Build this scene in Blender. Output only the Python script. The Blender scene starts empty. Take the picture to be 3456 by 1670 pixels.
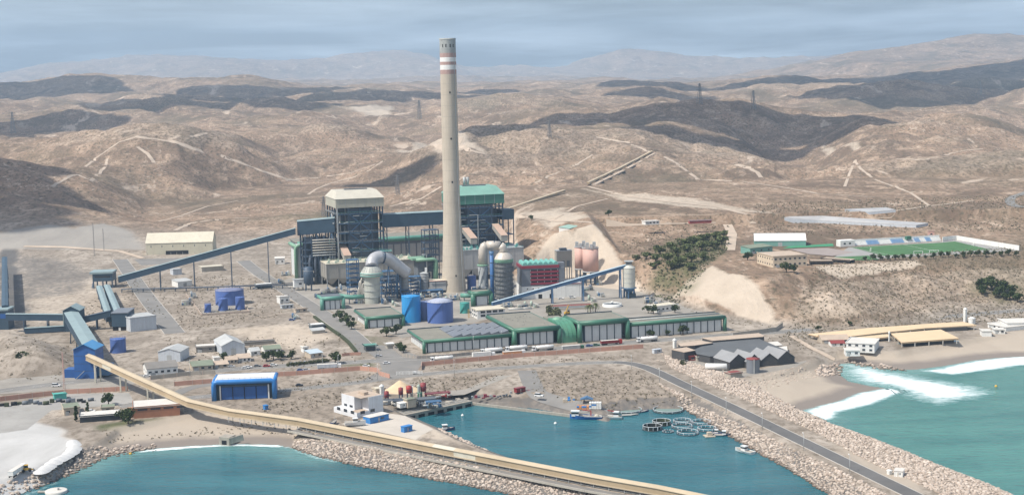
import bpy, math, random
import numpy as np
from mathutils import Vector, Matrix
rad = math.radians
SC = bpy.context.scene
COL = SC.collection
random.seed(7)

# ------------------------------------------------------------------ camera
FPX, CAMZ = 4840.0, 175.0            # focal length in photograph pixels, height above the sea
PITCH = math.atan((835 - 275) / FPX)
ROLL = rad(-1.2)
CM = (Matrix.Rotation(math.pi / 2 - PITCH, 3, 'X') @ Matrix.Rotation(ROLL, 3, 'Z'))
cam = bpy.data.cameras.new('camera')
cam.sensor_width = 36.0
cam.lens = FPX / 3456 * 36.0
cam.clip_start = 1.0
cam.clip_end = 90000.0
camo = bpy.data.objects.new('camera', cam)
camo.matrix_world = Matrix.Translation((0, 0, CAMZ)) @ CM.to_4x4()
COL.objects.link(camo)
SC.camera = camo

# ------------------------------------------------------------------ sky, sun, exposure
SUN_EL = 54.0
SUN_XY = Vector((-0.88, -0.475)).normalized()      # the sun stands this way over the ground
SUN_DIR = Vector((SUN_XY.x * math.cos(rad(SUN_EL)), SUN_XY.y * math.cos(rad(SUN_EL)), math.sin(rad(SUN_EL))))
world = bpy.data.worlds.new('World')
SC.world = world
world.use_nodes = True
wt = world.node_tree
wt.nodes.clear()
def wn(t, **k):
 n = wt.nodes.new(t)
 for a, b in k.items(): setattr(n, a, b)
 return n
w_out = wn('ShaderNodeOutputWorld'); w_bg = wn('ShaderNodeBackground')
w_sky = wn('ShaderNodeTexSky', sky_type='NISHITA', sun_disc=False)
w_sky.sun_elevation = rad(SUN_EL)
w_sky.sun_rotation = math.atan2(SUN_XY.x, SUN_XY.y)
w_sky.altitude = 100; w_sky.air_density = 1.0; w_sky.dust_density = 3.6; w_sky.ozone_density = 2.0
w_bg.inputs['Strength'].default_value = 0.115
w_tc = wn('ShaderNodeTexCoord'); w_sep = wn('ShaderNodeSeparateXYZ')
wt.links.new(w_tc.outputs['Generated'], w_sep.inputs[0])
w_add = wn('ShaderNodeMath', operation='ADD'); w_add.inputs[1].default_value = 0.06
w_abs = wn('ShaderNodeMath', operation='ABSOLUTE')
wt.links.new(w_sep.outputs['Z'], w_abs.inputs[0]); wt.links.new(w_abs.outputs[0], w_add.inputs[0])
w_div = wn('ShaderNodeVectorMath', operation='DIVIDE'); w_cmb = wn('ShaderNodeCombineXYZ')
for i in range(3): wt.links.new(w_add.outputs[0], w_cmb.inputs[i])
wt.links.new(w_tc.outputs['Generated'], w_div.inputs[0]); wt.links.new(w_cmb.outputs[0], w_div.inputs[1])
w_noi = wn('ShaderNodeTexNoise'); w_noi.inputs['Scale'].default_value = 0.42
w_noi.inputs['Detail'].default_value = 6.0; w_noi.inputs['Roughness'].default_value = 0.55
w_noi.inputs['Distortion'].default_value = 0.3
wt.links.new(w_div.outputs[0], w_noi.inputs['Vector'])
w_rmp = wn('ShaderNodeValToRGB')
w_rmp.color_ramp.elements[0].position = 0.40; w_rmp.color_ramp.elements[0].color = (0, 0, 0, 1)
w_rmp.color_ramp.elements[1].position = 0.66; w_rmp.color_ramp.elements[1].color = (1, 1, 1, 1)
wt.links.new(w_noi.outputs['Fac'], w_rmp.inputs['Fac'])
w_mul = wn('ShaderNodeMath', operation='MULTIPLY'); w_mul.inputs[1].default_value = 0.5
wt.links.new(w_rmp.outputs['Color'], w_mul.inputs[0])
w_mix = wn('ShaderNodeMixRGB')
w_mix.inputs['Color2'].default_value = (9.8, 11.0, 12.2, 1)
wt.links.new(w_mul.outputs[0], w_mix.inputs['Fac'])
w_hsv = wn('ShaderNodeHueSaturation'); w_hsv.inputs['Saturation'].default_value = 1.1
wt.links.new(w_sky.outputs['Color'], w_hsv.inputs['Color'])
wt.links.new(w_hsv.outputs['Color'], w_mix.inputs['Color1'])
wt.links.new(w_mix.outputs['Color'], w_bg.inputs['Color'])
wt.links.new(w_bg.outputs[0], w_out.inputs['Surface'])

sl = bpy.data.lights.new('sun', 'SUN'); sl.energy = 5.0; sl.angle = rad(0.53); sl.color = (1.0, 0.945, 0.86)
so = bpy.data.objects.new('sun', sl); COL.objects.link(so)
so.rotation_euler = SUN_DIR.to_track_quat('Z', 'Y').to_euler()
so.location = (-300, -200, 900)

vs = SC.view_settings
vs.view_transform = 'Standard'; vs.look = 'None'; vs.exposure = 0.0; vs.gamma = 1.0; vs.use_curve_mapping = False
SC.render.engine = 'CYCLES'
SC.cycles.use_denoising = True
SC.cycles.max_bounces = 5; SC.cycles.diffuse_bounces = 2; SC.cycles.glossy_bounces = 2
SC.cycles.transmission_bounces = 2; SC.cycles.transparent_max_bounces = 6; SC.cycles.volume_bounces = 2
SC.cycles.caustics_reflective = False; SC.cycles.caustics_refractive = False
SC.cycles.sample_clamp_indirect = 4.0

# ------------------------------------------------------------------ photograph pixels -> places
# windows in which the photograph was read: (origin u, origin v, scale)
WIN = {'F': (0, 0, 0.74537), '1': (950, 600, 2.707), '2': (1450, 750, 3.036), '3': (1300, 950, 2.147), '4': (0, 740, 2.707),
       '5': (0, 1100, 2.184), '6': (1000, 1100, 2.184), '7': (1850, 1200, 2.576), '8': (2200, 950, 2.051),
       'a': (0, 200, 1.84), 'b': (1400, 150, 2.041), 'c': (2300, 100, 2.075), 'd': (2400, 700, 2.439),
       'e': (2700, 1200, 2.649), 'g': (550, 850, 3.113), 'h': (1700, 600, 3.113), 'q': (2140, 1350, 7.576)}
def px(w, x, y):
 a, b, s = WIN[w]
 return a + x / s, b + y / s
def ray(u, v):
 return CM @ Vector(((u - 1728) / FPX, -(v - 835) / FPX, -1.0))
def at_z(w, x, y, z=5.0):
 """where the sight line through a pixel meets the level z"""
 d = ray(*px(w, x, y)); t = (z - CAMZ) / d.z
 return Vector((d.x * t, d.y * t, z))
def at_y(w, x, y, Y):
 """where the sight line through a pixel is Y metres out"""
 d = ray(*px(w, x, y)); t = Y / d.y
 return Vector((d.x * t, Y, CAMZ + d.z * t))
def proj(p):
 q = CM.transposed() @ (Vector(p) - Vector((0, 0, CAMZ)))
 return 1728 + FPX * q.x / -q.z, 835 - FPX * q.y / -q.z
def z_of(w, y, xy):
 """height at which the vertical line over xy crosses the pixel row y"""
 v = px(w, 0, y)[1]
 lo, hi = -50.0, 800.0
 for _ in range(50):
  m = (lo + hi) / 2
  if proj((xy[0], xy[1], m))[1] > v: lo = m
  else: hi = m
 return lo
G = 5.0                                  # level of the coastal flat

# ------------------------------------------------------------------ numpy noise
def _hash(ix, iy, s):
 n = (ix * 374761393 + iy * 668265263 + s * 974634541) & 0xFFFFFFFF
 n = ((n ^ (n >> 13)) * 1274126177) & 0xFFFFFFFF
 n = n ^ (n >> 16)
 return (n & 0xFFFF) / 65535.0
def vnoise(x, y, s=0):
 ix = np.floor(x).astype(np.int64); iy = np.floor(y).astype(np.int64)
 fx = x - ix; fy = y - iy
 fx = fx * fx * fx * (fx * (fx * 6 - 15) + 10); fy = fy * fy * fy * (fy * (fy * 6 - 15) + 10)
 a = _hash(ix, iy, s); b = _hash(ix + 1, iy, s); c = _hash(ix, iy + 1, s); d = _hash(ix + 1, iy + 1, s)
 return (a * (1 - fx) + b * fx) * (1 - fy) + (c * (1 - fx) + d * fx) * fy
def fbm(x, y, s=0, o=5, g=0.5):
 r = np.zeros_like(x); a = 1.0; t = 0.0
 for i in range(o):
  r += a * vnoise(x, y, s + i * 17); t += a; a *= g
  x, y = x * 1.62 - y * 1.21 + 3.1, x * 1.21 + y * 1.62 - 1.7
 return r / t
def ridged(x, y, s=0, o=4, g=0.5):
 r = np.zeros_like(x); a = 1.0; t = 0.0
 for i in range(o):
  r += a * (1 - np.abs(2 * vnoise(x, y, s + i * 13) - 1)); t += a; a *= g
  x, y = x * 1.62 - y * 1.21 + 5.1, x * 1.21 + y * 1.62 - 2.7
 return r / t
def sstep(a, b, x):
 t = np.clip((x - a) / (b - a), 0, 1)
 return t * t * (3 - 2 * t)
def sdf(poly, x, y):
 """signed distance to a closed polygon, positive inside"""
 poly = np.array(poly, float)[:, :2]
 d2 = np.full(x.shape, 1e18); ins = np.zeros(x.shape, bool)
 n = len(poly)
 for i in range(n):
  ax, ay = poly[i]; bx, by = poly[(i + 1) % n]
  ex, ey = bx - ax, by - ay
  L = ex * ex + ey * ey + 1e-9
  t = np.clip(((x - ax) * ex + (y - ay) * ey) / L, 0, 1)
  dx = x - ax - t * ex; dy = y - ay - t * ey
  d2 = np.minimum(d2, dx * dx + dy * dy)
  c = (ay > y) != (by > y)
  if ey != 0:
   ins ^= c & (x < ex * (y - ay) / ey + ax)
 return np.where(ins, 1, -1) * np.sqrt(d2)
def pchip(xs, ys, q):
 """smooth interpolation without overshoot along axis 0 of ys"""
 xs = np.asarray(xs, float); ys = np.asarray(ys, float)
 h = np.diff(xs); sh = (-1,) + (1,) * (ys.ndim - 1)
 dl = np.diff(ys, axis=0) / h.reshape(sh)
 m = np.zeros_like(ys); m[0] = dl[0]; m[-1] = dl[-1]
 p = dl[:-1] * dl[1:]
 m[1:-1] = np.where(p > 0, 2 * dl[:-1] * dl[1:] / np.where(np.abs(dl[:-1] + dl[1:]) < 1e-12, 1, dl[:-1] + dl[1:]), 0)
 q = np.clip(q, xs[0], xs[-1]); k = np.clip(np.searchsorted(xs, q, side='right') - 1, 0, len(xs) - 2)
 t = ((q - xs[k]) / h[k]).reshape(sh); hk = h[k].reshape(sh)
 return ((1 + 2 * t) * (1 - t) ** 2 * ys[k] + t * (1 - t) ** 2 * hk * m[k] + t * t * (3 - 2 * t) * ys[k + 1]
   + t * t * (t - 1) * hk * m[k + 1])

# ------------------------------------------------------------------ materials
MATS = {}
class NT:
 """small helper to write node trees"""
 def __init__(s, name):
  s.m = bpy.data.materials.new(name); s.m.use_nodes = True
  s.t = s.m.node_tree; s.b = s.t.nodes['Principled BSDF']
  s.out = s.t.nodes['Material Output']
 def n(s, typ, ins=None, **k):
  nd = s.t.nodes.new(typ)
  for a, b in k.items(): setattr(nd, a, b)
  for a, b in (ins or {}).items(): s.set(nd.inputs[a], b)
  return nd
 def set(s, sock, v):
  if isinstance(v, bpy.types.NodeSocket): s.t.links.new(v, sock)
  elif isinstance(v, bpy.types.Node): s.t.links.new(v.outputs[0], sock)
  elif isinstance(v, (tuple, list)):
   v = tuple(v) + ((1.0,) if len(v) == 3 and sock.type == 'RGBA' else ())
   sock.default_value = v
  else: sock.default_value = v
 def pos(s, mode='Position'):
  if mode == 'Position': return s.n('ShaderNodeNewGeometry').outputs['Position']
  return s.n('ShaderNodeTexCoord').outputs['Object']
 def scale(s, v, sc):
  sc = sc if isinstance(sc, (tuple, list)) else (sc,) * 3
  return s.n('ShaderNodeVectorMath', {0: v, 1: sc}, operation='MULTIPLY').outputs[0]
 def noise(s, v, sc=1.0, det=4.0, rough=0.55, dist=0.0):
  return s.n('ShaderNodeTexNoise', {'Vector': v, 'Scale': sc, 'Detail': det, 'Roughness': rough, 'Distortion': dist}).outputs['Fac']
 def math(s, op, a, b=0.0, clamp=False):
  return s.n('ShaderNodeMath', {0: a, 1: b}, operation=op, use_clamp=clamp).outputs[0]
 def ramp(s, f, lo, hi):
  return s.n('ShaderNodeMapRange', {'Value': f, 'From Min': lo, 'From Max': hi}, clamp=True).outputs[0]
 def mix(s, f, a, b, bt='MIX'):
  n = s.n('ShaderNodeMixRGB', blend_type=bt)
  s.set(n.inputs[0], f); s.set(n.inputs[1], a); s.set(n.inputs[2], b)
  return n.outputs[0]
 def attr(s, name):
  return s.n('ShaderNodeAttribute', attribute_name=name)
 def bump(s, h, strength=0.3, dist=0.1):
  return s.n('ShaderNodeBump', {'Height': h, 'Strength': strength, 'Distance': dist}).outputs['Normal']

def mat(name, col, rough=0.6, var=0.12, scale=0.25, metal=0.0, dirt=0.0, dirtcol=(0.20, 0.15, 0.11), streak=0.0, bump=0.0, ribs=0.0, spec=0.4, alongz=True):
 """painted, rendered or weathered surface: base colour, blotches, grime and rain streaks of its own"""
 if name in MATS: return MATS[name]
 t = NT(name)
 p = t.pos()
 f = t.noise(p, scale, 5, 0.6)
 c = t.mix(t.ramp(f, 0.3, 0.7), tuple(x * (1 - var) for x in col), tuple(min(0.95, x * (1 + var)) for x in col))
 if dirt > 0:
  g = t.ramp(t.noise(p, scale * 3.1, 6, 0.65, 0.4), 0.48, 0.72)
  c = t.mix(t.math('MULTIPLY', g, dirt), c, dirtcol)
 if streak > 0:
  s_ = t.noise(t.scale(p, (1.1, 1.1, 0.05)), 1.0, 4, 0.6)
  c = t.mix(t.math('MULTIPLY', t.ramp(s_, 0.47, 0.70), streak), c, dirtcol)
 t.set(t.b.inputs['Base Color'], c)
 t.b.inputs['Roughness'].default_value = rough
 t.b.inputs['Metallic'].default_value = metal
 t.b.inputs['Specular IOR Level'].default_value = spec
 h = None
 if ribs > 0:
  w = t.n('ShaderNodeTexWave', {'Vector': t.pos('Object'), 'Scale': ribs, 'Distortion': 0.0}, wave_type='BANDS', bands_direction='X')
  h = w.outputs['Fac']
  t.set(t.b.inputs['Normal'], t.bump(h, 0.35, 0.15))
 elif bump > 0:
  t.set(t.b.inputs['Normal'], t.bump(t.noise(p, scale * 6, 5, 0.65), bump, 0.3))
 MATS[name] = t.m
 return t.m

# ------------------------------------------------------------------ mesh builder
class MB:
 def __init__(s): s.v = []; s.f = []; s.sm = []
 def add(s, vs, fs, smooth=False):
  o = len(s.v); s.v += [tuple(v) for v in vs]
  s.f += [tuple(i + o for i in f) for f in fs]; s.sm += [smooth] * len(fs)
  return s
 def box(s, x0, x1, y0, y1, z0, z1):
  return s.add([(x0, y0, z0), (x1, y0, z0), (x1, y1, z0), (x0, y1, z0), (x0, y0, z1), (x1, y0, z1), (x1, y1, z1), (x0, y1, z1)],
                     [(0, 3, 2, 1), (4, 5, 6, 7), (0, 1, 5, 4), (1, 2, 6, 5), (2, 3, 7, 6), (3, 0, 4, 7)])
 def prism(s, pts, z0, z1):
  n = len(pts)
  a = sum(pts[i][0] * pts[(i + 1) % n][1] - pts[(i + 1) % n][0] * pts[i][1] for i in range(n))
  if a < 0: pts = pts[::-1]
  vs = [(p[0], p[1], z0) for p in pts] + [(p[0], p[1], z1) for p in pts]
  return s.add(vs, [tuple(range(n))[::-1], tuple(range(n, 2 * n))] + [(i, (i + 1) % n, n + (i + 1) % n, n + i) for i in range(n)])
 def xprism(s, prof, x0, x1):
  """profile in (y, z) drawn out along x"""
  n = len(prof)
  vs = [(x0, p[0], p[1]) for p in prof] + [(x1, p[0], p[1]) for p in prof]
  return s.add(vs, [tuple(range(n))[::-1], tuple(range(n, 2 * n))] + [(i, (i + 1) % n, n + (i + 1) % n, n + i) for i in range(n)])
 def yprism(s, prof, y0, y1):
  n = len(prof)
  vs = [(p[0], y0, p[1]) for p in prof] + [(p[0], y1, p[1]) for p in prof]
  return s.add(vs, [tuple(range(n)), tuple(range(n, 2 * n))[::-1]] + [(i, n + i, n + (i + 1) % n, (i + 1) % n) for i in range(n)])
 def lathe(s, prof, c=(0, 0), n=24, cap=True, smooth=True):
  vs = []; m = len(prof)
  for r, z in prof:
   for k in range(n):
    a = 2 * math.pi * k / n
    vs.append((c[0] + r * math.cos(a), c[1] + r * math.sin(a), z))
  fs = [(i * n + k, i * n + (k + 1) % n, (i + 1) * n + (k + 1) % n, (i + 1) * n + k) for i in range(m - 1) for k in range(n)]
  s.add(vs, fs, smooth)
  if cap:
   o = len(s.v) - len(vs)
   s.f.append(tuple(o + k for k in range(n))[::-1]); s.sm.append(False)
   s.f.append(tuple(o + (m - 1) * n + k for k in range(n))); s.sm.append(False)
  return s
 def tube(s, pts, r, n=8, smooth=True, radii=None):
  pts = [Vector(p) for p in pts]; vs = []; m = len(pts)
  up = None
  for i, p in enumerate(pts):
   d = (pts[min(i + 1, m - 1)] - pts[max(i - 1, 0)])
   if d.length < 1e-9: d = Vector((0, 0, 1))
   d.normalize()
   if up is None:
    up = Vector((0, 0, 1)) if abs(d.z) < 0.95 else Vector((0, 1, 0))
   a = d.cross(up)
   if a.length < 1e-4: a = d.cross(Vector((1, 0, 0)))
   a.normalize(); b = a.cross(d).normalized(); up = b
   rr = radii[i] if radii else r
   for k in range(n):
    t = 2 * math.pi * (k + 0.5) / n
    vs.append(p + a * (rr * math.cos(t)) + b * (rr * math.sin(t)))
  fs = [(i * n + k, i * n + (k + 1) % n, (i + 1) * n + (k + 1) % n, (i + 1) * n + k) for i in range(m - 1) for k in range(n)]
  fs += [tuple(range(n))[::-1], tuple((m - 1) * n + k for k in range(n))]
  return s.add(vs, fs, smooth)
 def bar(s, a, b, w=0.4, h=None):
  """square section bar from a to b"""
  h = h or w
  a = Vector(a); b = Vector(b); d = (b - a).normalized()
  up = Vector((0, 0, 1)) if abs(d.z) < 0.95 else Vector((0, 1, 0))
  x = d.cross(up).normalized() * (w / 2); y = x.cross(d).normalized() * (h / 2)
  vs = [a - x - y, a + x - y, a + x + y, a - x + y, b - x - y, b + x - y, b + x + y, b - x + y]
  return s.add(vs, [(0, 3, 2, 1), (4, 5, 6, 7), (0, 1, 5, 4), (1, 2, 6, 5), (2, 3, 7, 6), (3, 0, 4, 7)])
 def quad(s, a, b, c, d): return s.add([a, b, c, d], [(0, 1, 2, 3)])
 def build(s, name, m, parent=None, loc=(0, 0, 0), rz=0.0):
  me = bpy.data.meshes.new(name)
  me.from_pydata(s.v, [], s.f)
  if any(s.sm): me.polygons.foreach_set('use_smooth', s.sm)
  me.update()
  me.materials.append(m)
  o = bpy.data.objects.new(name, me); COL.objects.link(o)
  o.location = loc; o.rotation_euler = (0, 0, rz)
  if parent is not None: o.parent = parent
  return o

def thing(name, label, cat, loc=(0, 0, 0), rz=0.0, group=None):
 o = bpy.data.objects.new(name, None); COL.objects.link(o)
 o.empty_display_size = 1.0
 o.location = loc; o.rotation_euler = (0, 0, rz)
 return tag(o, label, cat, group)
def tag(o, label, cat, group=None):
 o['label'] = label; o['category'] = cat
 if group: o['group'] = group
 return o
def struct(o, kind='structure'):
 o['kind'] = kind
 return o
def copy_tree(o, parent=None):
 c = o.copy(); COL.objects.link(c)
 c.parent = parent
 for ch in list(o.children): copy_tree(ch, c)
 return c
def part(parent, name, m, fn):
 b = MB(); fn(b)
 return b.build(name, m, parent)
# ================================================================== THE LAND
def poly(w, pts, z=G): return [at_z(w, x, y, z) for x, y in pts]
# shore line, read at sea level
COAST = (poly('F', [(0, 1262), (60, 1238), (140, 1206), (200, 1180), (262, 1150), (330, 1136), (400, 1129), (480, 1123), (560, 1119), (640, 1118), (700, 1121),
     (738, 1128), (800, 1148), (900, 1171), (1000, 1189), (1100, 1207), (1200, 1226), (1300, 1245), (1500, 1283), (1800, 1345), (2300, 1450),
     (2420, 1440), (2300, 1372), (1900, 1278), (1700, 1240), (1500, 1203), (1300, 1158),
     (1212, 1126), (1180, 1112), (1120, 1083), (1060, 1058), (1035, 1046), (1130, 1032), (1180, 1014), (1250, 1020), (1350, 1027), (1450, 1045), (1530, 1060),
     (1545, 1043), (1565, 1034), (1640, 1029), (1722, 1029), (1762, 1052), (1800, 1074), (1850, 1104), (1880, 1119), (1902, 1135), (1960, 1165),
     (2020, 1202), (2080, 1240), (2140, 1282), (2350, 1420), (2900, 1420), (2640, 1288), (2540, 1243), (2500, 1224), (2420, 1194), (2340, 1163), (2260, 1129),
     (2180, 1099), (2100, 1072), (2060, 1052), (2014, 1034),
     (2060, 1023), (2110, 1011), (2160, 990), (2234, 976), (2190, 970), (2135, 958), (2116, 943), (2100, 916), (2140, 914), (2230, 929),
     (2300, 930), (2380, 920), (2440, 909), (2500, 902), (2576, 898), (2900, 884), (3400, 870)], 0.0)
         + [Vector((2500, 1300, 0)), Vector((2500, 40000, 0)), Vector((-2500, 40000, 0)), Vector((-2500, 640, 0)), Vector((-420, 590, 0))])
BEACH = (poly('F', [(240, 1165), (290, 1100), (500, 1060), (760, 1085), (735, 1150), (500, 1160)], 0.0),
         poly('F', [(2000, 1040), (1860, 985), (2080, 925), (2110, 905), (2250, 905), (2576, 850), (2900, 830), (2900, 930), (2350, 960), (2250, 1020)], 0.0))
# raised terrace with the football ground, above the cut slopes and the rocky hillside
PLAT_Z = 26.0
PLAT = [at_z('F', x, y, z) for x, y, z in [(1395, 592, 38), (1440, 580, 42), (1500, 568, 46), (1530, 600, 36), (1562, 640, 25), (1630, 655, 25), (1700, 665, 26), (1790, 668, 26), (1850, 690, 26),
  (1930, 700, 26), (2050, 672, 26), (2200, 658, 26), (2350, 650, 26), (2576, 640, 26), (2900, 630, 26)]]
PLAT += [Vector((900, 1150, 0)), Vector((900, 1900, 0)), Vector((-40, 1900, 0)), Vector((20, 1400, 0))]
MOUND = poly('F', [(-60, 835), (60, 832), (150, 850), (190, 880), (185, 905), (60, 915), (-60, 915)], 12.0)

XS = [0, 200, 400, 600, 800, 1000, 1200, 1400, 1600, 1800, 2000, 2200, 2400, 2576]
ROWS = [   # distance out, then the row at which the ground lies at that distance, by column (window F)
 (1600, [556, 566, 585, 594, 590, 586, 575, 560, 512, 508, 502, 498, 494, 490]),
 (1800, [470, 497, 556, 560, 553, 545, 530, 512, 482, 480, 474, 468, 462, 456]),
 (2050, [398, 432, 512, 512, 520, 500, 478, 462, 462, 455, 452, 440, 432, 426]),
 (2300, [412, 405, 420, 488, 498, 468, 448, 440, 428, 432, 436, 400, 385, 396]),
 (2600, [375, 372, 352, 392, 455, 425, 382, 378, 362, 405, 420, 350, 338, 362]),
 (3000, [356, 352, 354, 372, 392, 398, 352, 322, 312, 330, 362, 300, 298, 335]),
 (3400, [347, 340, 350, 335, 330, 345, 338, 298, 272, 270, 288, 292, 299, 322]),
 (4000, [304, 308, 312, 292, 288, 294, 296, 290, 284, 288, 292, 288, 280, 285]),
 (4800, [278, 282, 274, 268, 266, 264, 262, 252, 254, 262, 258, 250, 246, 240]),
 (6000, [262, 258, 250, 247, 248, 243, 235, 221, 226, 240, 236, 228, 230, 222]),
 (7500, [220, 207, 218, 218, 228, 230, 229, 226, 222, 210, 192, 190, 164, 147]),
 (9500, [232, 232, 228, 226, 226, 222, 220, 218, 216, 208, 196, 190, 172, 160]),
 (12500, [228, 226, 222, 220, 219, 214, 212, 210, 206, 198, 176, 138, 112, 96]),
 (16000, [224, 220, 216, 213, 208, 206, 204, 202, 196, 188, 178, 160, 140, 120]),
 (20000, [200, 166, 146, 150, 153, 146, 184, 176, 140, 154, 150, 148, 150, 150]),
 (24000, [214, 205, 195, 190, 186, 180, 190, 186, 176, 176, 170, 166, 160, 155])]
S0, S1, NCOL = -0.47, 0.47, 520
sg = np.linspace(S0, S1, NCOL)
yg = [470.0]
while yg[-1] < 24000:
 y = yg[-1]
 yg.append(y * (1.0028 if y < 1500 else 1.0038 if y < 4200 else 1.0075 if y < 9000 else 1.016))
yg = np.array(yg); NROW = len(yg)
SG, YG = np.meshgrid(sg, yg)
XG = SG * YG
# hills from the table
zt = []
for Y, row in ROWS:
 zt.append([at_y('F', x, r, Y).z for x, r in zip(XS, row)])
zt = np.array(zt)
sx = np.array([at_y('F', x, 500, 1000.0).x / 1000.0 for x in XS])
zt = pchip(sx, zt.T, sg).T
zh = pchip(np.log([r[0] for r in ROWS]), zt, np.log(np.clip(yg, 1600, 24000)))
ROUGH = sstep(1480, 1900, YG)
amp = np.interp(np.log(yg), np.log([1500, 2200, 4000, 8000, 20000]), [10, 76, 120, 140, 300])[:, None]
wl = np.interp(np.log(yg), np.log([1500, 2200, 4000, 8000, 20000]), [170, 280, 450, 900, 1900])[:, None]
wx = XG + 60 * (fbm(XG / 300, YG / 300, 91, 3) - 0.5); wy = YG + 60 * (fbm(XG / 300, YG / 300, 57, 3) - 0.5)
def mixnoise(fn, lo, hi, s, o):
 return fn(wx / lo, wy / lo, s, o), fn(wx / hi, wy / hi, s + 5, o)
na = 1 - ridged(wx / 330, wy / 330, 3, 4, 0.42); nb = 1 - ridged(wx / 640, wy / 640, 31, 5, 0.45); nc = ridged(wx / 1800, wy / 1800, 77, 5, 0.5)
f1 = sstep(2300, 4200, YG); f2 = sstep(5500, 10000, YG)
nz = (na * (1 - f1) + nb * f1) * (1 - f2) + nc * f2
fine = fbm(XG / 38, YG / 38, 8, 4, 0.55) - 0.5
ZG = zh + ROUGH * (amp * (nz - (0.38 * (1 - f2) + 0.62 * f2)) + 4.0 * fine * (1 - f1) + (11 * (1 - f1) + 16 * f1 * (1 - f2)) * (ridged(wx / 105, wy / 105, 63, 4, 0.5) - 0.62) + 6 * (1 - f1) * (ridged(wx / 46, wy / 46, 29, 3, 0.5) - 0.62))
def hill(w, x, y, Y, h, rx, ry):
 p = at_y(w, x, y, Y)
 global ZG
 d = np.sqrt(((XG - p.x) / rx) ** 2 + ((YG - Y) / ry) ** 2)
 ZG = ZG + h * np.exp(-(d ** 1.5) * 1.2)
hill('F', 1655, 250, 4300, 62, 130, 260)
hill('F', 1800, 262, 4500, 25, 90, 200)
hill('F', 640, 225, 7200, 60, 420, 500)
hill('F', 180, 225, 7200, 40, 380, 500)
hill('F', 2340, 235, 4900, 45, 330, 360)
hill('F', 2490, 105, 12500, 75, 500, 900)
hill('F', 2300, 130, 12500, 20, 900, 900)
hill('F', 2150, 150, 12500, 25, 500, 800)
hill('F', 1640, 150, 19500, 50, 1500, 1500)
hill('F', 930, 150, 19500, 50, 1400, 1500)
hill('F', 480, 150, 19500, 50, 1600, 1500)
hill('F', 1720, 285, 3300, 14, 300, 200)
# low coastal flat, terrace, mound
near = 1 - sstep(1430, 1600, YG)
flat = np.full_like(ZG, G)
m = YG < 2000
X_, Y_ = XG[m], YG[m]
dpl = sdf(PLAT, X_, Y_)
wob = 10 * (fbm(X_ / 45, Y_ / 45, 21, 4) - 0.5)
# the cut faces are short and plane, the natural hillside is long and broken
wide = np.interp(X_, [20, 34, 60, 80, 95, 110, 130, 160, 190, 230], [60, 26, 26, 24, 20, 32, 45, 62, 90, 125])
tpl = np.clip((dpl + wide + wob * 0.6 * (X_ > 185)) / wide, 0, 1)
PLZ = np.interp(X_, [36, 48, 74, 84, 94, 110], [38, 42, 46, 37, 26, 26])
PLZ = PLZ + (38 - PLZ) * sstep(1330, 1650, Y_)
zpl = G + (PLZ - G) * tpl
rough_pl = np.clip(tpl * (1 - tpl) * 4, 0, 1) * (X_ > 188)
zpl += rough_pl * (9 * (ridged(X_ / 42, Y_ / 42, 14, 4) - 0.6) + 3.0 * (fbm(X_ / 9, Y_ / 9, 4, 3) - 0.5))
flatn = flat[m]; flatn = np.maximum(flatn, zpl)
dm = sdf(MOUND, X_, Y_)
flatn = np.maximum(flatn, G + 11 * sstep(-8, 26, dm) + 1.5 * (fbm(X_ / 12, Y_ / 12, 2, 3) - 0.5) * (dm > -6))
flat[m] = flatn
ZG = flat * near + np.maximum(ZG, flat * 0 + G) * (1 - near)
ZG = np.where(YG >= 1600, np.maximum(ZG, G), ZG)
# behind 1430 m the terrace keeps its level on the right until the hills take over
m2 = (YG < 2000)
tz = np.full_like(ZG, 0.0); tz[m] = tpl
ZG = np.where(m2 & (YG > 1430), np.maximum(ZG, G + 33 * tz), ZG)
# shore
ms = YG < 1700
X_, Y_ = XG[ms], YG[ms]
dc = sdf(COAST, X_, Y_)
bch = np.maximum(sdf(BEACH[0], X_, Y_), sdf(BEACH[1], X_, Y_))
isb = sstep(-6, 4, bch)
slope = 0.42 * (1 - isb) + 0.075 * isb
quay = sdf(poly('F', [(1195, 1040), (1185, 1000), (1560, 1000), (1556, 1052), (1530, 1075), (1350, 1045), (1230, 1035)], 0.0), X_, Y_)
slope = np.where(quay > 0, 0.24, slope)
zs = np.where(dc > 0, dc * slope + 1.0 * (quay > 0) * np.clip(dc, 0, 1), dc * 0.35)
ZG[ms] = np.minimum(ZG[ms], np.clip(zs, -7, 500) + (dc > 70) * 500)
DC = np.full_like(ZG, 999.0); DC[ms] = dc
ISB = np.zeros_like(ZG); ISB[ms] = isb

def ground(x, y):
 """height of the ground sheet"""
 s = x / y
 c = (s - S0) / (S1 - S0) * (NCOL - 1); r = np.interp(y, yg, np.arange(NROW))
 c = min(max(c, 0), NCOL - 1.001); r = min(max(r, 0), NROW - 1.001)
 i, j = int(r), int(c); a, b = r - i, c - j
 return float((ZG[i, j] * (1 - b) + ZG[i, j + 1] * b) * (1 - a) + (ZG[i + 1, j] * (1 - b) + ZG[i + 1, j + 1] * b) * a)
def on_land(w, x, y):
 """where the sight line through a pixel meets the ground sheet"""
 d = ray(*px(w, x, y)); d = d / d.y
 Y = 480.0; last = Y
 while Y < 23000:
  if CAMZ + d.z * Y < ground(d.x * Y, Y): break
  last = Y; Y *= 1.004
 lo, hi = last, Y
 for _ in range(24):
  mid = (lo + hi) / 2
  if CAMZ + d.z * mid < ground(d.x * mid, mid): hi = mid
  else: lo = mid
 return Vector((d.x * hi, hi, ground(d.x * hi, hi)))

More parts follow.
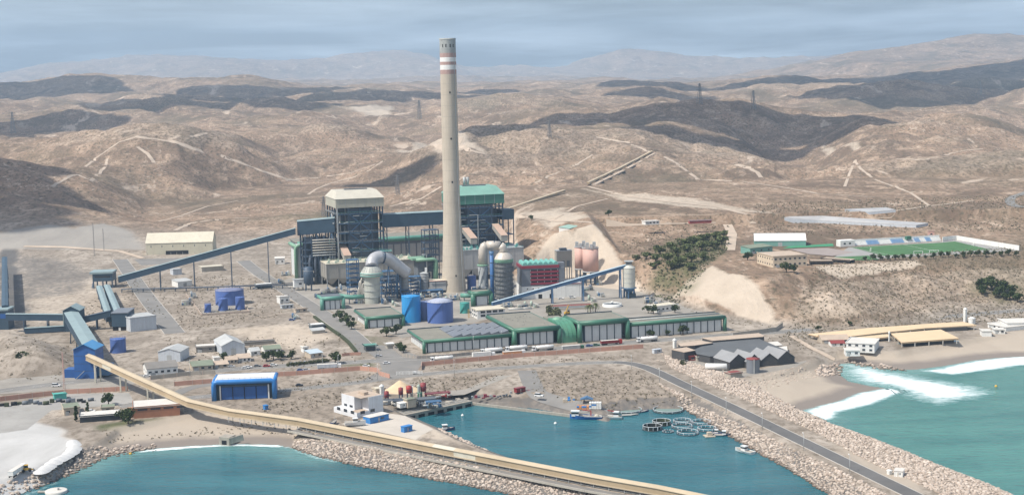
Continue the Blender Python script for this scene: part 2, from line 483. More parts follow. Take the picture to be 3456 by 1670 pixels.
# what covers the ground where (sand, pale bare cut, dark yard, asphalt dust and painted shade, weeds)
Z1 = np.zeros(ZG.shape + (4,)); Z2 = np.zeros(ZG.shape + (4,))
Z1[..., 0] = ISB * (DC > -20)
Z1[..., 1] = 0.34 * sstep(0.42, 0.62, nz) * sstep(1500, 1800, YG) * (1 - f2)
def zone(arr, ch, pts, w='F', z=G, soft=4.0, amt=1.0, draped=False):
 pl = [on_land(w, x, y) for x, y in pts] if draped else poly(w, pts, z)
 xs = [p.x for p in pl]; ys = [p.y for p in pl]
 b = (XG > min(xs) - soft * 3) & (XG < max(xs) + soft * 3) & (YG > min(ys) - soft * 3) & (YG < max(ys) + soft * 3)
 if not b.any(): return
 d = sdf(pl, XG[b], YG[b]) + soft * 1.6 * (fbm(XG[b] / (soft * 4), YG[b] / (soft * 4), 5, 3) - 0.5)
 arr[..., ch][b] = np.maximum(arr[..., ch][b], amt * sstep(-soft, soft, d))
Z1[..., 2] = np.maximum(Z1[..., 2], 0.7 * (DC > -4) * (DC < 10) * (ISB < 0.5) * (YG < 830))  # shade in the gaps between the boulders, painted on the ground below
Z2[..., 0] = np.maximum(sstep(1450, 1750, YG), 0)                    # open hillside
tt = np.zeros_like(ZG); tt[m] = tpl
wd = np.zeros_like(ZG); wd[m] = wide
Z2[..., 0] = np.maximum(Z2[..., 0], sstep(0.02, 0.2, tt))
zone(Z1, 1, [(1350, 640), (1385, 598), (1440, 584), (1502, 570), (1520, 600), (1560, 660), (1610, 715), (1600, 745), (1400, 730)], soft=4, draped=True)   # plane cut faces
zone(Z1, 1, [(1690, 748), (1725, 712), (1790, 670), (1830, 686), (1890, 705), (1935, 775), (1962, 822), (1880, 800)], soft=4, draped=True)
zone(Z1, 1, [(0, 1090), (60, 1060), (150, 1075), (188, 1120), (150, 1165), (60, 1225), (0, 1250)], soft=3)       # white salt-like quay
zone(Z2, 2, [(-40, 1070), (60, 1055), (150, 1075), (188, 1122), (150, 1165), (60, 1225), (-40, 1260)], soft=3)
zone(Z2, 3, [(-40, 628), (-40, 600), (60, 572), (120, 566), (190, 576), (260, 562), (330, 580), (365, 628)], soft=6, amt=1, draped=True)
zone(Z1, 2, [(30, 640), (200, 660), (240, 690), (180, 740), (30, 760)], soft=16, amt=0.6)                          # coal yard, with a cloud's shadow painted into its dark ground
zone(Z1, 1, [(50, 720), (240, 700), (330, 750), (240, 820), (60, 810)], soft=14, amt=0.5)
zone(Z1, 2, [(0, 640), (40, 640), (60, 780), (0, 800)], soft=8, amt=1.0)  # yard edge, the same cloud shadow carried on as ground colour
zone(Z1, 1, [(560, 830), (760, 810), (860, 850), (740, 880), (620, 860)], soft=12, amt=0.7)
zone(Z1, 1, [(1300, 545), (1420, 520), (1500, 560), (1380, 575)], soft=14, amt=0.8, draped=True)
zone(Z1, 1, [(1450, 470), (1560, 490), (1760, 500), (1960, 545), (1820, 530), (1560, 505)], soft=10, amt=0.7, draped=True)
zone(Z1, 1, [(1000, 380), (1060, 355), (1180, 345), (1220, 388), (1120, 390)], soft=10, amt=0.7, draped=True)
zone(Z1, 1, [(870, 272), (990, 268), (975, 295), (900, 282)], soft=25, amt=0.9, draped=True)
zone(Z1, 1, [(2040, 670), (2200, 660), (2310, 652), (2320, 665), (2200, 690), (2110, 700)], soft=5, amt=0.8, draped=True)
zone(Z1, 1, [(1965, 822), (1985, 740), (2060, 700), (2250, 690), (2576, 665), (2700, 760), (2400, 785), (2150, 808)], soft=14, amt=.42, draped=True)
zone(Z1, 1, [(2070, 365), (2200, 368), (2200, 380), (2065, 382)], soft=8, amt=0.7, draped=True)
zone(Z1, 1, [(940, 1080), (1060, 1050), (1210, 1130), (1120, 1110)], soft=4, amt=0.6)
zone(Z1, 0, [(2100, 1115), (2230, 1165), (2330, 1200), (2300, 1230), (2180, 1180)], soft=4, amt=0.9, z=6)
zone(Z1, 3, [(840, 530), (1000, 560), (800, 560), (700, 545)], soft=30, amt=0.5, draped=True)
zone(Z1, 3, [(1690, 600), (1800, 590), (1830, 630), (1740, 690), (1640, 670)], soft=10, amt=0.8, z=PLAT_Z)
zone(Z1, 3, [(230, 1068), (420, 1050), (430, 1080), (250, 1082)], soft=3, amt=0.9)
zone(Z1, 3, [(905, 845), (990, 850), (960, 870), (920, 868)], soft=3, amt=0.7)
zone(Z1, 3, [(850, 915), (930, 905), (940, 920), (860, 932)], soft=3, amt=0.8)
zone(Z1, 3, [(2450, 720), (2576, 700), (2576, 760), (2500, 770)], soft=10, amt=0.6, draped=True)
zone(Z2, 1, [(1000, 1010), (700, 940), (400, 1010), (250, 1060), (500, 1110), (740, 1115), (900, 1070)], soft=10, amt=0.9)   # dry brown scrub soil
zone(Z2, 1, [(1330, 930), (1600, 925), (1750, 1010), (1560, 1030), (1340, 1000)], soft=8, amt=0.9)
zone(Z2, 1, [(980, 985), (1060, 950), (1280, 940), (1180, 990)], soft=6, amt=0.8)
zone(Z2, 1, [(285, 700), (330, 690), (420, 800), (330, 790)], soft=6, amt=.9)
zone(Z2, 1, [(200, 760), (265, 740), (270, 830), (215, 840)], soft=6, amt=.9)
zone(Z2, 1, [(450, 770), (760, 790), (560, 815), (450, 830)], soft=8, amt=.8)
zone(Z2, 1, [(440, 700), (520, 690), (540, 760), (460, 770)], soft=10, amt=.7)
zone(Z2, 1, [(600, 680), (650, 700), (720, 760), (640, 740)], soft=8, amt=.7)
zone(Z2, 1, [(1630, 900), (1900, 960), (2020, 1030), (1900, 1000), (1700, 930)], soft=6, amt=0.7)

def grid_mesh(name):
 vs = np.stack([XG, YG, ZG], -1).reshape(-1, 3)
 i = np.arange((NROW - 1) * NCOL).reshape(NROW - 1, NCOL)[:, :-1].ravel()
 fs = np.stack([i, i + 1, i + NCOL + 1, i + NCOL], -1)
 me = bpy.data.meshes.new(name)
 me.vertices.add(len(vs)); me.vertices.foreach_set('co', vs.ravel())
 me.loops.add(fs.size); me.loops.foreach_set('vertex_index', fs.ravel())
 me.polygons.add(len(fs)); me.polygons.foreach_set('loop_start', np.arange(len(fs)) * 4)
 me.polygons.foreach_set('use_smooth', np.ones(len(fs), bool))
 for nm, arr in (('zone', Z1), ('zone2', Z2)):
  at = me.attributes.new(nm, 'FLOAT_COLOR', 'POINT'); at.data.foreach_set('color', arr.reshape(-1, 4).ravel())
 me.update(calc_edges=True); me.validate()
 return me
def ground_material():
 t = NT('dry_ground'); p = t.pos()
 a1 = t.attr('zone'); a2 = t.attr('zone2')
 s1 = t.n('ShaderNodeSeparateColor', {0: a1.outputs['Color']}); s2 = t.n('ShaderNodeSeparateColor', {0: a2.outputs['Color']})
 sand, pale, dark, weeds = s1.outputs[0], s1.outputs[1], s1.outputs[2], a1.outputs['Alpha']
 hills, brown, white = s2.outputs[0], s2.outputs[1], s2.outputs[2]
 sq = t.scale(p, (1, 0.55, 1))
 big = t.noise(p, 0.006, 5, 0.6, 0.6); mid = t.noise(sq, 0.035, 6, 0.65, 0.5); fin = t.noise(sq, 0.22, 6, 0.7); speck = t.noise(p, 0.62, 4, 0.7)
 # coastal flat: trodden grey-beige earth, lighter and darker patches
 flat_c = t.mix(t.ramp(mid, 0.32, 0.68), (0.205, 0.172, 0.138), (0.44, 0.385, 0.325))
 flat_c = t.mix(t.ramp(fin, 0.47, 0.66), flat_c, (0.175, 0.145, 0.112))
 flat_c = t.mix(t.math('MULTIPLY', t.ramp(t.noise(t.scale(p, (.4, 1, 1)), 0.055, 5, .7, .8), .54, .64), .6), flat_c, (0.155, 0.13, 0.10))
 flat_c = t.mix(t.math('MULTIPLY', t.ramp(speck, 0.58, 0.70), 0.55), flat_c, (0.12, 0.105, 0.08))
 # hillside: pinkish marl with grey-green tussocks and pale broken rock
 hill_c = t.mix(t.ramp(big, 0.38, 0.60), (0.165, 0.118, 0.084), (0.31, 0.218, 0.152))
 hill_c = t.mix(t.ramp(mid, 0.50, 0.70), hill_c, (0.45, 0.335, 0.245))
 hill_c = t.mix(t.math('MULTIPLY', t.ramp(fin, 0.50, 0.60), 0.8), hill_c, (0.105, 0.084, 0.056))
 vb = t.n('ShaderNodeTexVoronoi', {'Vector': sq, 'Scale': 0.14, 'Randomness': 1.0}).outputs['Distance']
 dots = t.math('MULTIPLY', t.ramp(vb, 0.30, 0.18), t.ramp(mid, 0.62, 0.42))
 hill_c = t.mix(t.math('MULTIPLY', dots, 0.75), hill_c, (0.10, 0.092, 0.062))
 rock = t.math('MULTIPLY', t.ramp(t.noise(t.scale(p, (1, 0.35, 2.2)), 0.11, 5, 0.7, 1.0), 0.57, 0.66), t.ramp(big, 0.38, 0.60))
 hill_c = t.mix(t.math('MULTIPLY', rock, 0.9), hill_c, (0.58, 0.47, 0.37))
 veg = t.ramp(t.noise(p, 0.0028, 6, 0.62, 0.8), 0.50, 0.66)
 hill_c = t.mix(t.math('MULTIPLY', veg, 0.62), hill_c, (0.120, 0.102, 0.068))
 hill_c = t.mix(t.math('MULTIPLY', t.ramp(t.noise(t.scale(p, (1, .4, 1)), 0.008, 6, 0.7, 1.2), 0.60, 0.66), 0.75), hill_c, (0.56, 0.455, 0.36))
 c = t.mix(hills, flat_c, hill_c)
 brown_c = t.mix(t.ramp(fin, 0.42, 0.62), (0.30, 0.25, 0.20), (0.15, 0.125, 0.098))
 c = t.mix(t.math('MULTIPLY', brown, 0.85), c, brown_c)
 c = t.mix(t.ramp(t.math('ADD', pale, t.math('MULTIPLY', t.math('SUBTRACT', .5, fin), .9)), .25, .8), c, t.mix(t.ramp(mid, 0.3, 0.7), (0.43, 0.36, 0.285), (0.54, 0.46, 0.37)))
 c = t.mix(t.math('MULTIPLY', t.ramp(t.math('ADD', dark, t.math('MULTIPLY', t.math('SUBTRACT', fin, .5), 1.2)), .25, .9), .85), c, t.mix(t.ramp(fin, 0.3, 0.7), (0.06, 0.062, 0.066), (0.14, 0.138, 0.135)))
 c = t.mix(t.math('MULTIPLY', weeds, t.ramp(mid, 0.36, 0.55)), c, t.mix(t.ramp(fin, 0.35, 0.65), (0.055, 0.070, 0.030), (0.13, 0.135, 0.065)))
 c = t.mix(a2.outputs['Alpha'], c, t.mix(t.ramp(mid, .3, .7), (0.27, 0.25, 0.225), (0.34, 0.315, 0.28)))
 c = t.mix(white, c, t.mix(t.ramp(mid, 0.3, 0.7), (0.38, 0.375, 0.36), (0.55, 0.545, 0.53)))
 zc = t.n('ShaderNodeSeparateXYZ', {0: p}).outputs['Z']
 wet = t.ramp(t.math('ADD', zc, t.math('MULTIPLY', mid, 0.8)), 1.75, 1.15)
 sandc = t.mix(wet, t.mix(t.ramp(mid, 0.3, 0.7), (0.37, 0.315, 0.255), (0.43, 0.37, 0.30)), (0.225, 0.195, 0.17))
 c = t.mix(sand, c, sandc)
 t.set(t.b.inputs['Base Color'], c)
 t.b.inputs['Roughness'].default_value = 0.95; t.b.inputs['Specular IOR Level'].default_value = 0.15
 hgt = t.math('ADD', t.math('MULTIPLY', fin, 0.6), t.math('MULTIPLY', mid, 1.0))
 bs = t.n('ShaderNodeBump', {'Height': hgt, 'Distance': 1.6}); t.set(bs.inputs['Strength'], t.math('MULTIPLY_ADD', hills, 0.9))
 bs.inputs['Strength'].default_value = 0.5
 t.set(bs.inputs['Strength'], t.math('ADD', t.math('MULTIPLY', hills, 1.1), 0.2))
 t.set(t.b.inputs['Normal'], bs.outputs['Normal'])
 return t.m
M_GROUND = ground_material()
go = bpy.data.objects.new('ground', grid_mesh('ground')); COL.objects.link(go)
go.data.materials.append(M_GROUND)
struct(go)

# ------------------------------------------------------------------ sea
def water_material():
 t = NT('sea_water'); p = t.pos()
 s = t.n('ShaderNodeSeparateXYZ', {0: p})
 # silty green outside the right breakwater, deep teal in the harbour and the bay
 side = t.ramp(t.math('ADD', s.outputs['X'], t.math('MULTIPLY', s.outputs['Y'], 0.0)), 120.0, 175.0)
 n1 = t.noise(t.scale(p, (0.35, 1, 1)), 0.03, 4, 0.6, 0.5); n2 = t.noise(t.scale(p, (0.5, 1.4, 1)), 0.22, 5, 0.6)
 c1 = t.mix(t.ramp(n1, 0.3, 0.7), (0.013, 0.092, 0.122), (0.040, 0.165, 0.195))
 c2 = t.mix(t.ramp(n1, 0.3, 0.7), (0.038, 0.160, 0.148), (0.080, 0.245, 0.212))
 c = t.mix(side, c1, c2)
 c = t.mix(t.math('MULTIPLY', t.ramp(n2, .52, .72), .35), c, (0.010, 0.060, 0.075))
 sh = t.attr('shallow').outputs['Fac']
 c = t.mix(t.math('MULTIPLY', sh, 0.7), c, (0.16, 0.32, 0.30))
 t.set(t.b.inputs['Base Color'], c)
 t.b.inputs['Roughness'].default_value = 0.16; t.b.inputs['IOR'].default_value = 1.33
 t.b.inputs['Specular IOR Level'].default_value = 0.4
 h = t.math('ADD', n2, t.math('MULTIPLY', t.noise(t.scale(p, (0.45, 1, 1)), 0.55, 3, 0.55), 0.5))
 t.set(t.b.inputs['Normal'], t.bump(h, 0.9, 1.1))
 return t.m
wx_ = np.arange(-420, 640.1, 8.0); wy_ = np.arange(440, 1100.1, 8.0)
WX, WY = np.meshgrid(wx_, wy_)
wd_ = sdf(COAST, WX, WY); wb_ = np.maximum(sdf(BEACH[0], WX, WY), sdf(BEACH[1], WX, WY))
b = MB(); nxw = len(wx_)
b.v = [(float(x), float(y), 0.0) for x, y in zip(WX.ravel(), WY.ravel())]
b.f = [(r * nxw + c, r * nxw + c + 1, (r + 1) * nxw + c + 1, (r + 1) * nxw + c) for r in range(len(wy_) - 1) for c in range(nxw - 1)]
b.sm = [True] * len(b.f)
sea = struct(b.build('sea', water_material()))
sat = sea.data.attributes.new('shallow', 'FLOAT', 'POINT')
sat.data.foreach_set('value', (sstep(-26, 0, wd_) * sstep(-45, -5, wb_)).ravel().astype(np.float32))

# ------------------------------------------------------------------ haze
def haze():
 t = NT('thin_haze')
 t.t.nodes.remove(t.b)
 v = t.n('ShaderNodeVolumePrincipled', {'Color': (0.56, 0.77, 1.0), 'Density': 0.000054, 'Anisotropy': 0.0})
 t.t.links.new(v.outputs[0], t.out.inputs['Volume'])
 b = MB(); b.box(-12500, 12500, -600, 24600, -9, 1120)
 return struct(b.build('haze', t.m), 'stuff')
HAZE = haze()

# ------------------------------------------------------------------ drifting clouds that shade parts of the hills
M_CLOUD = mat('cloud_white', (0.86, 0.87, 0.88), 1.0, 0.02, 0.002, spec=0.0)
_ico = None
def ico_dirs():
 import bmesh
 bm = bmesh.new(); bmesh.ops.create_icosphere(bm, subdivisions=2, radius=1.0)
 vs = [v.co.copy() for v in bm.verts]; fs = [tuple(v.index for v in f.verts) for f in bm.faces]; bm.free()
 return vs, fs
ICO = ico_dirs()
def cloud(spots, zc=1500.0):
 """one cumulus over the ground spots (window F pixels on the land) it shades"""
 b = MB(); rg = random.Random(len(spots) * 31 + int(spots[0][0]))
 for x, y, r in spots:
  p = on_land('F', x, y)
  c = p + SUN_DIR * ((zc - p.z) / SUN_DIR.z)
  for k in range(5):
   rr = r * rg.uniform(0.45, 0.8); o = Vector((rg.uniform(-1, 1), rg.uniform(-1, 1), 0)) * r * 0.5
   b.add([(c.x + o.x + v.x * rr, c.y + o.y + v.y * rr, c.z + rg.uniform(-6, 6) + (v.z if v.z > 0 else v.z * 0.25) * rr * 0.42) for v in ICO[0]], ICO[1], True)
 return struct(b.build('cloud', M_CLOUD), 'stuff')
cloud([(1260, 318, 110), (1360, 312, 130), (1470, 300, 150), (1580, 290, 190), (1680, 300, 220), (1780, 300, 240), (1880, 310, 230), (1970, 320, 190), (2060, 320, 150), (1760, 345, 130), (1870, 360, 130), (1680, 330, 120), (2140, 310, 120), (1960, 350, 110)])
cloud([(1700, 217, 380), (1850, 217, 420), (1980, 207, 480), (2100, 205, 430), (2250, 200, 480), (2350, 190, 520), (2450, 185, 560), (2550, 175, 600), (2300, 212, 380), (2450, 212, 420), (2570, 210, 450)])
cloud([(20, 330, 190), (110, 328, 190), (200, 318, 150), (40, 345, 120)])
cloud([(20, 440, 95), (50, 480, 90), (20, 520, 80), (60, 420, 70), (30, 560, 60)])
cloud([(20, 226, 400), (110, 222, 400), (190, 218, 340)])
cloud([(420, 262, 230), (600, 252, 240), (720, 250, 220), (900, 242, 240), (1080, 238, 240), (1220, 234, 180)])
cloud([(650, 222, 360), (740, 226, 240)])
cloud([(1655, 240, 190), (1720, 252, 130), (1800, 256, 100)])
cloud([(1000, 440, 75), (960, 452, 60), (1045, 435, 45)])
cloud([(2330, 236, 240), (2260, 246, 170), (2420, 238, 140)])
# ================================================================== THE POWER STATION
E1 = rad(18.5)                                      # the station's building line
def frame(w, x0, y0, x1, y1, z=G):
 a = at_z(w, x0, y0, z); b_ = at_z(w, x1, y1, z); d = b_ - a
 return a, math.atan2(d.y, d.x), d.length
def loc_z(w, row, p): return z_of(w, row, (p[0], p[1])) - G
def wpt(p, rz, x, y=0.0):
 return Vector((p[0] + x * math.cos(rz) - y * math.sin(rz), p[1] + x * math.sin(rz) + y * math.cos(rz), p[2]))

M_concrete = mat('concrete', (0.40, 0.37, 0.32), 0.9, 0.10, 0.08, dirt=0.25, streak=0.25, dirtcol=(0.24, 0.21, 0.17), spec=0.2)
M_chim = mat('chimney_concrete', (0.52, 0.46, 0.375), 0.92, 0.08, 0.05, dirt=0.2, streak=0.35, dirtcol=(0.34, 0.29, 0.235), spec=0.15)
M_chimtop = mat('sooty_concrete', (0.36, 0.38, 0.37), 0.9, 0.15, 0.15, dirt=0.3, dirtcol=(0.14, 0.15, 0.15), spec=0.15)
M_white = mat('white_paint', (0.76, 0.76, 0.73), 0.6, 0.05, 0.2, dirt=0.15, streak=0.2, dirtcol=(0.45, 0.42, 0.38))
M_redband = mat('faded_red_band', (0.42, 0.29, 0.26), 0.85, 0.1, 0.3, streak=0.3)
M_black = mat('dark_opening', (0.012, 0.013, 0.016), 0.8, 0.1, 1.0)
M_steel = mat('dark_blue_steel', (0.050, 0.082, 0.125), 0.55, 0.15, 0.3, dirt=0.2)
M_steelb = mat('blue_steel', (0.07, 0.16, 0.29), 0.5, 0.15, 0.3, dirt=0.2)
M_casing = mat('boiler_casing', (0.085, 0.105, 0.135), 0.7, 0.25, 0.18, dirt=0.35, dirtcol=(0.05, 0.05, 0.055), streak=0.3)
M_galv = mat('galvanised_steel', (0.40, 0.42, 0.42), 0.5, 0.12, 0.3, dirt=0.25, streak=0.3, dirtcol=(0.25, 0.22, 0.19))
M_cream = mat('cream_cladding', (0.60, 0.56, 0.43), 0.6, 0.06, 0.1, dirt=0.15, streak=0.2, dirtcol=(0.38, 0.34, 0.26), ribs=1.4)
M_creamroof = mat('cream_roof', (0.62, 0.57, 0.45), 0.6, 0.06, 0.1, dirt=0.15, ribs=1.4)
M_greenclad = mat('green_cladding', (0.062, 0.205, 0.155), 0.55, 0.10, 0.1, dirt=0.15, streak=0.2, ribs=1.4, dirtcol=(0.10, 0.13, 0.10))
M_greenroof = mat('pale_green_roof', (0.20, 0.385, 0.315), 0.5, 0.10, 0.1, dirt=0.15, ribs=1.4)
M_gtube = mat('green_edge_tube', (0.052, 0.160, 0.108), 0.42, 0.12, 0.15, dirt=0.2, dirtcol=(0.12, 0.17, 0.12))
M_ltube = mat('pale_green_tube', (0.20, 0.36, 0.25), 0.5, 0.12, 0.15, dirt=0.25, dirtcol=(0.14, 0.17, 0.12))
M_ttube = mat('teal_tube', (0.11, 0.285, 0.225), 0.5, 0.12, 0.15, dirt=0.2, dirtcol=(0.12, 0.17, 0.14))
M_groof = mat('grey_gravel_roof', (0.235, 0.225, 0.19), 0.95, 0.10, 0.12, dirt=0.4, dirtcol=(0.165, 0.16, 0.14), spec=0.1)
M_panel = mat('white_wall_panel', (0.63, 0.65, 0.64), 0.55, 0.06, 0.4, dirt=0.1, streak=0.2, dirtcol=(0.42, 0.41, 0.38))
M_dkwall = mat('dark_blue_wall', (0.040, 0.068, 0.090), 0.5, 0.15, 0.3)
M_slate = mat('grey_roof_panel', (0.17, 0.185, 0.21), 0.45, 0.10, 0.3, dirt=0.15)
M_galtop = mat('gallery_roof', (0.255, 0.335, 0.345), 0.55, 0.08, 0.12, dirt=0.2, dirtcol=(0.17, 0.18, 0.17))
M_galside = mat('gallery_wall', (0.048, 0.085, 0.122), 0.55, 0.12, 0.12, dirt=0.2, dirtcol=(0.06, 0.07, 0.08))
M_tblue = mat('blue_tank_paint', (0.085, 0.150, 0.385), 0.42, 0.10, 0.1, dirt=0.15, streak=0.35, dirtcol=(0.075, 0.11, 0.27))
M_tpale = mat('pale_blue_tank_paint', (0.22, 0.29, 0.50), 0.45, 0.10, 0.1, dirt=0.1, streak=0.2, dirtcol=(0.2, 0.22, 0.3))
M_tsky = mat('sky_blue_tank_paint', (0.035, 0.285, 0.62), 0.38, 0.08, 0.1, dirt=0.1, streak=0.25, dirtcol=(0.03, 0.18, 0.4))
M_troof = mat('tank_roof_paint', (0.40, 0.43, 0.52), 0.5, 0.08, 0.2, dirt=0.2)
M_fgd = mat('absorber_cladding', (0.44, 0.45, 0.40), 0.5, 0.08, 0.12, dirt=0.2, streak=0.35, dirtcol=(0.27, 0.27, 0.23))
M_duct = mat('duct_cladding', (0.47, 0.475, 0.49), 0.38, 0.06, 0.12, metal=0.25, dirt=0.15, streak=0.15)
M_duct2 = mat('beige_duct_cladding', (0.55, 0.50, 0.435), 0.45, 0.06, 0.12, metal=0.1, dirt=0.15, streak=0.2)
M_esp = mat('precipitator_cladding', (0.34, 0.325, 0.29), 0.6, 0.10, 0.1, dirt=0.2, streak=0.3, ribs=0.9, dirtcol=(0.24, 0.22, 0.2))
M_espl = mat('pale_grey_cladding', (0.43, 0.43, 0.42), 0.6, 0.08, 0.1, dirt=0.2, streak=0.3, ribs=0.9, dirtcol=(0.27, 0.25, 0.23))
M_dkgrey = mat('dark_grey_cladding', (0.13, 0.15, 0.17), 0.6, 0.12, 0.15, dirt=0.2, streak=0.2)
M_gear = mat('pale_green_gear', (0.42, 0.50, 0.42), 0.5, 0.1, 0.3, dirt=0.2)
M_tealgear = mat('teal_gear', (0.16, 0.42, 0.37), 0.5, 0.1, 0.3, dirt=0.2)
M_maroon = mat('maroon_paint', (0.235, 0.030, 0.050), 0.5, 0.12, 0.2, dirt=0.15)
M_greyw = mat('grey_wall', (0.17, 0.185, 0.21), 0.6, 0.08, 0.15, dirt=0.15, streak=0.2)
M_pink = mat('pink_silo_paint', (0.60, 0.37, 0.31), 0.65, 0.06, 0.1, dirt=0.2, streak=0.45, dirtcol=(0.45, 0.34, 0.29))
M_silo = mat('pale_silo_cladding', (0.53, 0.53, 0.47), 0.5, 0.06, 0.15, dirt=0.2, streak=0.3, dirtcol=(0.36, 0.34, 0.29))
M_blue = mat('bright_blue_paint', (0.028, 0.105, 0.32), 0.45, 0.10, 0.15, dirt=0.15, streak=0.2, dirtcol=(0.03, 0.07, 0.16))
M_blueedge = mat('blue_edge_tube', (0.035, 0.20, 0.52), 0.35, 0.08, 0.15, dirt=0.1)
M_conv = mat('ochre_gallery_cladding', (0.42, 0.325, 0.21), 0.6, 0.08, 0.08, dirt=0.25, streak=0.2, ribs=0.8, dirtcol=(0.34, 0.25, 0.14))
M_convtop = mat('ochre_gallery_roof', (0.49, 0.405, 0.285), 0.6, 0.08, 0.08, dirt=0.25, dirtcol=(0.36, 0.28, 0.17))
M_patch = mat('pale_patched_cladding', (0.58, 0.55, 0.45), 0.6, 0.08, 0.2, dirt=0.2)
M_cyl = mat('ribbed_silo_metal', (0.36, 0.365, 0.36), 0.5, 0.10, 0.2, dirt=0.25, streak=0.3)
M_glass = mat('window_glass', (0.030, 0.040, 0.052), 0.12, 0.15, 0.5, spec=0.6)
M_pipe = mat('pale_pipe_lagging', (0.50, 0.47, 0.41), 0.5, 0.1, 0.4, dirt=0.25)
M_rustpink = mat('rusty_duct_lagging', (0.50, 0.36, 0.28), 0.6, 0.1, 0.4, dirt=0.25)
M_yellow = mat('machine_yellow', (0.60, 0.36, 0.045), 0.5, 0.1, 0.4, dirt=0.2)

# ---- chimney
def chimney():
 c = at_z('F', 1142, 734); base = c.copy(); base.z = G
 H = loc_z('F', 97, c)
 t = thing('chimney', 'very tall tapering concrete chimney with white and red bands near its sooty top', 'chimney', base)
 def r(z):
  q = z / H
  return 6.45 + 0.55 * (1 - q) + 3.1 * max(0, (0.42 - q) / 0.42) ** 1.6
 def seg(name, z0, z1, m, off=0.0, n=6):
  b = MB(); b.lathe([(r(z0 + (z1 - z0) * i / n) + off, z0 + (z1 - z0) * i / n) for i in range(n + 1)], n=48, cap=False)
  return b.build(name, m, t)
 zb = [loc_z('F', y, c) for y in (187, 176, 164, 156, 145, 134)]
 seg('shaft', -1, H - 1.2, M_chim, 0, 60)
 seg('red_band', zb[0], zb[1], M_redband, 0.04); seg('white_band', zb[1], zb[2], M_white, 0.04)
 seg('red_band', zb[2], zb[3], M_redband, 0.04); seg('white_band', zb[3], zb[4], M_white, 0.04); seg('red_band', zb[4], zb[5], M_redband, 0.04)
 seg('sooty_collar', zb[5], H - 1.2, M_chimtop, 0.05)
 b = MB(); rr = r(H); b.lathe([(rr + 0.25, H - 1.2), (rr + 0.25, H), (rr - 0.7, H), (rr - 0.7, H - 12)], n=48, cap=False); b.build('rim', M_chimtop, t)
 b = MB(); b.lathe([(rr - 0.72, H - 11), (0.1, H - 11)], n=32, cap=False); b.build('flue_mouth', M_black, t)
 for k, (ang, z) in enumerate([(-125, H - 6), (-100, H - 6), (-70, H - 6), (-45, H - 6), (-80, H * 0.79), (-80, H * 0.61), (-80, H * 0.44), (-75, H * 0.07)]):
  a = rad(ang); q = Vector((math.cos(a), math.sin(a), 0)); p = q * (r(z) + 0.02); s = Vector((-q.y, q.x, 0))
  b = MB(); w_, h_ = (0.45, 1.3) if k < 4 else (0.55, 0.8)
  b.add([p - s * w_ - q * .3 + Vector((0, 0, z - h_)), p + s * w_ - q * .3 + Vector((0, 0, z - h_)), p + s * w_ - q * .3 + Vector((0, 0, z + h_)), p - s * w_ - q * .3 + Vector((0, 0, z + h_)),
               p - s * w_ + q * .06 + Vector((0, 0, z - h_)), p + s * w_ + q * .06 + Vector((0, 0, z - h_)), p + s * w_ + q * .06 + Vector((0, 0, z + h_)), p - s * w_ + q * .06 + Vector((0, 0, z + h_))],
              [(4, 5, 6, 7), (0, 1, 5, 4), (1, 2, 6, 5), (2, 3, 7, 6), (3, 0, 4, 7)]); b.build('vent', M_black, t)
 for k in range(22):                          # casting joints
  z = H * (0.02 + 0.93 * k / 22)
  b = MB(); b.lathe([(r(z - .09) + 0.012, z - .09), (r(z) + 0.04, z), (r(z + .09) + 0.012, z + .09)], n=40, cap=False); b.build('joint_ring', M_concrete, t)
 b = MB(); a = rad(-40); b.bar((math.cos(a) * (r(0) + .2), math.sin(a) * (r(0) + .2), 0), (math.cos(a) * (r(H * .42) + .2), math.sin(a) * (r(H * .42) + .2), H * .42), 0.35, 0.5)
 b.bar((math.cos(a) * (r(H * .42) + .2), math.sin(a) * (r(H * .42) + .2), H * .42), (math.cos(a) * (r(H) + .2), math.sin(a) * (r(H) + .2), H - 8), 0.35, 0.5); b.build('ladder', M_galv, t)
 b = MB(); b.lathe([(r(0) + 1.6, 0), (r(0) + 1.6, 0.8), (r(0) - .2, 0.8)], n=48, cap=False); b.build('footing', M_concrete, t)
 return t
CHIM = chimney()

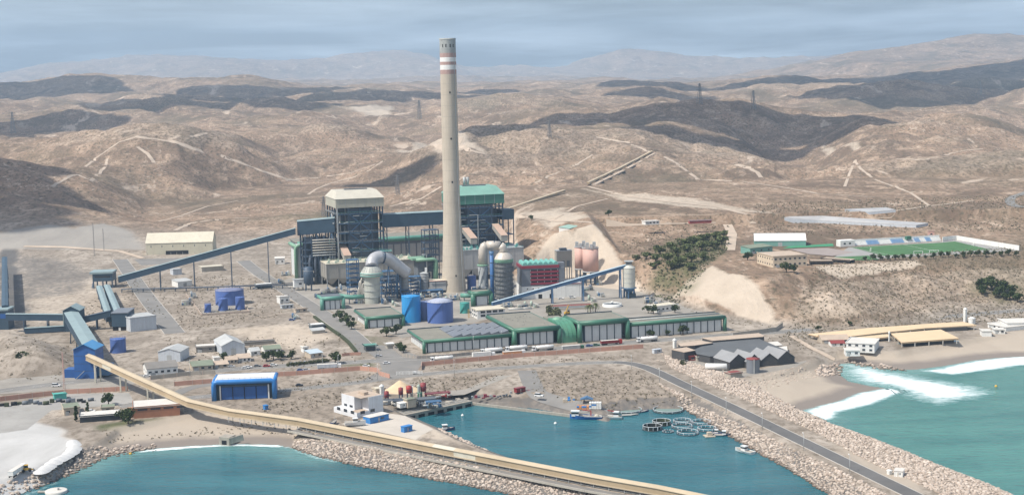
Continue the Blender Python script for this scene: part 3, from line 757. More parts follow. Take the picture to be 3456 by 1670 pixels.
# ---- boiler houses
def boiler(name, label, p, rz, W, Dp, H, hroof, wallm, roofm, seed, cap=14.0):
 rg = random.Random(seed)
 t = thing('boiler_house', label, 'boiler house', p, rz)
 zc = H - cap
 nx, ny = 5, 5
 xs = [W * i / (nx - 1) for i in range(nx)]; ys = [Dp * i / (ny - 1) for i in range(ny)]
 for i, x in enumerate(xs):
  for j, y in enumerate(ys):
   if 0 < i < nx - 1 and 0 < j < ny - 1: continue
   b = MB(); b.box(x - .55, x + .55, y - .55, y + .55, 0, zc); b.build('column', M_galv if (i == 0 and j == 0) else M_steel, t)
 floors = [10 + 8.2 * k for k in range(int((zc - 10) / 8.2) + 1)]
 for z in floors:
  b = MB()
  for y in (ys[0], ys[-1]): b.bar((0, y, z), (W, y, z), .5, .8)
  for x in (xs[0], xs[-1]): b.bar((x, 0, z), (x, Dp, z), .5, .8)
  b.build('floor_frame', M_steelb, t)
  b = MB(); b.box(-2.2, xs[1] * .8, ys[0] + 1, ys[-1] - 1, z + .42, z + .6); b.build('platform', M_dkgrey, t)
  b = MB()
  for k in range(12):
   y = 1 + (Dp - 2) * k / 11; b.bar((-2.1, y, z + .6), (-2.1, y, z + 1.8), .12)
  b.bar((-2.1, 1, z + 1.8), (-2.1, Dp - 1, z + 1.8), .14); b.bar((-2.1, 1, z + 1.2), (-2.1, Dp - 1, z + 1.2), .1); b.build('railing', M_galv, t)
  b = MB(); b.box(xs[1] * .1, W * .98, -1.3, -.6, z + .42, z + .56); b.build('walkway', M_dkgrey, t)
  b = MB(); b.bar((xs[1] * .1, -1.3, z + 1.7), (W * .98, -1.3, z + 1.7), .13)
  for k in range(14): x = xs[1] * .1 + W * .88 * k / 13; b.bar((x, -1.3, z + .5), (x, -1.3, z + 1.7), .1)
  b.build('railing', M_tealgear if rg.random() < .4 else M_galv, t)
 b = MB(); b.box(W * .22, W * .80, 1.6, Dp * .86, 8, zc - 1); b.build('furnace_casing', M_casing, t)
 b = MB(); b.box(W * .30, W * .72, 1.2, 2.0, zc - 16, zc - 3); b.build('casing_panel', M_steel, t)
 b = MB(); b.box(W * .80, W * .97, Dp * .3, Dp * .85, 20, zc - 6); b.build('economiser', M_casing, t)
 # cross bracing in the front and the left end
 for lo, hi in ((2, 4), (4, 6)):
  if hi < len(floors) + 1:
   z0 = floors[min(lo, len(floors) - 1)]; z1 = floors[min(hi, len(floors) - 1)]
   for a_, c_ in (((xs[1], -.1, z0), (xs[3], -.1, z1)), ((xs[3], -.1, z0), (xs[1], -.1, z1)), ((-.1, ys[1], z0), (-.1, ys[3], z1)), ((-.1, ys[3], z0), (-.1, ys[1], z1))):
    b = MB(); b.bar(a_, c_, .5); b.build('brace', M_steelb, t)
 # downcomers, headers and ducts between the floors
 for k in range(16):
  x = rg.uniform(.5, xs[1] * 1.1); y = rg.uniform(1.5, Dp * .8); z0 = rg.choice(floors[:-2]); r_ = rg.uniform(.35, .9)
  b = MB(); b.tube([(x, y, z0), (x, y, z0 + rg.uniform(8, 24))], r_, 8); b.build('pipe', M_galv if k % 3 else M_pipe, t)
 for k in range(14):
  z = rg.uniform(12, zc - 6); x0 = rg.uniform(0, W * .5); b = MB(); b.tube([(x0, -.2 + rg.uniform(-.3, 1.2), z), (x0 + rg.uniform(4, 13), .3, z)], rg.uniform(.2, .5), 8); b.build('pipe', M_galv, t)
 b = MB()
 for k in range(len(floors) - 1):             # stair tower
  z0, z1 = floors[k], floors[k + 1]
  y0, y1 = (2, 9) if k % 2 else (9, 2)
  b.bar((-3.2, y0, z0 + .5), (-3.2, y1, z1 + .5), 1.1, .3)
 b.build('stair', M_galv, t)
 # weather house on top
 prof = [(-1, zc), (Dp + 1, zc), (Dp + 1, zc + cap * .55), (Dp * .86, H), (Dp * .14, H), (-1, zc + cap * .55)]
 b = MB(); z1 = zc + cap * .55
 x0, x1 = -1.2, W + 1.2
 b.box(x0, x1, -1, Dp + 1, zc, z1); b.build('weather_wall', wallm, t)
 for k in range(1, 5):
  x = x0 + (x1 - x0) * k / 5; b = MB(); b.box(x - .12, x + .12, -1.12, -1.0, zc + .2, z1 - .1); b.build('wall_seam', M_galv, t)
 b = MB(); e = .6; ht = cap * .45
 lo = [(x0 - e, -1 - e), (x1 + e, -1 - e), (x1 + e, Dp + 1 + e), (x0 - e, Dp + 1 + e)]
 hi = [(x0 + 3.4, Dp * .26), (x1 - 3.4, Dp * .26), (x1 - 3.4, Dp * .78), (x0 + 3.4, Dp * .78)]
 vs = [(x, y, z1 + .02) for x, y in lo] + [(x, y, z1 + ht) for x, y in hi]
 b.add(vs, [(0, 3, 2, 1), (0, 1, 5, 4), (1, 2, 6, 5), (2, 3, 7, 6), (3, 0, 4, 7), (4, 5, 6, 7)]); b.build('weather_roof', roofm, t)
 b = MB(); b.box(W * .28, W * .78, Dp * .45, Dp * .55, z1 + ht, z1 + ht + .9); b.build('ridge_vent', M_dkgrey, t)
 return t
pb1 = at_y('1', 530, 930, 1230.0); pb1.z = G
H1 = loc_z('1', 200, pb1) / 0.955
boiler('boiler_house', 'open steel boiler tower topped by a cream cladding house', pb1, E1, 40.0, 42.0, loc_z('1', 196, pb1) + 6.2, 8, mat('grey_cream_cladding', (0.43, 0.415, 0.34), 0.6, 0.08, 0.1, dirt=0.2, streak=0.3, dirtcol=(0.28, 0.26, 0.2), ribs=1.4), mat('grey_cream_roof', (0.52, 0.49, 0.41), 0.6, 0.08, 0.1, dirt=0.25, dirtcol=(0.38, 0.33, 0.27)), 3)
pb2 = wpt(pb1, E1, 107.0); pb2.z = G
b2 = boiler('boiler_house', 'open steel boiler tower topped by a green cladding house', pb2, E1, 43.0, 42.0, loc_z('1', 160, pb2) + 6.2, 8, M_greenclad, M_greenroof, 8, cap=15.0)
b = MB(); b.box(43.6, 55, 4, 20, loc_z('1', 410, pb2), loc_z('1', 318, pb2)); b.build('annex', M_galside, b2)
for x in (44.2, 54.4):
 for y in (4.6, 19.4):
  b = MB(); b.box(x - .4, x + .4, y - .4, y + .4, 0, loc_z('1', 410, pb2)); b.build('annex_column', M_steel, b2)
for k in range(4):
 b = MB(); z = 6 + 9 * k; b.box(43.7, 54.9, 4.1, 19.9, z, z + .4); b.build('annex_floor', M_steel, b2)
for x in (24, 30, 33):
 b = MB(); zt_ = loc_z('1', 158, pb2) + 6; b.lathe([(1.3, zt_), (1.3, zt_ + 7)], (x - 12, 34), 12); b.build('safety_vent', M_galv, b2)
b = MB()
for z in (16, 24, 32, 40, 48): b.bar((12, -1.6, z), (26, -1.6, z), .5, .4)
b.bar((19, -1.8, 10), (19, -1.8, 53), .7, .5); b.bar((11, -1.8, 53), (20, -1.8, 53), .7, .5); b.build('riser_duct', M_galv, b2)

# ---- galleries
def gallery(name, label, p0, p1, w, h, m_side, m_top, legs=(), group=None, cat='conveyor', legm=None, rib=True, roof=0.5, bay=7.0):
 """covered belt conveyor between two points (centre of its floor)"""
 p0 = Vector(p0); p1 = Vector(p1); d = p1 - p0; L = d.length
 t = thing(name, label, cat, (p0.x, p0.y, G), math.atan2(d.y, d.x), group)
 hl = math.hypot(d.x, d.y); z0, z1 = p0.z - G, p1.z - G
 def sec(o, x0, x1, prof, nm, m, par=t):
  b = MB(); a = z0 + (z1 - z0) * x0 / hl; c = z0 + (z1 - z0) * x1 / hl; n = len(prof)
  b.add([(x0, y, a + z) for y, z in prof] + [(x1, y, c + z) for y, z in prof],
              [tuple(range(n))[::-1], tuple(range(n, 2 * n))] + [(i, (i + 1) % n, n + (i + 1) % n, n + i) for i in range(n)])
  return b.build(nm, m, par)
 hw = w / 2
 sec(t, 0, hl, [(-hw, 0), (hw, 0), (hw, h), (-hw, h)], 'casing', m_side)
 rf = sec(t, -.3, hl + .3, [(-hw - .25, h + .02), (hw + .25, h + .02), (hw + .25, h + .12), (0, h + .12 + roof), (-hw - .25, h + .12)], 'roof', m_top)
 if rib:
  b = MB(); n = max(2, int(hl / bay))
  for k in range(n + 1):
   x = hl * k / n; zz = z0 + (z1 - z0) * k / n
   for s in (-1, 1): b.box(x - .12, x + .12, s * hw - .09, s * hw + .09, zz - .3, zz + h)
  b.build('wall_ribs', m_side, t)
 sec(t, 0, hl, [(-hw - .08, -.55), (-hw + .3, -.55), (-hw + .3, -.02), (-hw - .08, -.02)], 'girder', legm or M_steel)
 sec(t, 0, hl, [(hw - .3, -.55), (hw + .08, -.55), (hw + .08, -.02), (hw - .3, -.02)], 'girder', legm or M_steel)
 for x in legs:
  x = x * hl; zz = z0 + (z1 - z0) * x / hl - .5
  b = MB(); q = min(.8, hw * .45)
  for s in (-1, 1): b.bar((x, s * hw * .9, zz), (x, s * (hw + zz * .02), -.3), .7)
  n = max(1, int(zz / 9))
  for k in range(n):
   b.bar((x, -hw, zz * k / n), (x, hw, zz * (k + 1) / n), .3); b.bar((x, -hw, zz * (k + 1) / n), (x, hw, zz * (k + 1) / n), .35)
  b.build('trestle', legm or M_steel, t)
 return t
# between the boilers and to the head house
zg0 = z_of('1', 485, pb1); zg1 = z_of('1', 372, pb1)
a = wpt(pb1, E1, 40.6, 8); c = wpt(pb2, E1, -0.6, 8)
gallery('bunker_gallery', 'blue coal bunker gallery bridging the two boiler towers', (a.x, a.y, zg0 + 1), (c.x, c.y, zg0 + 1), 12, zg1 - zg0, M_galside, M_galtop, (.05, .35, .68, .95), roof=.8)
hh0 = at_y('1', 140, 500, 1228.0); hh1 = wpt(pb1, E1, -1.0, 8)
zt0 = z_of('1', 402, hh0); zb0 = z_of('1', 522, hh0)
gallery('head_house', 'long blue head house where the inclined coal conveyor reaches the cream boiler tower', (hh0.x, hh0.y + 6, zb0), (hh1.x, hh1.y, zb0 + 2), 12, zt0 - zb0, M_galside, M_galtop, (.06, .5, .95), roof=.8, cat='conveyor house')
# inclined conveyor up from the coal yard
i0 = at_y('4', 1085, 560, 1203.0); i1 = at_y('1', 128, 512, 1226.0)
gallery('inclined_conveyor', 'long blue grey inclined coal conveyor climbing from the yard to the boilers', (i0.x, i0.y, i0.z - 1.0), (i1.x, i1.y, i1.z + .3), 5.0, 4.6, M_galside, M_galtop, (.23, .42, .63, .84), roof=.4)
# transfer tower at its foot
tw = at_z('4', 850, 632); tt_ = thing('transfer_tower', 'small dark blue transfer house at the foot of the inclined conveyor', 'transfer house', tw, rad(4))
hz = loc_z('4', 500, tw)
part(tt_, 'walls', M_galside, lambda b: b.box(0, 17, 0, 16, 6, hz))
part(tt_, 'roof', M_galtop, lambda b: b.box(-2.2, 17.6, -1.0, 17, hz + .02, hz + 1.6))
for x in (.6, 8.5, 16.4):
 for y in (.6, 15.4): part(tt_, 'column', M_steel, lambda b: b.box(x - .5, x + .5, y - .5, y + .5, -.2, 6))
part(tt_, 'window_band', M_glass, lambda b: b.box(2, 15, -.06, 0, hz - 3.4, hz - 2.0))
part(tt_, 'stair', M_steel, lambda b: b.bar((-1.2, 2, 0), (-1.2, 14, hz - 3), 1.0, .3))
# twin galleries towards the sea
for k, (xa, ya, xb, yb) in enumerate([(905, 600, 1000, 885), (975, 592, 1078, 838)]):
 q0 = at_y('4', xa, ya, 1198.0); q1 = at_y('4', xb, yb, 1022.0)
 gallery('twin_gallery', ['pale roofed coal gallery beside its twin, the one nearer the coal heap', 'pale roofed coal gallery beside its twin, the one nearer the yard road'][k],
   (q0.x, q0.y, q0.z - 4.5), (q1.x, q1.y, q1.z - 4.0), 4.6, 3.6, M_galside, M_galtop, (.2, .5, .8), 'pair of coal galleries', roof=.7)
# dark transfer building they end in
q = at_z('4', 1025, 1018); tt_ = thing('transfer_building', 'dark blue boxy transfer building beside the white shed', 'transfer building', q, rad(2)); hz = loc_z('4', 862, q)
part(tt_, 'walls', M_galside, lambda b: b.box(0, 11.2, 0, 22, 2.8, hz))
part(tt_, 'roof', M_slate, lambda b: b.box(-.4, 11.6, -.4, 22.4, hz + .02, hz + .6))
part(tt_, 'plinth', M_black, lambda b: b.box(.4, 10.8, .5, 21.6, -.2, 2.8))
for x in (3, 7): part(tt_, 'cladding_seam', M_steel, lambda b: b.box(x - .1, x + .1, -.08, 0, 3, hz))
part(tt_, 'door', M_white, lambda b: b.box(4.5, 6, .36, .5, 0, 2.3))
# transfer tower with gable and gallery to the shore tower
q = at_z('4', 585, 1028); hz = loc_z('4', 835, q); tg = thing('gabled_transfer_tower', 'blue grey gabled transfer tower above the beige mound', 'transfer tower', q, rad(2))
TG = q.copy()
part(tg, 'walls', M_galside, lambda b: b.box(0, 11.5, 0, 14, -.3, hz))
part(tg, 'gable', M_galside, lambda b: b.yprism([(0, hz), (11.5, hz), (5.75, hz + 3)], .01, 13.99))
part(tg, 'roof_slope', M_galtop, lambda b: b.add([(-.6, -.8, hz - .3), (5.75, -.8, hz + 3.05), (5.75, 14.6, hz + 3.05), (-.6, 14.6, hz - .3), (-.6, -.8, hz - .05), (5.75, -.8, hz + 3.35), (5.75, 14.6, hz + 3.35), (-.6, 14.6, hz - .05)], [(0, 3, 2, 1), (4, 5, 6, 7), (0, 1, 5, 4), (1, 2, 6, 5), (2, 3, 7, 6), (3, 0, 4, 7)]))
part(tg, 'roof_slope', M_galtop, lambda b: b.add([(12.1, -.8, hz - .3), (5.75, -.8, hz + 3.05), (5.75, 14.6, hz + 3.05), (12.1, 14.6, hz - .3), (12.1, -.8, hz - .05), (5.75, -.8, hz + 3.35), (5.75, 14.6, hz + 3.35), (12.1, 14.6, hz - .05)], [(0, 1, 2, 3), (4, 7, 6, 5), (0, 4, 5, 1), (1, 5, 6, 2), (2, 6, 7, 3), (3, 7, 4, 0)]))
part(tg, 'corner_post', M_galtop, lambda b: b.box(-.15, .35, -.12, .2, 0, hz - .3))
part(tg, 'window', M_glass, lambda b: b.box(3, 8, -.06, 0.02, hz - 2.2, hz - 1.0))
# blue shore tower
q = at_z('5', 552, 388); hz = loc_z('5', 172, q); BT = q.copy()
ts = thing('shore_tower', 'tall bright blue conveyor tower with gabled roof where the ochre gallery starts', 'conveyor tower', q, rad(-4))
Wt = 13.0
part(ts, 'walls', M_blue, lambda b: b.box(0, Wt, 0, 14, -.3, hz))
part(ts, 'gable', M_blue, lambda b: b.yprism([(0, hz), (Wt, hz), (Wt / 2, hz + 3)], .01, 13.99))
M_blueroof = mat('light_blue_roof', (0.07, 0.26, 0.50), 0.45, 0.08, 0.2)
part(ts, 'roof_slope', M_blueroof, lambda b: b.add([(-.6, -.9, hz - .3), (Wt / 2, -.9, hz + 3.05), (Wt / 2, 14.6, hz + 3.05), (-.6, 14.6, hz - .3), (-.6, -.9, hz - .05), (Wt / 2, -.9, hz + 3.35), (Wt / 2, 14.6, hz + 3.35), (-.6, 14.6, hz - .05)], [(0, 3, 2, 1), (4, 5, 6, 7), (0, 1, 5, 4), (1, 2, 6, 5), (2, 3, 7, 6), (3, 0, 4, 7)]))
part(ts, 'roof_slope', M_blueroof, lambda b: b.add([(Wt + .6, -.9, hz - .3), (Wt / 2, -.9, hz + 3.05), (Wt / 2, 14.6, hz + 3.05), (Wt + .6, 14.6, hz - .3), (Wt + .6, -.9, hz - .05), (Wt / 2, -.9, hz + 3.35), (Wt / 2, 14.6, hz + 3.35), (Wt + .6, 14.6, hz - .05)], [(0, 1, 2, 3), (4, 7, 6, 5), (0, 4, 5, 1), (1, 5, 6, 2), (2, 6, 7, 3), (3, 7, 4, 0)]))
for z in (4.5, 9, 13.5): part(ts, 'wall_seam', M_steel, lambda b: b.box(-.06, Wt + .06, -.06, 14.06, z, z + .18))
part(ts, 'stair_stringer', M_galv, lambda b: b.bar((1, -1.2, 0), (6.5, -1.2, 5), 1.0, .25))
part(ts, 'annex', M_blue, lambda b: b.box(-7.5, -.05, 3, 11, 0, 5))
part(ts, 'annex', M_steelb, lambda b: b.box(Wt + .05, Wt + 7, 2, 12, 1.5, 7.5))
part(ts, 'corner_post', M_galv, lambda b: b.box(Wt - .05, Wt + .3, -.3, .05, 0, hz * .62))
# gallery between the two towers
g0 = wpt(TG, rad(2), 5.8, -.3); g1 = wpt(BT, rad(-4), Wt / 2, 14.2)
gallery('tower_gallery', 'wide pale roofed gallery from the gabled transfer tower down to the blue tower', (g0.x, g0.y, loc_z('4', 835, TG) + G - 6.5), (g1.x, g1.y, loc_z('5', 172, BT) + G - 7.0), 9.4, 5.4, M_galside, M_galtop, (.3, .6), roof=.6)
# low galleries to the coal yard edge
q0 = at_y('4', 60, 862, 1010.0); g0 = wpt(TG, rad(2), -.2, 6)
gallery('yard_gallery', 'upper dark blue gallery running level into the gabled transfer tower', (q0.x, q0.y, q0.z - 3.8), (g0.x, g0.y, z_of('4', 915, g0)), 4.2, 3.8, M_galside, M_galtop, (.3, .7), roof=.3)
q0 = at_y('4', 230, 1000, 1002.0); g0 = wpt(TG, rad(2), -.2, 1.5)
gallery('yard_gallery', 'lower dark gallery entering the foot of the gabled transfer tower', (q0.x, q0.y, G + .8), (g0.x, g0.y, G + 1.0), 3.6, 3.2, M_galside, M_galtop, (), roof=.3)
g0 = wpt(TG, rad(2), 11.7, 7); g1 = at_y('4', 1020, 930, 1015.0)
gallery('link_gallery', 'short dark gallery between the gabled tower and the boxy transfer building', (g0.x, g0.y, G + 5.5), (g1.x - .4, g1.y, G + 9.5), 4.2, 3.8, M_galside, M_steel, (.5,), roof=.3)
# building and long gallery at the coal yard's edge
q = at_z('4', -60, 1010); hz = loc_z('4', 838, q); tt_ = thing('yard_transfer_building', 'dark blue transfer building at the edge of the coal yard', 'transfer building', q, rad(2))
part(tt_, 'walls', M_galside, lambda b: b.box(0, 11.0, 0, 14, 0, hz)); part(tt_, 'roof', M_galtop, lambda b: b.box(-.5, 11.3, -.5, 14.5, hz + .02, hz + 1.2)); part(tt_, 'blue_band', M_blue, lambda b: b.box(.2, 10.6, -.07, 0, hz - 5.5, hz - 2.2))
part(tt_, 'seam', M_steel, lambda b: b.box(5.3, 5.5, -.08, 0, .5, hz - .5))
q0 = at_y('4', 40, 330, 1330.0); q1 = at_y('4', 45, 800, 1030.0)
gallery('stockyard_gallery', 'long dark stockyard gallery along the edge of the coal yard', (q0.x, q0.y, G + 13), (q1.x, q1.y, G + 12), 4.2, 4.0, M_steel, M_galside, (.1, .3, .5, .7, .9), roof=.5)
# ochre gallery along the breakwater
c0 = wpt(BT, rad(-4), 9.3, -.2)
OCH = [Vector((c0.x, c0.y, z_of('5', 245, c0)))]
for x, y, z in [(1400, 585, 11.0), (1700, 655, 8.2)]: OCH.append(at_z('5', x, y, z))
for w, x, y, z in [('6', 0, 732, 7.0), ('6', 1000, 930, 7.0), ('6', 2184, 1160, 7.0), ('7', 930, 1205, 7.0), ('F', 1900, 1295, 7.0), ('F', 2300, 1380, 7.0)]: OCH.append(at_z(w, x, y, z))
for i_ in range(3, len(OCH)):
 OCH[i_] = OCH[i_] + Vector((1.4, 1.9, 0))
def ochre():
 t = thing('ochre_gallery', 'very long ochre covered conveyor from the blue tower along the rock breakwater', 'conveyor', (OCH[0].x, OCH[0].y, G))
 o = Vector((OCH[0].x, OCH[0].y, G)); w, h = 3.9, 2.5
 pts = []
 for i in range(len(OCH) - 1):
  n = max(1, int((OCH[i + 1] - OCH[i]).length / 12.0))
  for k in range(n): pts.append(OCH[i].lerp(OCH[i + 1], k / n))
 pts.append(OCH[-1])
 rg = random.Random(4); fr = []
 for i, p in enumerate(pts):
  d = pts[min(i + 1, len(pts) - 1)] - pts[max(i - 1, 0)]; d.z = 0; d.normalize(); fr.append((p - o, Vector((-d.y, d.x, 0))))
 for i in range(len(pts) - 1):
  (p, n0), (q, n1) = fr[i], fr[i + 1]; up = Vector((0, 0, 1)); hw = w / 2
  b = MB(); pr = [(-hw, 0), (hw, 0), (hw, h), (-hw, h)]
  b.add([p + n0 * y + up * z for y, z in pr] + [q + n1 * y + up * z for y, z in pr], [(0, 1, 2, 3)[::-1], (4, 5, 6, 7)] + [(k, (k + 1) % 4, 4 + (k + 1) % 4, 4 + k) for k in range(4)])
  m_ = M_patch if rg.random() < .14 else M_conv
  b.build('wall_section', m_, t)
  b = MB(); pr = [(-hw - .3, h + .03), (hw + .3, h + .03), (hw + .3, h + .15), (.3, h + .95), (-.3, h + .95), (-hw - .3, h + .15)]
  b.add([p + n0 * y + up * z for y, z in pr] + [q + n1 * y + up * z for y, z in pr], [tuple(range(6))[::-1], tuple(range(6, 12))] + [(k, (k + 1) % 6, 6 + (k + 1) % 6, 6 + k) for k in range(6)])
  b.build('roof_section', M_patch if rg.random() < .05 else M_convtop, t)
  b = MB()
  for s in (-1, 1): b.bar(p + n0 * (s * (hw + .06)) - up * .1, q + n1 * (s * (hw + .06)) - up * .1, .22, .5)
  b.bar(p + n0 * (-hw - .33) + up * (h + .1), q + n1 * (-hw - .33) + up * (h + .1), .16, .22)
  b.build('edge_beam', M_convtop, t)
  if pts[i].z < 9:
   for s in (-1, 1):
    for f in (0, .5):
     g = p.lerp(q, f) + n0 * (s * hw * .85); b = MB(); b.bar(g, (g.x, g.y, -.4), .28); b.build('leg', M_galv, t)
   b = MB(); b.bar(p - n0 * (hw + 1.2) + up * (-.9), q - n1 * (hw + 1.2) + up * (-.9), .1); b.build('rail', M_galv, t)
  elif i % 3 == 1:
   for s in (-1, 1):
    g = p + n0 * (s * hw * .85); b = MB(); b.bar(g, (g.x, g.y, -.4), .8); b.build('leg', M_patch, t)
   b = MB(); b.bar(p - n0 * hw - up * 1.0, p + n0 * hw - up * 1.0, .6); b.build('cross_beam', M_patch, t)
ochre()

# ---- turbine hall and what stands round the boilers
q = at_z('1', 150, 915); th = thing('turbine_hall', 'cream and green turbine hall standing behind the boiler towers', 'turbine hall', q, E1); hz = loc_z('1', 622, q)
part(th, 'end_bay', M_panel, lambda b: b.box(0, 9, 0, 30, -.2, hz - 1.5))
part(th, 'hall_walls', M_greyw, lambda b: b.box(9.02, 205, 48, 84, -.2, hz - 3))
part(th, 'hall_roof', M_groof, lambda b: b.box(8, 206, 47, 85, hz - 2.98, hz - 2.2))
part(th, 'edge_tube', M_ttube, lambda b: b.tube([(9, 48, hz - 4), (205, 48, hz - 4)], 2.4, 14))
part(th, 'edge_tube', M_ltube, lambda b: b.tube([(-1.2, -.5, 0), (-1.2, -.5, hz - 3), (-.6, -.5, hz - 1), (1, -.5, hz), (9, -.5, hz)], 1.6, 12))
part(th, 'edge_tube', M_ltube, lambda b: b.tube([(-1.0, -.5, hz - .6), (-1.0, 30, hz - .6)], 1.7, 12))
for k in range(6): part(th, 'wall_seam', M_greyw, lambda b: b.box(1.4 + k * 1.4, 1.52 + k * 1.4, -.08, 0, 0, hz - 2))
for k in range(26): part(th, 'wall_panel', M_espl, lambda b: b.box(12 + k * 7.4, 18 + k * 7.4, 47.9, 48, 2, hz - 9))
# coal bunker frame left of the cream boiler
q = at_y('1', 232, 1020, 1222.0); q.z = G; bk = thing('coal_bunker_structure', 'dark steel bunker frame with pipes beside the cream topped boiler tower', 'steel frame', q, E1); Wb = 22.0; hb = z_of('1', 520, q) - G
for i in range(5):
 for j in range(3): part(bk, 'column', M_steel, lambda b: b.box(i * Wb / 4 - .5, i * Wb / 4 + .5, j * 10 - .5, j * 10 + .5, -.3, hb - 1))
for k in range(6):
 z = 6 + k * (hb - 8) / 6; part(bk, 'floor', M_steel, lambda b: b.box(-.8, Wb + .8, -.8, 20.8, z, z + .7))
part(bk, 'bunker', M_casing, lambda b: b.box(1, Wb - 1, 6, 19, 12, hb - 4))
for k in range(7): part(bk, 'pipe', M_pipe if k < 5 else M_galv, lambda b: b.tube([(6, -1.1 - .1 * k, hb - 5 - k * 2.2), (Wb + 4, -1.1 - .1 * k, hb - 5 - k * 2.2)], .5, 8))
for k, x in enumerate((3, 8, 12.5, 17)): part(bk, 'coal_pipe', M_casing, lambda b: b.tube([(x, -1.4, 1), (x, -1.4, hb * .45), (x + 1.2, 1, hb * .6)], 1.1, 10))
q = at_z('1', 250, 1030); hs = loc_z('1', 818, q); h0 = loc_z('1', 940, q)
st = thing('hopper_silo', 'dark blue silo on legs in front of the bunker frame', 'silo', q)
part(st, 'shell', M_steel, lambda b: b.lathe([(.8, h0 - 4), (4, h0), (4, hs), (0.1, hs + .8)], n=20, cap=False))
for a in range(4): part(st, 'leg', M_steel, lambda b: b.bar((3.2 * math.cos(a * 1.571 + .8), 3.2 * math.sin(a * 1.571 + .8), 0), (3.2 * math.cos(a * 1.571 + .8), 3.2 * math.sin(a * 1.571 + .8), h0 + 1), .6))
part(st, 'ring', M_galv, lambda b: b.lathe([(4.15, hs - 3), (4.15, hs - 2.6)], n=20, cap=False))
q = at_z('1', 118, 1032); hs = loc_z('1', 935, q); h0 = loc_z('1', 1002, q)
st = thing('control_cabin', 'white control cabin raised on posts beside the station road', 'cabin', q, E1)
part(st, 'cabin', M_white, lambda b: b.box(0, 8.2, 0, 6, h0, hs)); part(st, 'roof', M_galv, lambda b: b.box(-.4, 8.6, -.4, 6.4, hs + .02, hs + .4)); part(st, 'window', M_glass, lambda b: b.box(4, 6.4, -.05, .02, h0 + 2.2, h0 + 3.6))
for x in (.5, 4, 7.7):
 for y in (.5, 5.5): part(st, 'post', M_steel, lambda b: b.box(x - .2, x + .2, y - .2, y + .2, -.2, h0))

def precipitator(label, p, W, Dp, H, m_wall, m_gear, seed, hop=True):
 rg = random.Random(seed); t = thing('precipitator', label, 'precipitator', p, E1)
 part(t, 'casing', m_wall, lambda b: b.box(0, W, 0, Dp, H * .38, H))
 n = max(2, int(W / 9))
 for i in range(n):
  for j in range(3):
   x0, x1 = W * i / n, W * (i + 1) / n; y0, y1 = Dp * j / 3, Dp * (j + 1) / 3; xm, ym = (x0 + x1) / 2, (y0 + y1) / 2; z1 = H * .38 - .02; z0 = H * .12
   if j == 0 or i == 0:
    part(t, 'hopper', m_wall, lambda b: b.add([(x0 + .1, y0 + .1, z1), (x1 - .1, y0 + .1, z1), (x1 - .1, y1 - .1, z1), (x0 + .1, y1 - .1, z1), (xm - .8, ym - .8, z0), (xm + .8, ym - .8, z0), (xm + .8, ym + .8, z0), (xm - .8, ym + .8, z0)], [(0, 1, 2, 3), (4, 7, 6, 5), (0, 4, 5, 1), (1, 5, 6, 2), (2, 6, 7, 3), (3, 7, 4, 0)]))
  for y in (.5, Dp - .5): part(t, 'column', M_galv, lambda b: b.box(W * i / n - .0, W * i / n + .7, y - .35, y + .35, -.2, H * .38))
 for i in range(n + 1): part(t, 'stiffener', m_wall, lambda b: b.box(W * i / n - .2, W * i / n + .2, -.35, 0, H * .38, H - .1))
 for j in range(4): part(t, 'stiffener', m_wall, lambda b: b.box(-.35, 0, Dp * j / 3 - .2, Dp * j / 3 + .2, H * .38, H - .1))
 part(t, 'roof_deck', M_creamroof if seed == 1 else M_galv, lambda b: b.box(-.5, W + .5, -.5, Dp + .5, H + .02, H + .35))
 for k in range(int(W / 3.2)):
  x = 1.5 + k * 3.2; y = rg.choice((2.0, 9.0, 16.0))
  if y < Dp - 2:
   o = part(t, 'transformer', m_gear, lambda b: b.box(x, x + 1.9, y, y + 1.6, H + .35, H + 2.1)); 
   b = MB(); b.lathe([(.25, H + 2.1), (.25, H + 3.4)], (x + .95, y + .8), 6); b.build('bushing', m_gear, o)
 b = MB()
 for y in (0, Dp):
  b.bar((0, y, H + 1.5), (W, y, H + 1.5), .16); b.bar((0, y, H + .95), (W, y, H + .95), .12)
  for k in range(int(W / 2.5)): b.bar((k * 2.5, y, H + .3), (k * 2.5, y, H + 1.5), .12)
 b.build('railing', m_gear, t)
 return t
pe1 = at_z('1', 418, 1006); precipitator('beige box precipitator with hoppers in front of the cream topped boiler', pe1, 78, 24, loc_z('1', 792, pe1), M_esp, M_gear, 1)
pe2 = at_y('1', 1652, 905, 1225.0); pe2.z = G; precipitator('pale grey precipitator in front of the green topped boiler', pe2, 56, 26, z_of('1', 668, pe2) - G, M_espl, M_tealgear, 2)
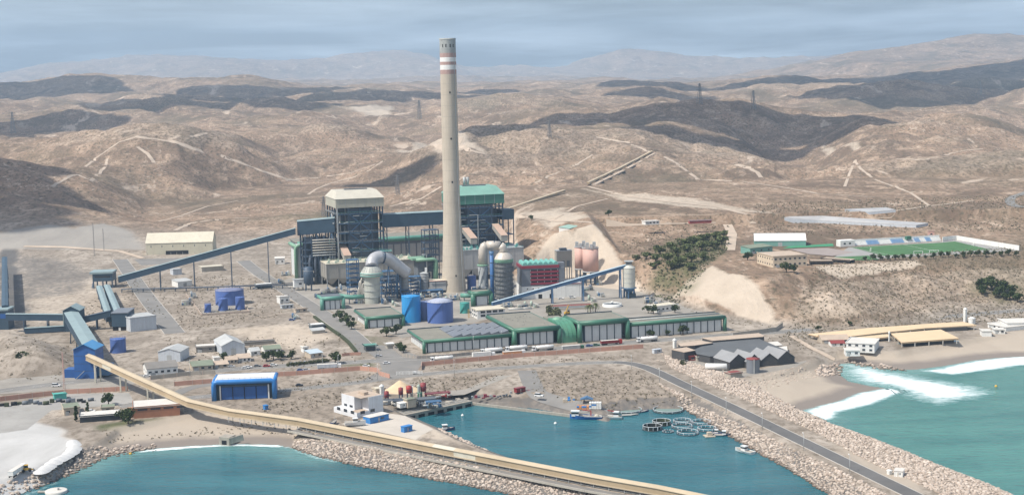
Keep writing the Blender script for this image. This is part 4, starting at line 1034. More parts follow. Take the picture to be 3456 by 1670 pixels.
# inlet ducts rising to the boilers, with lit sloping tops
for lab, base, x, hz0, hz1 in [('pinkish sloping flue duct above the beige precipitator', pe1, 18, 34, 25), ('pinkish sloping flue duct between chimney and beige bent pipe', pe2, 12, 42, 35), ('pinkish sloping flue duct on the far side of the pale grey precipitator', pe2, 40, 44, 36)]:
 p = wpt(base, E1, x, 12); t = thing('flue_duct', lab, 'duct', p, E1 - rad(0))
 part(t, 'duct_floor', M_esp, lambda b: b.add([(0, 26, hz0 - 4), (6, 26, hz0 - 4), (6, 0, hz1 - 5), (0, 0, hz1 - 5), (0, 26, hz0), (6, 26, hz0), (6, 0, hz1), (0, 0, hz1)], [(0, 1, 2, 3), (7, 6, 5, 4), (0, 4, 5, 1), (1, 5, 6, 2), (2, 6, 7, 3), (3, 7, 4, 0)]))
 part(t, 'duct_top', M_rustpink, lambda b: b.add([(-.2, 26, hz0 + .02), (6.2, 26, hz0 + .02), (6.2, -.2, hz1 + .02), (-.2, -.2, hz1 + .02), (-.2, 26, hz0 + .3), (6.2, 26, hz0 + .3), (6.2, -.2, hz1 + .3), (-.2, -.2, hz1 + .3)], [(0, 1, 2, 3), (7, 6, 5, 4), (0, 4, 5, 1), (1, 5, 6, 2), (2, 6, 7, 3), (3, 7, 4, 0)]))
 for y in (2, 24): part(t, 'support', M_steel, lambda b: b.box(2.6, 3.4, y - .4, y + .4, 0, hz1 - 5 if y < 10 else hz0 - 5))

# ---- first absorber with its bent duct
q = at_z('1', 832, 1142); s_ = q.y / FPX
h1, h2, h3 = loc_z('1', 888, q), loc_z('1', 868, q), loc_z('1', 806, q)
ab = thing('absorber_tower', 'pale cylindrical absorber tower with conical cap under the big bent duct', 'absorber', q)
part(ab, 'shell', M_fgd, lambda b: b.lathe([(6.4, -.3), (6.4, h1)], n=36, cap=False))
part(ab, 'collar', M_fgd, lambda b: b.lathe([(6.4, h1 - 2), (8.6, h1), (8.9, h2), (8.4, h2 + .5)], n=36, cap=False))
part(ab, 'cone', M_fgd, lambda b: b.lathe([(8.4, h2 + .5), (7.6, h2 + 2.2), (5.0, h3)], n=36, cap=False))
for z in (h1 - .1, h2 + .1): part(ab, 'ring_beam', M_tealgear, lambda b: b.lathe([(8.75, z - .3), (9.1, z - .1), (9.1, z + .2), (8.75, z + .3)], n=36, cap=False))
for z in (5, 10, 15): part(ab, 'ring_platform', M_galv, lambda b: b.lathe([(6.42, z), (6.9, z), (6.9, z + .2), (6.42, z + .2)], n=36, cap=False))
for k in range(10):
 a = rad(-170 + k * 18); part(ab, 'cone_rib', M_galv, lambda b: b.bar((8.0 * math.cos(a), 8.0 * math.sin(a), h2 + 1.9), (5.0 * math.cos(a), 5.0 * math.sin(a), h3 + .1), .22))
for k, (x, h) in enumerate([(-8.3, 20), (-9.6, 18), (-7.4, 16), (-10.6, 13)]):
 part(ab, 'recycle_pipe', M_pipe, lambda b: b.tube([(x, -2, 0), (x, -2, h - 2), (x + .6, -1.6, h - .4), (x + 2, -1, h), (-5.5, -.5, h)], .62, 10))
dp = [(825, 812), (826, 782), (838, 752), (862, 732), (900, 724), (945, 728), (990, 750), (1040, 788), (1095, 832), (1150, 876)]
DP = [at_y('1', x, y, q.y + k * 2.2) - q for k, (x, y) in enumerate(dp)]
t = thing('bent_duct', 'large pale grey bent flue duct arching from the absorber cap towards the chimney', 'duct', q)
SMp = []
for i in range(len(DP) - 1):
 for k in range(3):
  p0 = DP[max(i - 1, 0)]; p1 = DP[i]; p2 = DP[i + 1]; p3 = DP[min(i + 2, len(DP) - 1)]; u = k / 3
  SMp.append(0.5 * ((2 * p1) + (p2 - p0) * u + (2 * p0 - 5 * p1 + 4 * p2 - p3) * u * u + (3 * p1 - p0 - 3 * p2 + p3) * u ** 3))
SMp.append(DP[-1]); CUT = 13
part(t, 'elbow', M_duct, lambda b: b.tube(SMp[:CUT + 1], 4.95, 28)); part(t, 'run', M_duct, lambda b: b.tube(SMp[CUT:], 4.9, 28))
part(t, 'expansion_joint', M_steel, lambda b: b.tube(SMp[CUT - 0:CUT + 2], 5.12, 28)); part(t, 'base_joint', M_steel, lambda b: b.tube([SMp[0] + Vector((0, 0, -1.0)), SMp[0] + Vector((0, 0, .2))], 5.1, 28))
pk = SMp[14]; part(t, 'top_platform', M_tealgear, lambda b: b.box(pk.x - 2, pk.x + 7, pk.y - 1.5, pk.y + 1.5, pk.z + 4.9, pk.z + 5.2))
part(t, 'platform_rail', M_tealgear, lambda b: [b.bar((pk.x - 2 + k * 1.5, pk.y - 1.5, pk.z + 5.1), (pk.x - 2 + k * 1.5, pk.y - 1.5, pk.z + 6.4), .12) for k in range(7)] + [b.bar((pk.x - 2, pk.y - 1.5, pk.z + 6.4), (pk.x + 7, pk.y - 1.5, pk.z + 6.4), .14)])
for i in (17, 22): part(t, 'trestle', M_steelb, lambda b: [b.bar((SMp[i].x + s * 3, SMp[i].y, 0), (SMp[i].x, SMp[i].y, SMp[i].z - 4.6), .6) for s in (-1, 1)])
# blue steelwork around the absorber
def steel_tower(label, w, x, y, top, W, Dp, m_, nlev, rz=E1, group=None, pipes=0, seed=1):
 q = at_z(w, x, y); h = loc_z(w, top, q); rg = random.Random(seed)
 t = thing('steel_tower', label, 'steel tower', q, rz, group)
 for i in (0, 1):
  for j in (0, 1): part(t, 'column', m_, lambda b: b.box(i * W - .3, i * W + .3, j * Dp - .3, j * Dp + .3, -.2, h))
 for k in range(nlev):
  z = h * (k + 1) / nlev; z0 = h * k / nlev
  part(t, 'deck', m_, lambda b: b.box(-.5, W + .5, -.5, Dp + .5, z - .35, z))
  part(t, 'brace', m_, lambda b: b.bar((0, -.1, z0), (W, -.1, z), .28) if k % 2 else b.bar((W, -.1, z0), (0, -.1, z), .28))
  part(t, 'railing', m_, lambda b: [b.bar((-.4, -.45, z + .6), (W + .4, -.45, z + .6), .1), b.bar((-.4, -.45, z + 1.1), (W + .4, -.45, z + 1.1), .12)])
 for k in range(pipes):
  xx = rg.uniform(0, W); z = rg.uniform(2, h - 2); part(t, 'pipe', rg.choice((M_galv, M_pipe, m_, M_casing)), lambda b: b.tube([(xx, -.8 - rg.random(), 0), (xx, -.9, z), (xx + rg.uniform(-4, 4), -.9, z)], rg.uniform(.25, .6), 8))
 return t
steel_tower('tall open blue steel stair tower against the beige precipitator', '1', 620, 1085, 752, 8.5, 7, M_steelb, 8)
steel_tower('broad blue steel frame under the big bent duct', '1', 915, 1110, 860, 16, 10, M_steelb, 5, pipes=8, seed=2)
steel_tower('low blue pump frame at the foot of the sky blue tank', '1', 1060, 1100, 1030, 10, 8, M_steelb, 2, pipes=9, seed=3)
steel_tower('blue pipe frame between the two ribbed silos', '1', 1185, 1078, 905, 8, 8, M_steelb, 5, pipes=7, seed=4)
steel_tower('dark blue pump frame in front of the grey filter house', '1', 1275, 1095, 1035, 18, 7, M_steelb, 2, pipes=10, seed=5)
steel_tower('dark steel pump frame just behind the pale absorber', '1', 925, 1070, 930, 12, 9, M_casing, 4, pipes=7, seed=6)
steel_tower('dark steel frame with pipes behind the chimney shaft', '1', 1320, 1000, 480, 12, 10, M_steel, 9, pipes=8, seed=7)
# ribbed silos
def ribbed(label, w, xc, yb, yt, dia_px, base=0.0):
 q = at_z(w, xc, yb); h = loc_z(w, yt, q); r = dia_px / WIN[w][2] * q.y / FPX / 2
 t = thing('ribbed_silo', label, 'silo', q, 0, 'ribbed limestone silos')
 part(t, 'shell', M_cyl, lambda b: b.lathe([(r, 3.0), (r, h)], n=24, cap=False)); part(t, 'roof', M_galv, lambda b: b.lathe([(r + .2, h - .1), (.4, h + 1.0)], n=24, cap=False))
 n = 7
 for k in range(n): z = 3.2 + (h - 3.4) * k / (n - 1); part(t, 'hoop', M_galv, lambda b: b.lathe([(r, z - .2), (r + .22, z - .12), (r + .22, z + .12), (r, z + .2)], n=24, cap=False))
 part(t, 'filter', M_white, lambda b: b.box(r * .2, r * .2 + 1.8, -.9, .9, h + .6, h + 4.2)); part(t, 'hopper', M_cyl, lambda b: b.lathe([(r * .3, .2), (r, 3.0)], n=20, cap=False))
 for k in range(4): part(t, 'leg', M_steel, lambda b: b.bar((r * .8 * math.cos(k * 1.571 + .8), r * .8 * math.sin(k * 1.571 + .8), 0), (r * .8 * math.cos(k * 1.571 + .8), r * .8 * math.sin(k * 1.571 + .8), 3.4), .5))
ribbed('grey ribbed silo nearer the pale absorber tower', '1', 1125, 1085, 880, 82); ribbed('grey ribbed silo nearer the chimney', '1', 1308, 1060, 868, 78)
# grey filter house and green hooded house near the chimney
q = at_z('1', 1355, 1062); h0 = loc_z('1', 1030, q); h = loc_z('1', 945, q)
t = thing('filter_house', 'grey box filter house beside the chimney foot', 'filter house', q, rad(5))
part(t, 'walls', M_espl, lambda b: b.box(0, 13.5, 0, 9, h0, h)); part(t, 'roof', M_creamroof, lambda b: b.box(-.3, 13.8, -.3, 9.3, h + .02, h + .5)); part(t, 'joint', M_steel, lambda b: b.box(4.9, 5.2, -.06, 0, h0, h))
part(t, 'plinth', M_dkwall, lambda b: b.box(.5, 13, .5, 8.5, -.2, h0)); part(t, 'header', M_pink, lambda b: b.tube([(0, -1, h + .3), (13, -1, h + .3)], .35, 8))
q = at_y('1', 1250, 880, 1190.0); q.z = G; h = z_of('1', 735, q) - G
t = thing('fan_house', 'fan house with pale green rounded roof edge beside the chimney', 'fan house', q, E1)
part(t, 'walls', M_dkgrey, lambda b: b.box(0, 13, 0, 14, 0, h - 1.6)); part(t, 'roof', M_ltube, lambda b: b.box(-5, 13.5, -1, 15, h - 1.58, h)); part(t, 'edge_tube', M_ltube, lambda b: b.tube([(-2, -1.2, h - 1.4), (13.4, -1.2, h - 1.4), (15.2, -1.2, h - 2.6), (15.6, -1.2, h - 5), (15.4, -1.2, 0)], 1.5, 12))
part(t, 'side_apron', M_ltube, lambda b: b.add([(15.0, -1.2, h - 4), (17, -1.2, 2), (12, -1.2, 2), (13.6, -1.2, h - 4), (15.0, 3, h - 4), (17, 3, 2), (12, 3, 2), (13.6, 3, h - 4)], [(0, 3, 2, 1), (4, 5, 6, 7), (0, 1, 5, 4), (1, 2, 6, 5), (2, 3, 7, 6), (3, 0, 4, 7)]))

# ---- second absorber, its duct and the slender blue stack
q = at_z('2', 766, 800); h1, h2 = loc_z('2', 372, q), loc_z('2', 312, q)
ab = thing('absorber_tower', 'dark grey absorber tower wrapped in scaffolding with beige conical cap', 'absorber', q)
R2_ = 100 / 3.036 * q.y / FPX
M_abs2 = mat('dark_absorber_cladding', (0.20, 0.205, 0.20), 0.6, 0.25, 0.12, dirt=0.45, streak=0.3, dirtcol=(0.09, 0.09, 0.09))
part(ab, 'shell', M_abs2, lambda b: b.lathe([(R2_ * .93, -.3), (R2_ * .93, h1)], n=36, cap=False)); part(ab, 'collar', M_ltube, lambda b: b.lathe([(R2_ * .93, h1 - 3), (R2_ * 1.0, h1 - 2.6), (R2_ * 1.0, h1)], n=36, cap=False))
part(ab, 'cone', M_duct2, lambda b: b.lathe([(R2_ * 1.0, h1), (R2_ * .9, h1 + 2), (3.6, h2 + .5)], n=36, cap=False))
for k in range(9):
 z = 3 + k * (h1 - 6) / 8; part(ab, 'scaffold_ring', M_casing, lambda b: b.lathe([(R2_ * .94, z), (R2_ * 1.03, z), (R2_ * 1.03, z + .12), (R2_ * .94, z + .12)], n=30, cap=False))
for k in range(12):
 a = rad(-185 + k * 17); part(ab, 'scaffold_pole', M_casing, lambda b: b.bar((R2_ * 1.05 * math.cos(a), R2_ * 1.05 * math.sin(a), 0), (R2_ * 1.05 * math.cos(a), R2_ * 1.05 * math.sin(a), h1 - 3), .2))
 a2 = rad(-185 + (k + 1) * 17); z = 3 + (k % 8) * (h1 - 6) / 8; part(ab, 'scaffold_brace', M_casing, lambda b: b.bar((R2_ * 1.05 * math.cos(a), R2_ * 1.05 * math.sin(a), z), (R2_ * 1.05 * math.cos(a2), R2_ * 1.05 * math.sin(a2), z + (h1 - 6) / 8), .18))
AQ = q.copy()
pp = [at_y('2', x, y, q.y + dy) - q for x, y, dy in [(752, 318, 0), (752, 285, 0), (744, 258, 0), (722, 240, 0), (640, 236, 1), (588, 238, 2), (560, 252, 2), (548, 285, 2), (546, 430, 2)]]
t = thing('bent_duct', 'beige flue duct making a square bend between the scaffolded absorber and its riser', 'duct', q)
part(t, 'riser', M_duct2, lambda b: b.tube(pp[:4], 3.5, 24)); part(t, 'cross_run', M_duct2, lambda b: b.tube(pp[3:6], 3.5, 24)); part(t, 'downcomer', M_duct2, lambda b: b.tube(pp[5:], 3.7, 24))
pm = pp[4]; part(t, 'joint', M_steel, lambda b: b.tube([pm + Vector((2.2, 0, 0)), pm + Vector((1.4, 0, 0))], 3.65, 24)); part(t, 'flange', M_ltube, lambda b: b.lathe([(3.8, pp[-1].z), (4.6, pp[-1].z - .2), (4.6, pp[-1].z - .9), (3.9, pp[-1].z - 1.2)], (pp[-1].x, pp[-1].y), 24, cap=False))
zd = z_of('2', 655, q) - G; part(t, 'mesh_riser', M_galv, lambda b: b.lathe([(3.9, zd), (3.9, pp[-1].z - 1)], (pp[-1].x, pp[-1].y), 24, cap=False))
for k in range(10):
 a = rad(-190 + k * 20); x0, y0 = pp[-1].x, pp[-1].y; part(t, 'riser_brace', M_casing, lambda b: b.bar((x0 + 4.05 * math.cos(a), y0 + 4.05 * math.sin(a), zd + (k % 3) * 3), (x0 + 4.05 * math.cos(a + .5), y0 + 4.05 * math.sin(a + .5), zd + 9 + (k % 3) * 3), .3))
for a in range(4): part(t, 'leg', M_steel, lambda b: b.bar((pp[-1].x + 4 * math.cos(a * 1.571 + .8), pp[-1].y + 4 * math.sin(a * 1.571 + .8), 0), (pp[-1].x + 4 * math.cos(a * 1.571 + .8), pp[-1].y + 4 * math.sin(a * 1.571 + .8), zd + 1), .8))
q = at_z('2', 645, 806); h = loc_z('2', 298, q); t = thing('blue_stack', 'slender vertical blue stack in front of the scaffolded absorber', 'stack', q)
part(t, 'pipe', mat('stack_blue', (0.045, 0.15, 0.36), 0.45, 0.1, 0.2, streak=0.2), lambda b: b.lathe([(1.55, 0), (1.55, h)], n=18)); part(t, 'head', M_steelb, lambda b: b.lathe([(1.9, h - 2.2), (1.9, h + .3), (1.3, h + .3)], n=18, cap=False)); part(t, 'guide', M_gear, lambda b: b.bar((1.9, -.4, 0), (1.9, -.4, h * .78), .3))
for z in (10, 20, 30): part(t, 'collar', M_steel, lambda b: b.lathe([(1.56, z), (1.75, z + .1), (1.75, z + .5), (1.56, z + .6)], n=18, cap=False))
def tank(label, w, xc, yb, yt, dia, m_, m_roof=None, dome=0.06, rungs=True, group=None, name='storage_tank', legs=0.0, n=40, stair=True):
 q = at_z(w, xc, yb); r = dia / WIN[w][2] * q.y / FPX / 2; q.y += r; h = loc_z(w, yt, q)
 t = thing(name, label, 'tank', q, 0, group)
 part(t, 'shell', m_, lambda b: b.lathe([(r, legs - .2), (r, h)], n=n, cap=False)); part(t, 'roof', m_roof or m_, lambda b: b.lathe([(r + .12, h - .15), (r + .12, h), (r * .5, h + dome * r * 1.5), (.05, h + dome * r * 2)], n=n, cap=False))
 k = 0; z = legs + 2.4
 while z < h - 1: part(t, 'weld_course', m_, lambda b: b.lathe([(r, z - .1), (r + .05, z), (r, z + .1)], n=n, cap=False)); z += 2.6
 part(t, 'top_rail', m_, lambda b: b.lathe([(r - .1, h + 1.05), (r - .04, h + 1.12), (r - .1, h + 1.19)], n=n, cap=False))
 part(t, 'rail_posts', m_, lambda b: [b.bar(((r - .1) * math.cos(i * 6.283 / 16), (r - .1) * math.sin(i * 6.283 / 16), h), ((r - .1) * math.cos(i * 6.283 / 16), (r - .1) * math.sin(i * 6.283 / 16), h + 1.1), .1) for i in range(16)])
 if stair: part(t, 'stair', m_, lambda b: [b.bar(((r + .5) * math.cos(rad(-150 + i * 6)), (r + .5) * math.sin(rad(-150 + i * 6)), h * i / 12), ((r + .5) * math.cos(rad(-150 + i * 6 + 6)), (r + .5) * math.sin(rad(-150 + i * 6 + 6)), h * (i + 1) / 12), .7, .2) for i in range(12)])
 if legs > 0:
  for i in range(6): part(t, 'leg', M_steel, lambda b: b.bar((r * .85 * math.cos(i * 1.047), r * .85 * math.sin(i * 1.047), 0), (r * .85 * math.cos(i * 1.047), r * .85 * math.sin(i * 1.047), legs), .5))
 return t
tank('bright sky blue tank standing beside the large blue tank', '3', 187, 300, 102, 140, M_tsky, M_tsky, .05)
tank('pale lavender blue tank half hidden behind the large blue tank', '3', 285, 280, 145, 80, M_tpale, M_tpale, .05)
tank('large royal blue tank with pale domed roof behind the solar roofed hall', '3', 396, 306, 140, 192, M_tblue, M_troof, .11)
tank('small royal blue tank close to the chimney foot', '2', 432, 705, 552, 94, M_tblue, M_tblue, .03)
tank('small teal tank beside the green edged pump house', '2', 360, 935, 822, 100, mat('teal_tank_paint', (0.06, 0.33, 0.29), .5, .1, .2, streak=.3), None, .04)
tank('widest royal blue tank beyond the small blue tanks', '4', 2076, 790, 640, 262, M_tblue, mat('dull_blue_roof', (0.20, 0.22, 0.33), .7, .1, .2, dirt=.3), .02)
tank('smallest royal blue tank at the end of the walled tank yard', '4', 1895, 852, 775, 60, M_tblue, None, .03)
tank('middle royal blue tank standing before the widest tank', '4', 2033, 838, 722, 85, M_tblue, None, .03)
tank('royal blue tank at the corner of the walled tank yard', '4', 2188, 828, 710, 85, M_tblue, None, .03)
tank('lone royal blue tank on bare ground beside the blue shore tower', '5', 858, 202, 92, 115, M_tblue, None, .03)
tank('white tank at the crest of the bare cut slope, nearer the trees', 'h', 1775, 1085, 955, 80, M_silo, M_white, .04, stair=False)
tank('white tank at the crest of the bare cut slope, nearer the football ground', 'h', 1850, 1100, 975, 95, M_silo, M_white, .04, stair=False)

# ---- grey and maroon process building with wavy roof
a, rz, L = frame('2', 948, 790, 1570, 762); hb = loc_z('2', 660, a); hu = loc_z('2', 478, a); Wu = 34.0
t = thing('gypsum_building', 'grey building with maroon louvre bands, wavy teal roof and white base', 'process building', a, rz)
part(t, 'base_walls', M_white, lambda b: b.box(0, L, 0, 26, -.2, hb)); part(t, 'base_roof', M_galv, lambda b: b.box(Wu + .1, L + .3, -.3, 26.3, hb + .02, hb + .5))
part(t, 'upper_walls', M_greyw, lambda b: b.box(0.02, Wu, .02, 22, hb, hu)); part(t, 'parapet', M_maroon, lambda b: b.box(-.5, Wu - 4, -.4, 22.4, hu + .02, hu + 2.2))
for k in range(4):
 z = hb + 1.6 + k * 3.05; part(t, 'louvre_recess', M_black, lambda b: b.box(7, Wu - 4.5, -.03, .3, z - .6, z + 2.3)); lv = part(t, 'maroon_band', M_maroon, lambda b: b.box(7, Wu - 4.5, -.35, -.04, z - .5, z + 1.2))
 for j in range(5): part(t, 'mullion', M_galv, lambda b: b.box(7 + j * 5.4, 7.35 + j * 5.4, -.3, -.036, z + 1.2, z + 2.3))
for k in range(7):
 x = 1 + k * 4.1; part(t, 'wavy_roof_shell', M_tealgear, lambda b: b.yprism([(x + 2 * math.cos(rad(180 - 18 * i)) + 2, hu + 2.2 + 2.6 * math.sin(rad(18 * i))) for i in range(11)][::-1], 1, 21))
for x in (4, 8.5, 13, 27): part(t, 'porthole', M_black, lambda b: b.box(x, x + .9, -.05, .02, hb - 2.4, hb - 1.5))
for x, w_ in ((13, 3), (22, 3)): part(t, 'doorway', M_black, lambda b: b.box(x, x + w_, -.05, .02, 0, 3.4))
for x in (35, 46): part(t, 'panel_joint', M_galv, lambda b: b.box(x, x + .2, -.05, .02, .5, hb - .3))
part(t, 'coping', M_maroon, lambda b: b.box(Wu + 1, L - .5, -.34, .2, hb + .55, hb + 1.1)); part(t, 'stair_head', M_greyw, lambda b: b.box(Wu - 5, Wu + .8, 2, 9, hu + .02, hu + 3.4))
# ---- pink silos and the beige house by them
for lab, xc, yb, ydia, y1, yb2 in [('pink silo with rooftop gear standing clear standing proud of its twin', 1652, 640, 165, 262, 497), ('pink silo mostly hidden behind its twin', 1545, 620, 110, 252, 472)]:
 q = at_z('2', xc, yb); r = ydia / 3.036 * q.y / FPX / 2; z0 = loc_z('2', yb2, q); z1 = loc_z('2', y1, q)
 t = thing('pink_silo', lab, 'silo', q, 0)
 part(t, 'shell', M_pink, lambda b: b.lathe([(r, z0), (r, z1)], n=36)); part(t, 'rim', M_galv, lambda b: b.lathe([(r, z1 - .2), (r + .35, z1 - .1), (r + .35, z1 + .4), (r - .4, z1 + .4)], n=36, cap=False))
 part(t, 'skirt', M_galv, lambda b: b.lathe([(r + .05, z0 - .9), (r + .3, z0 - .8), (r + .3, z0), (r + .02, z0 + .1)], n=36, cap=False))
 for k in range(8): part(t, 'leg', M_steel, lambda b: b.box(r * .85 * math.cos(k * .785) - .4, r * .85 * math.cos(k * .785) + .4, r * .85 * math.sin(k * .785) - .4, r * .85 * math.sin(k * .785) + .4, -.2, z0 - .5))
 for k, (x, y, s, hh) in enumerate([(-2.5, -1, 1.3, 4.5), (0.6, -1.5, 1.1, 3.2), (3.2, 0, 1.3, 5.0), (-4.2, 1.5, 1.0, 2.6)]):
  if abs(x) < r * .8: part(t, 'filter_unit', M_galv, lambda b: b.box(x - s, x + s, y - s, y + s, z1 + .4, z1 + hh))
 part(t, 'roof_rail', M_galv, lambda b: b.lathe([(r - .2, z1 + 1.5), (r - .1, z1 + 1.6), (r - .2, z1 + 1.7)], n=30, cap=False))
 part(t, 'brace_ring', M_steel, lambda b: b.lathe([(r * .85, z0 * .5), (r * .9, z0 * .5), (r * .9, z0 * .5 + .5), (r * .85, z0 * .5 + .5)], n=16, cap=False))
q = at_z('2', 1310, 600); h = loc_z('2', 300, q); t = thing('loading_house', 'beige loading house with steel posts beside the pink silos', 'loading house', q, rad(10))
part(t, 'walls', M_esp, lambda b: b.box(0, 13, 0, 10, h * .45, h)); part(t, 'roof', M_galv, lambda b: b.box(-.4, 13.4, -.4, 10.4, h + .02, h + .5)); part(t, 'roof_gear', M_dkgrey, lambda b: b.box(3, 9, 2, 7, h + .5, h + 2.4))
for x in (.4, 4.5, 8.5, 12.6):
 for y in (.4, 9.6): part(t, 'post', M_galv, lambda b: b.box(x - .35, x + .35, y - .35, y + .35, 0, h * .45))
for x in (4.2, 8.4): part(t, 'bay_opening', M_dkgrey, lambda b: b.box(x, x + 2.6, -.06, .02, h * .47, h * .68))
# ---- light conveyor to the loading silo
c0 = at_z('2', 640, 838, 8.0); sq_ = at_z('2', 2045, 772)
c1 = at_y('2', 2010, 440, sq_.y); 
gallery('slim_conveyor', 'slim pale blue inclined conveyor rising to the loading silo', (c0.x, c0.y, 7.4), (c1.x, c1.y, c1.z - 1.5), 2.6, 2.0, M_steelb, mat('pale_blue_metal', (0.40, 0.50, 0.56), .45, .08, .2), (.44, .67, .955), legm=M_steelb, roof=.3)
q = sq_; r = 128 / 3.036 * q.y / FPX / 2; z0 = loc_z('2', 668, q); z1 = loc_z('2', 462, q)
t = thing('loading_silo', 'pale ringed silo on blue legs at the end of the slim conveyor', 'silo', q)
part(t, 'shell', M_silo, lambda b: b.lathe([(r, z0), (r, z1)], n=32, cap=False)); part(t, 'roof', M_silo, lambda b: b.lathe([(r, z1), (r * .35, z1 + 2.4), (r * .35, z1 + 3.0), (.1, z1 + 3.0)], n=32, cap=False)); part(t, 'hopper', M_steelb, lambda b: b.lathe([(1.0, z0 - 6), (r, z0)], n=24, cap=False))
for k in range(5): z = z0 + .4 + k * (z1 - z0 - .8) / 4; part(t, 'ring', M_galv, lambda b: b.lathe([(r, z - .15), (r + .2, z), (r, z + .15)], n=32, cap=False))
part(t, 'head_platform', M_galv, lambda b: b.box(-3.4, 3.4, -3, 3, z1 + 4.6, z1 + 5.2)); part(t, 'head_house', M_dkgrey, lambda b: b.box(-2.4, 2.4, -2, 2, z1 + 3, z1 + 4.58)); part(t, 'skirt_platform', M_steelb, lambda b: b.lathe([(r, z0 - .4), (r + 1.2, z0 - .3), (r + 1.2, z0), (r, z0)], n=24, cap=False))
for k in range(6): part(t, 'leg', M_steelb, lambda b: b.bar((r * .95 * math.cos(k * 1.047 + .3), r * .95 * math.sin(k * 1.047 + .3), -.2), (r * .9 * math.cos(k * 1.047 + .3), r * .9 * math.sin(k * 1.047 + .3), z0), .7))
part(t, 'weighbridge', M_dkwall, lambda b: b.box(-2.5, 5, -3.5, 2, 0, 3.6))

# ---- green edged halls along the road
def green_hall(label, a, rz, L, Dp, h, npan, tube=1.15, endpan=0, backtube=True, colL=True, colR=True, m_tube=None, overhang=1.6, name='green_hall', inset=2.2, roofm=None):
 m_tube = m_tube or M_gtube; t = thing(name, label, 'hall', a, rz)
 iw = inset
 part(t, 'core_walls', M_dkwall, lambda b: b.box(iw, L - iw, overhang, Dp - .6, -.2, h - tube * 1.1))
 part(t, 'roof', roofm or M_groof, lambda b: b.box(tube * .6, L - tube * .6, tube * .6, Dp - tube * .4, h - tube * 1.2, h - .35))
 part(t, 'front_tube', m_tube, lambda b: b.tube([(0, tube * .7, h - tube), (L, tube * .7, h - tube)], tube, 16))
 if colL: part(t, 'corner_tube', m_tube, lambda b: b.tube([(tube * .2, tube * .7, -.3), (tube * .2, tube * .7, h - tube * 1.0)], tube, 16))
 if colR: part(t, 'corner_tube', m_tube, lambda b: b.tube([(L - tube * .2, tube * .7, -.3), (L - tube * .2, tube * .7, h - tube * 1.0)], tube, 16))
 part(t, 'end_tube', m_tube, lambda b: b.tube([(tube * .3, tube * .7, h - tube), (tube * .3, Dp, h - tube)], tube * .8, 14)); part(t, 'end_tube', m_tube, lambda b: b.tube([(L - tube * .3, tube * .7, h - tube), (L - tube * .3, Dp, h - tube)], tube * .8, 14))
 if backtube: part(t, 'back_parapet', M_dkwall, lambda b: b.box(0, L, Dp - .5, Dp, h - tube * 1.2, h + .3))
 w_ = (L - 2 * iw - .8) / npan; top = h - tube * 2.0 - .4
 for k in range(npan):
  x = iw + .4 + k * w_
  o = part(t, 'wall_panel', M_panel, lambda b: b.box(x + .32, x + w_ - .32, overhang - .14, overhang - .01, .5, top)); 
  part(t, 'mullion', M_dkwall, lambda b: b.box(x - .2, x + .2, overhang - .45, overhang - .02, .1, top + .3))
 for k in range(endpan):
  w2 = (Dp - 2 * tube - 1) / endpan; y = tube * 1.8 + k * w2; part(t, 'end_panel', M_panel, lambda b: b.box(iw - .2, iw - .01, y + .2, y + w2 - .25, .5, top))
 part(t, 'plinth', M_concrete, lambda b: b.box(iw - .3, L - iw + .3, overhang - .3, Dp, -.25, .45))
 return t
a1, rA, _ = frame('3', 283, 522, 2428, 352)
def along(x): return at_z('3', *x)
pA = along((283, 522)); pB = along((930, 470)); lenA = (pB - pA).length
hA = loc_z('3', 424, pA); dA = 44.0
hallA = green_hall('low green edged hall with rows of sloping grey roof panels', pA, rA, lenA, dA, hA, 11, endpan=9)
# sawtooth roof panels
for r_ in range(2):
 for k in range(6):
  x0 = lenA * .34 + k * lenA * .105; y0 = 3.5 + r_ * 18.5
  part(hallA, 'roof_panel', M_slate, lambda b: b.add([(x0, y0, hA + .1), (x0 + lenA * .098, y0, hA + 1.7), (x0 + lenA * .098, y0 + 17, hA + 1.7), (x0, y0 + 17, hA + .1), (x0, y0, hA - .4), (x0 + lenA * .098, y0, hA - .4), (x0 + lenA * .098, y0 + 17, hA - .4), (x0, y0 + 17, hA - .4)], [(0, 1, 2, 3), (4, 7, 6, 5), (0, 4, 5, 1), (1, 5, 6, 2), (2, 6, 7, 3), (3, 7, 4, 0)]))
  for j in range(3): part(hallA, 'panel_joint', M_dkwall, lambda b: b.add([(x0 + .3, y0 + 4 + j * 4.3, hA + .2), (x0 + lenA * .095, y0 + 4 + j * 4.3, hA + 1.74), (x0 + lenA * .095, y0 + 4.15 + j * 4.3, hA + 1.74), (x0 + .3, y0 + 4.15 + j * 4.3, hA + .2)], [(0, 1, 2, 3)]))
pB2 = pB + Vector((math.cos(rA), math.sin(rA), 0)) * .3; pC = along((1278, 452)); hB = loc_z('3', 338, pB2)
pB3 = wpt(pB2, rA, 0, -1.5)
hallB = green_hall('tall green edged hall with a plain flat roof beside the sloping panels', pB3, rA, (pC - pB2).length, 62, hB, 5, tube=1.7, overhang=2.2, inset=3.6)
for k in range(24):
 rg = random.Random(k); x, y = rg.uniform(4, 26), rg.uniform(6, 56); part(hallB, 'roof_drain', M_dkgrey, lambda b: b.box(x, x + .5, y, y + .5, hB - .36, hB - .15))
pD = along((1412, 445)); pD2 = along((1752, 412)); hD = loc_z('3', 288, pD)
hallD = green_hall('tall green edged hall of five bays between the barrel roofed link and the long hall', pD, rA, (pD2 - pD).length, 30, hD, 5, tube=1.7, overhang=2.2, inset=3.6)
pE = along((1764, 415)); pE2 = along((2440, 350)); hE = loc_z('3', 298, pE)
hallE = green_hall('long low green edged hall of thirteen bays ending by the road', pE, rA, (pE2 - pE).length, 17, hE, 13, tube=1.3, colL=False)
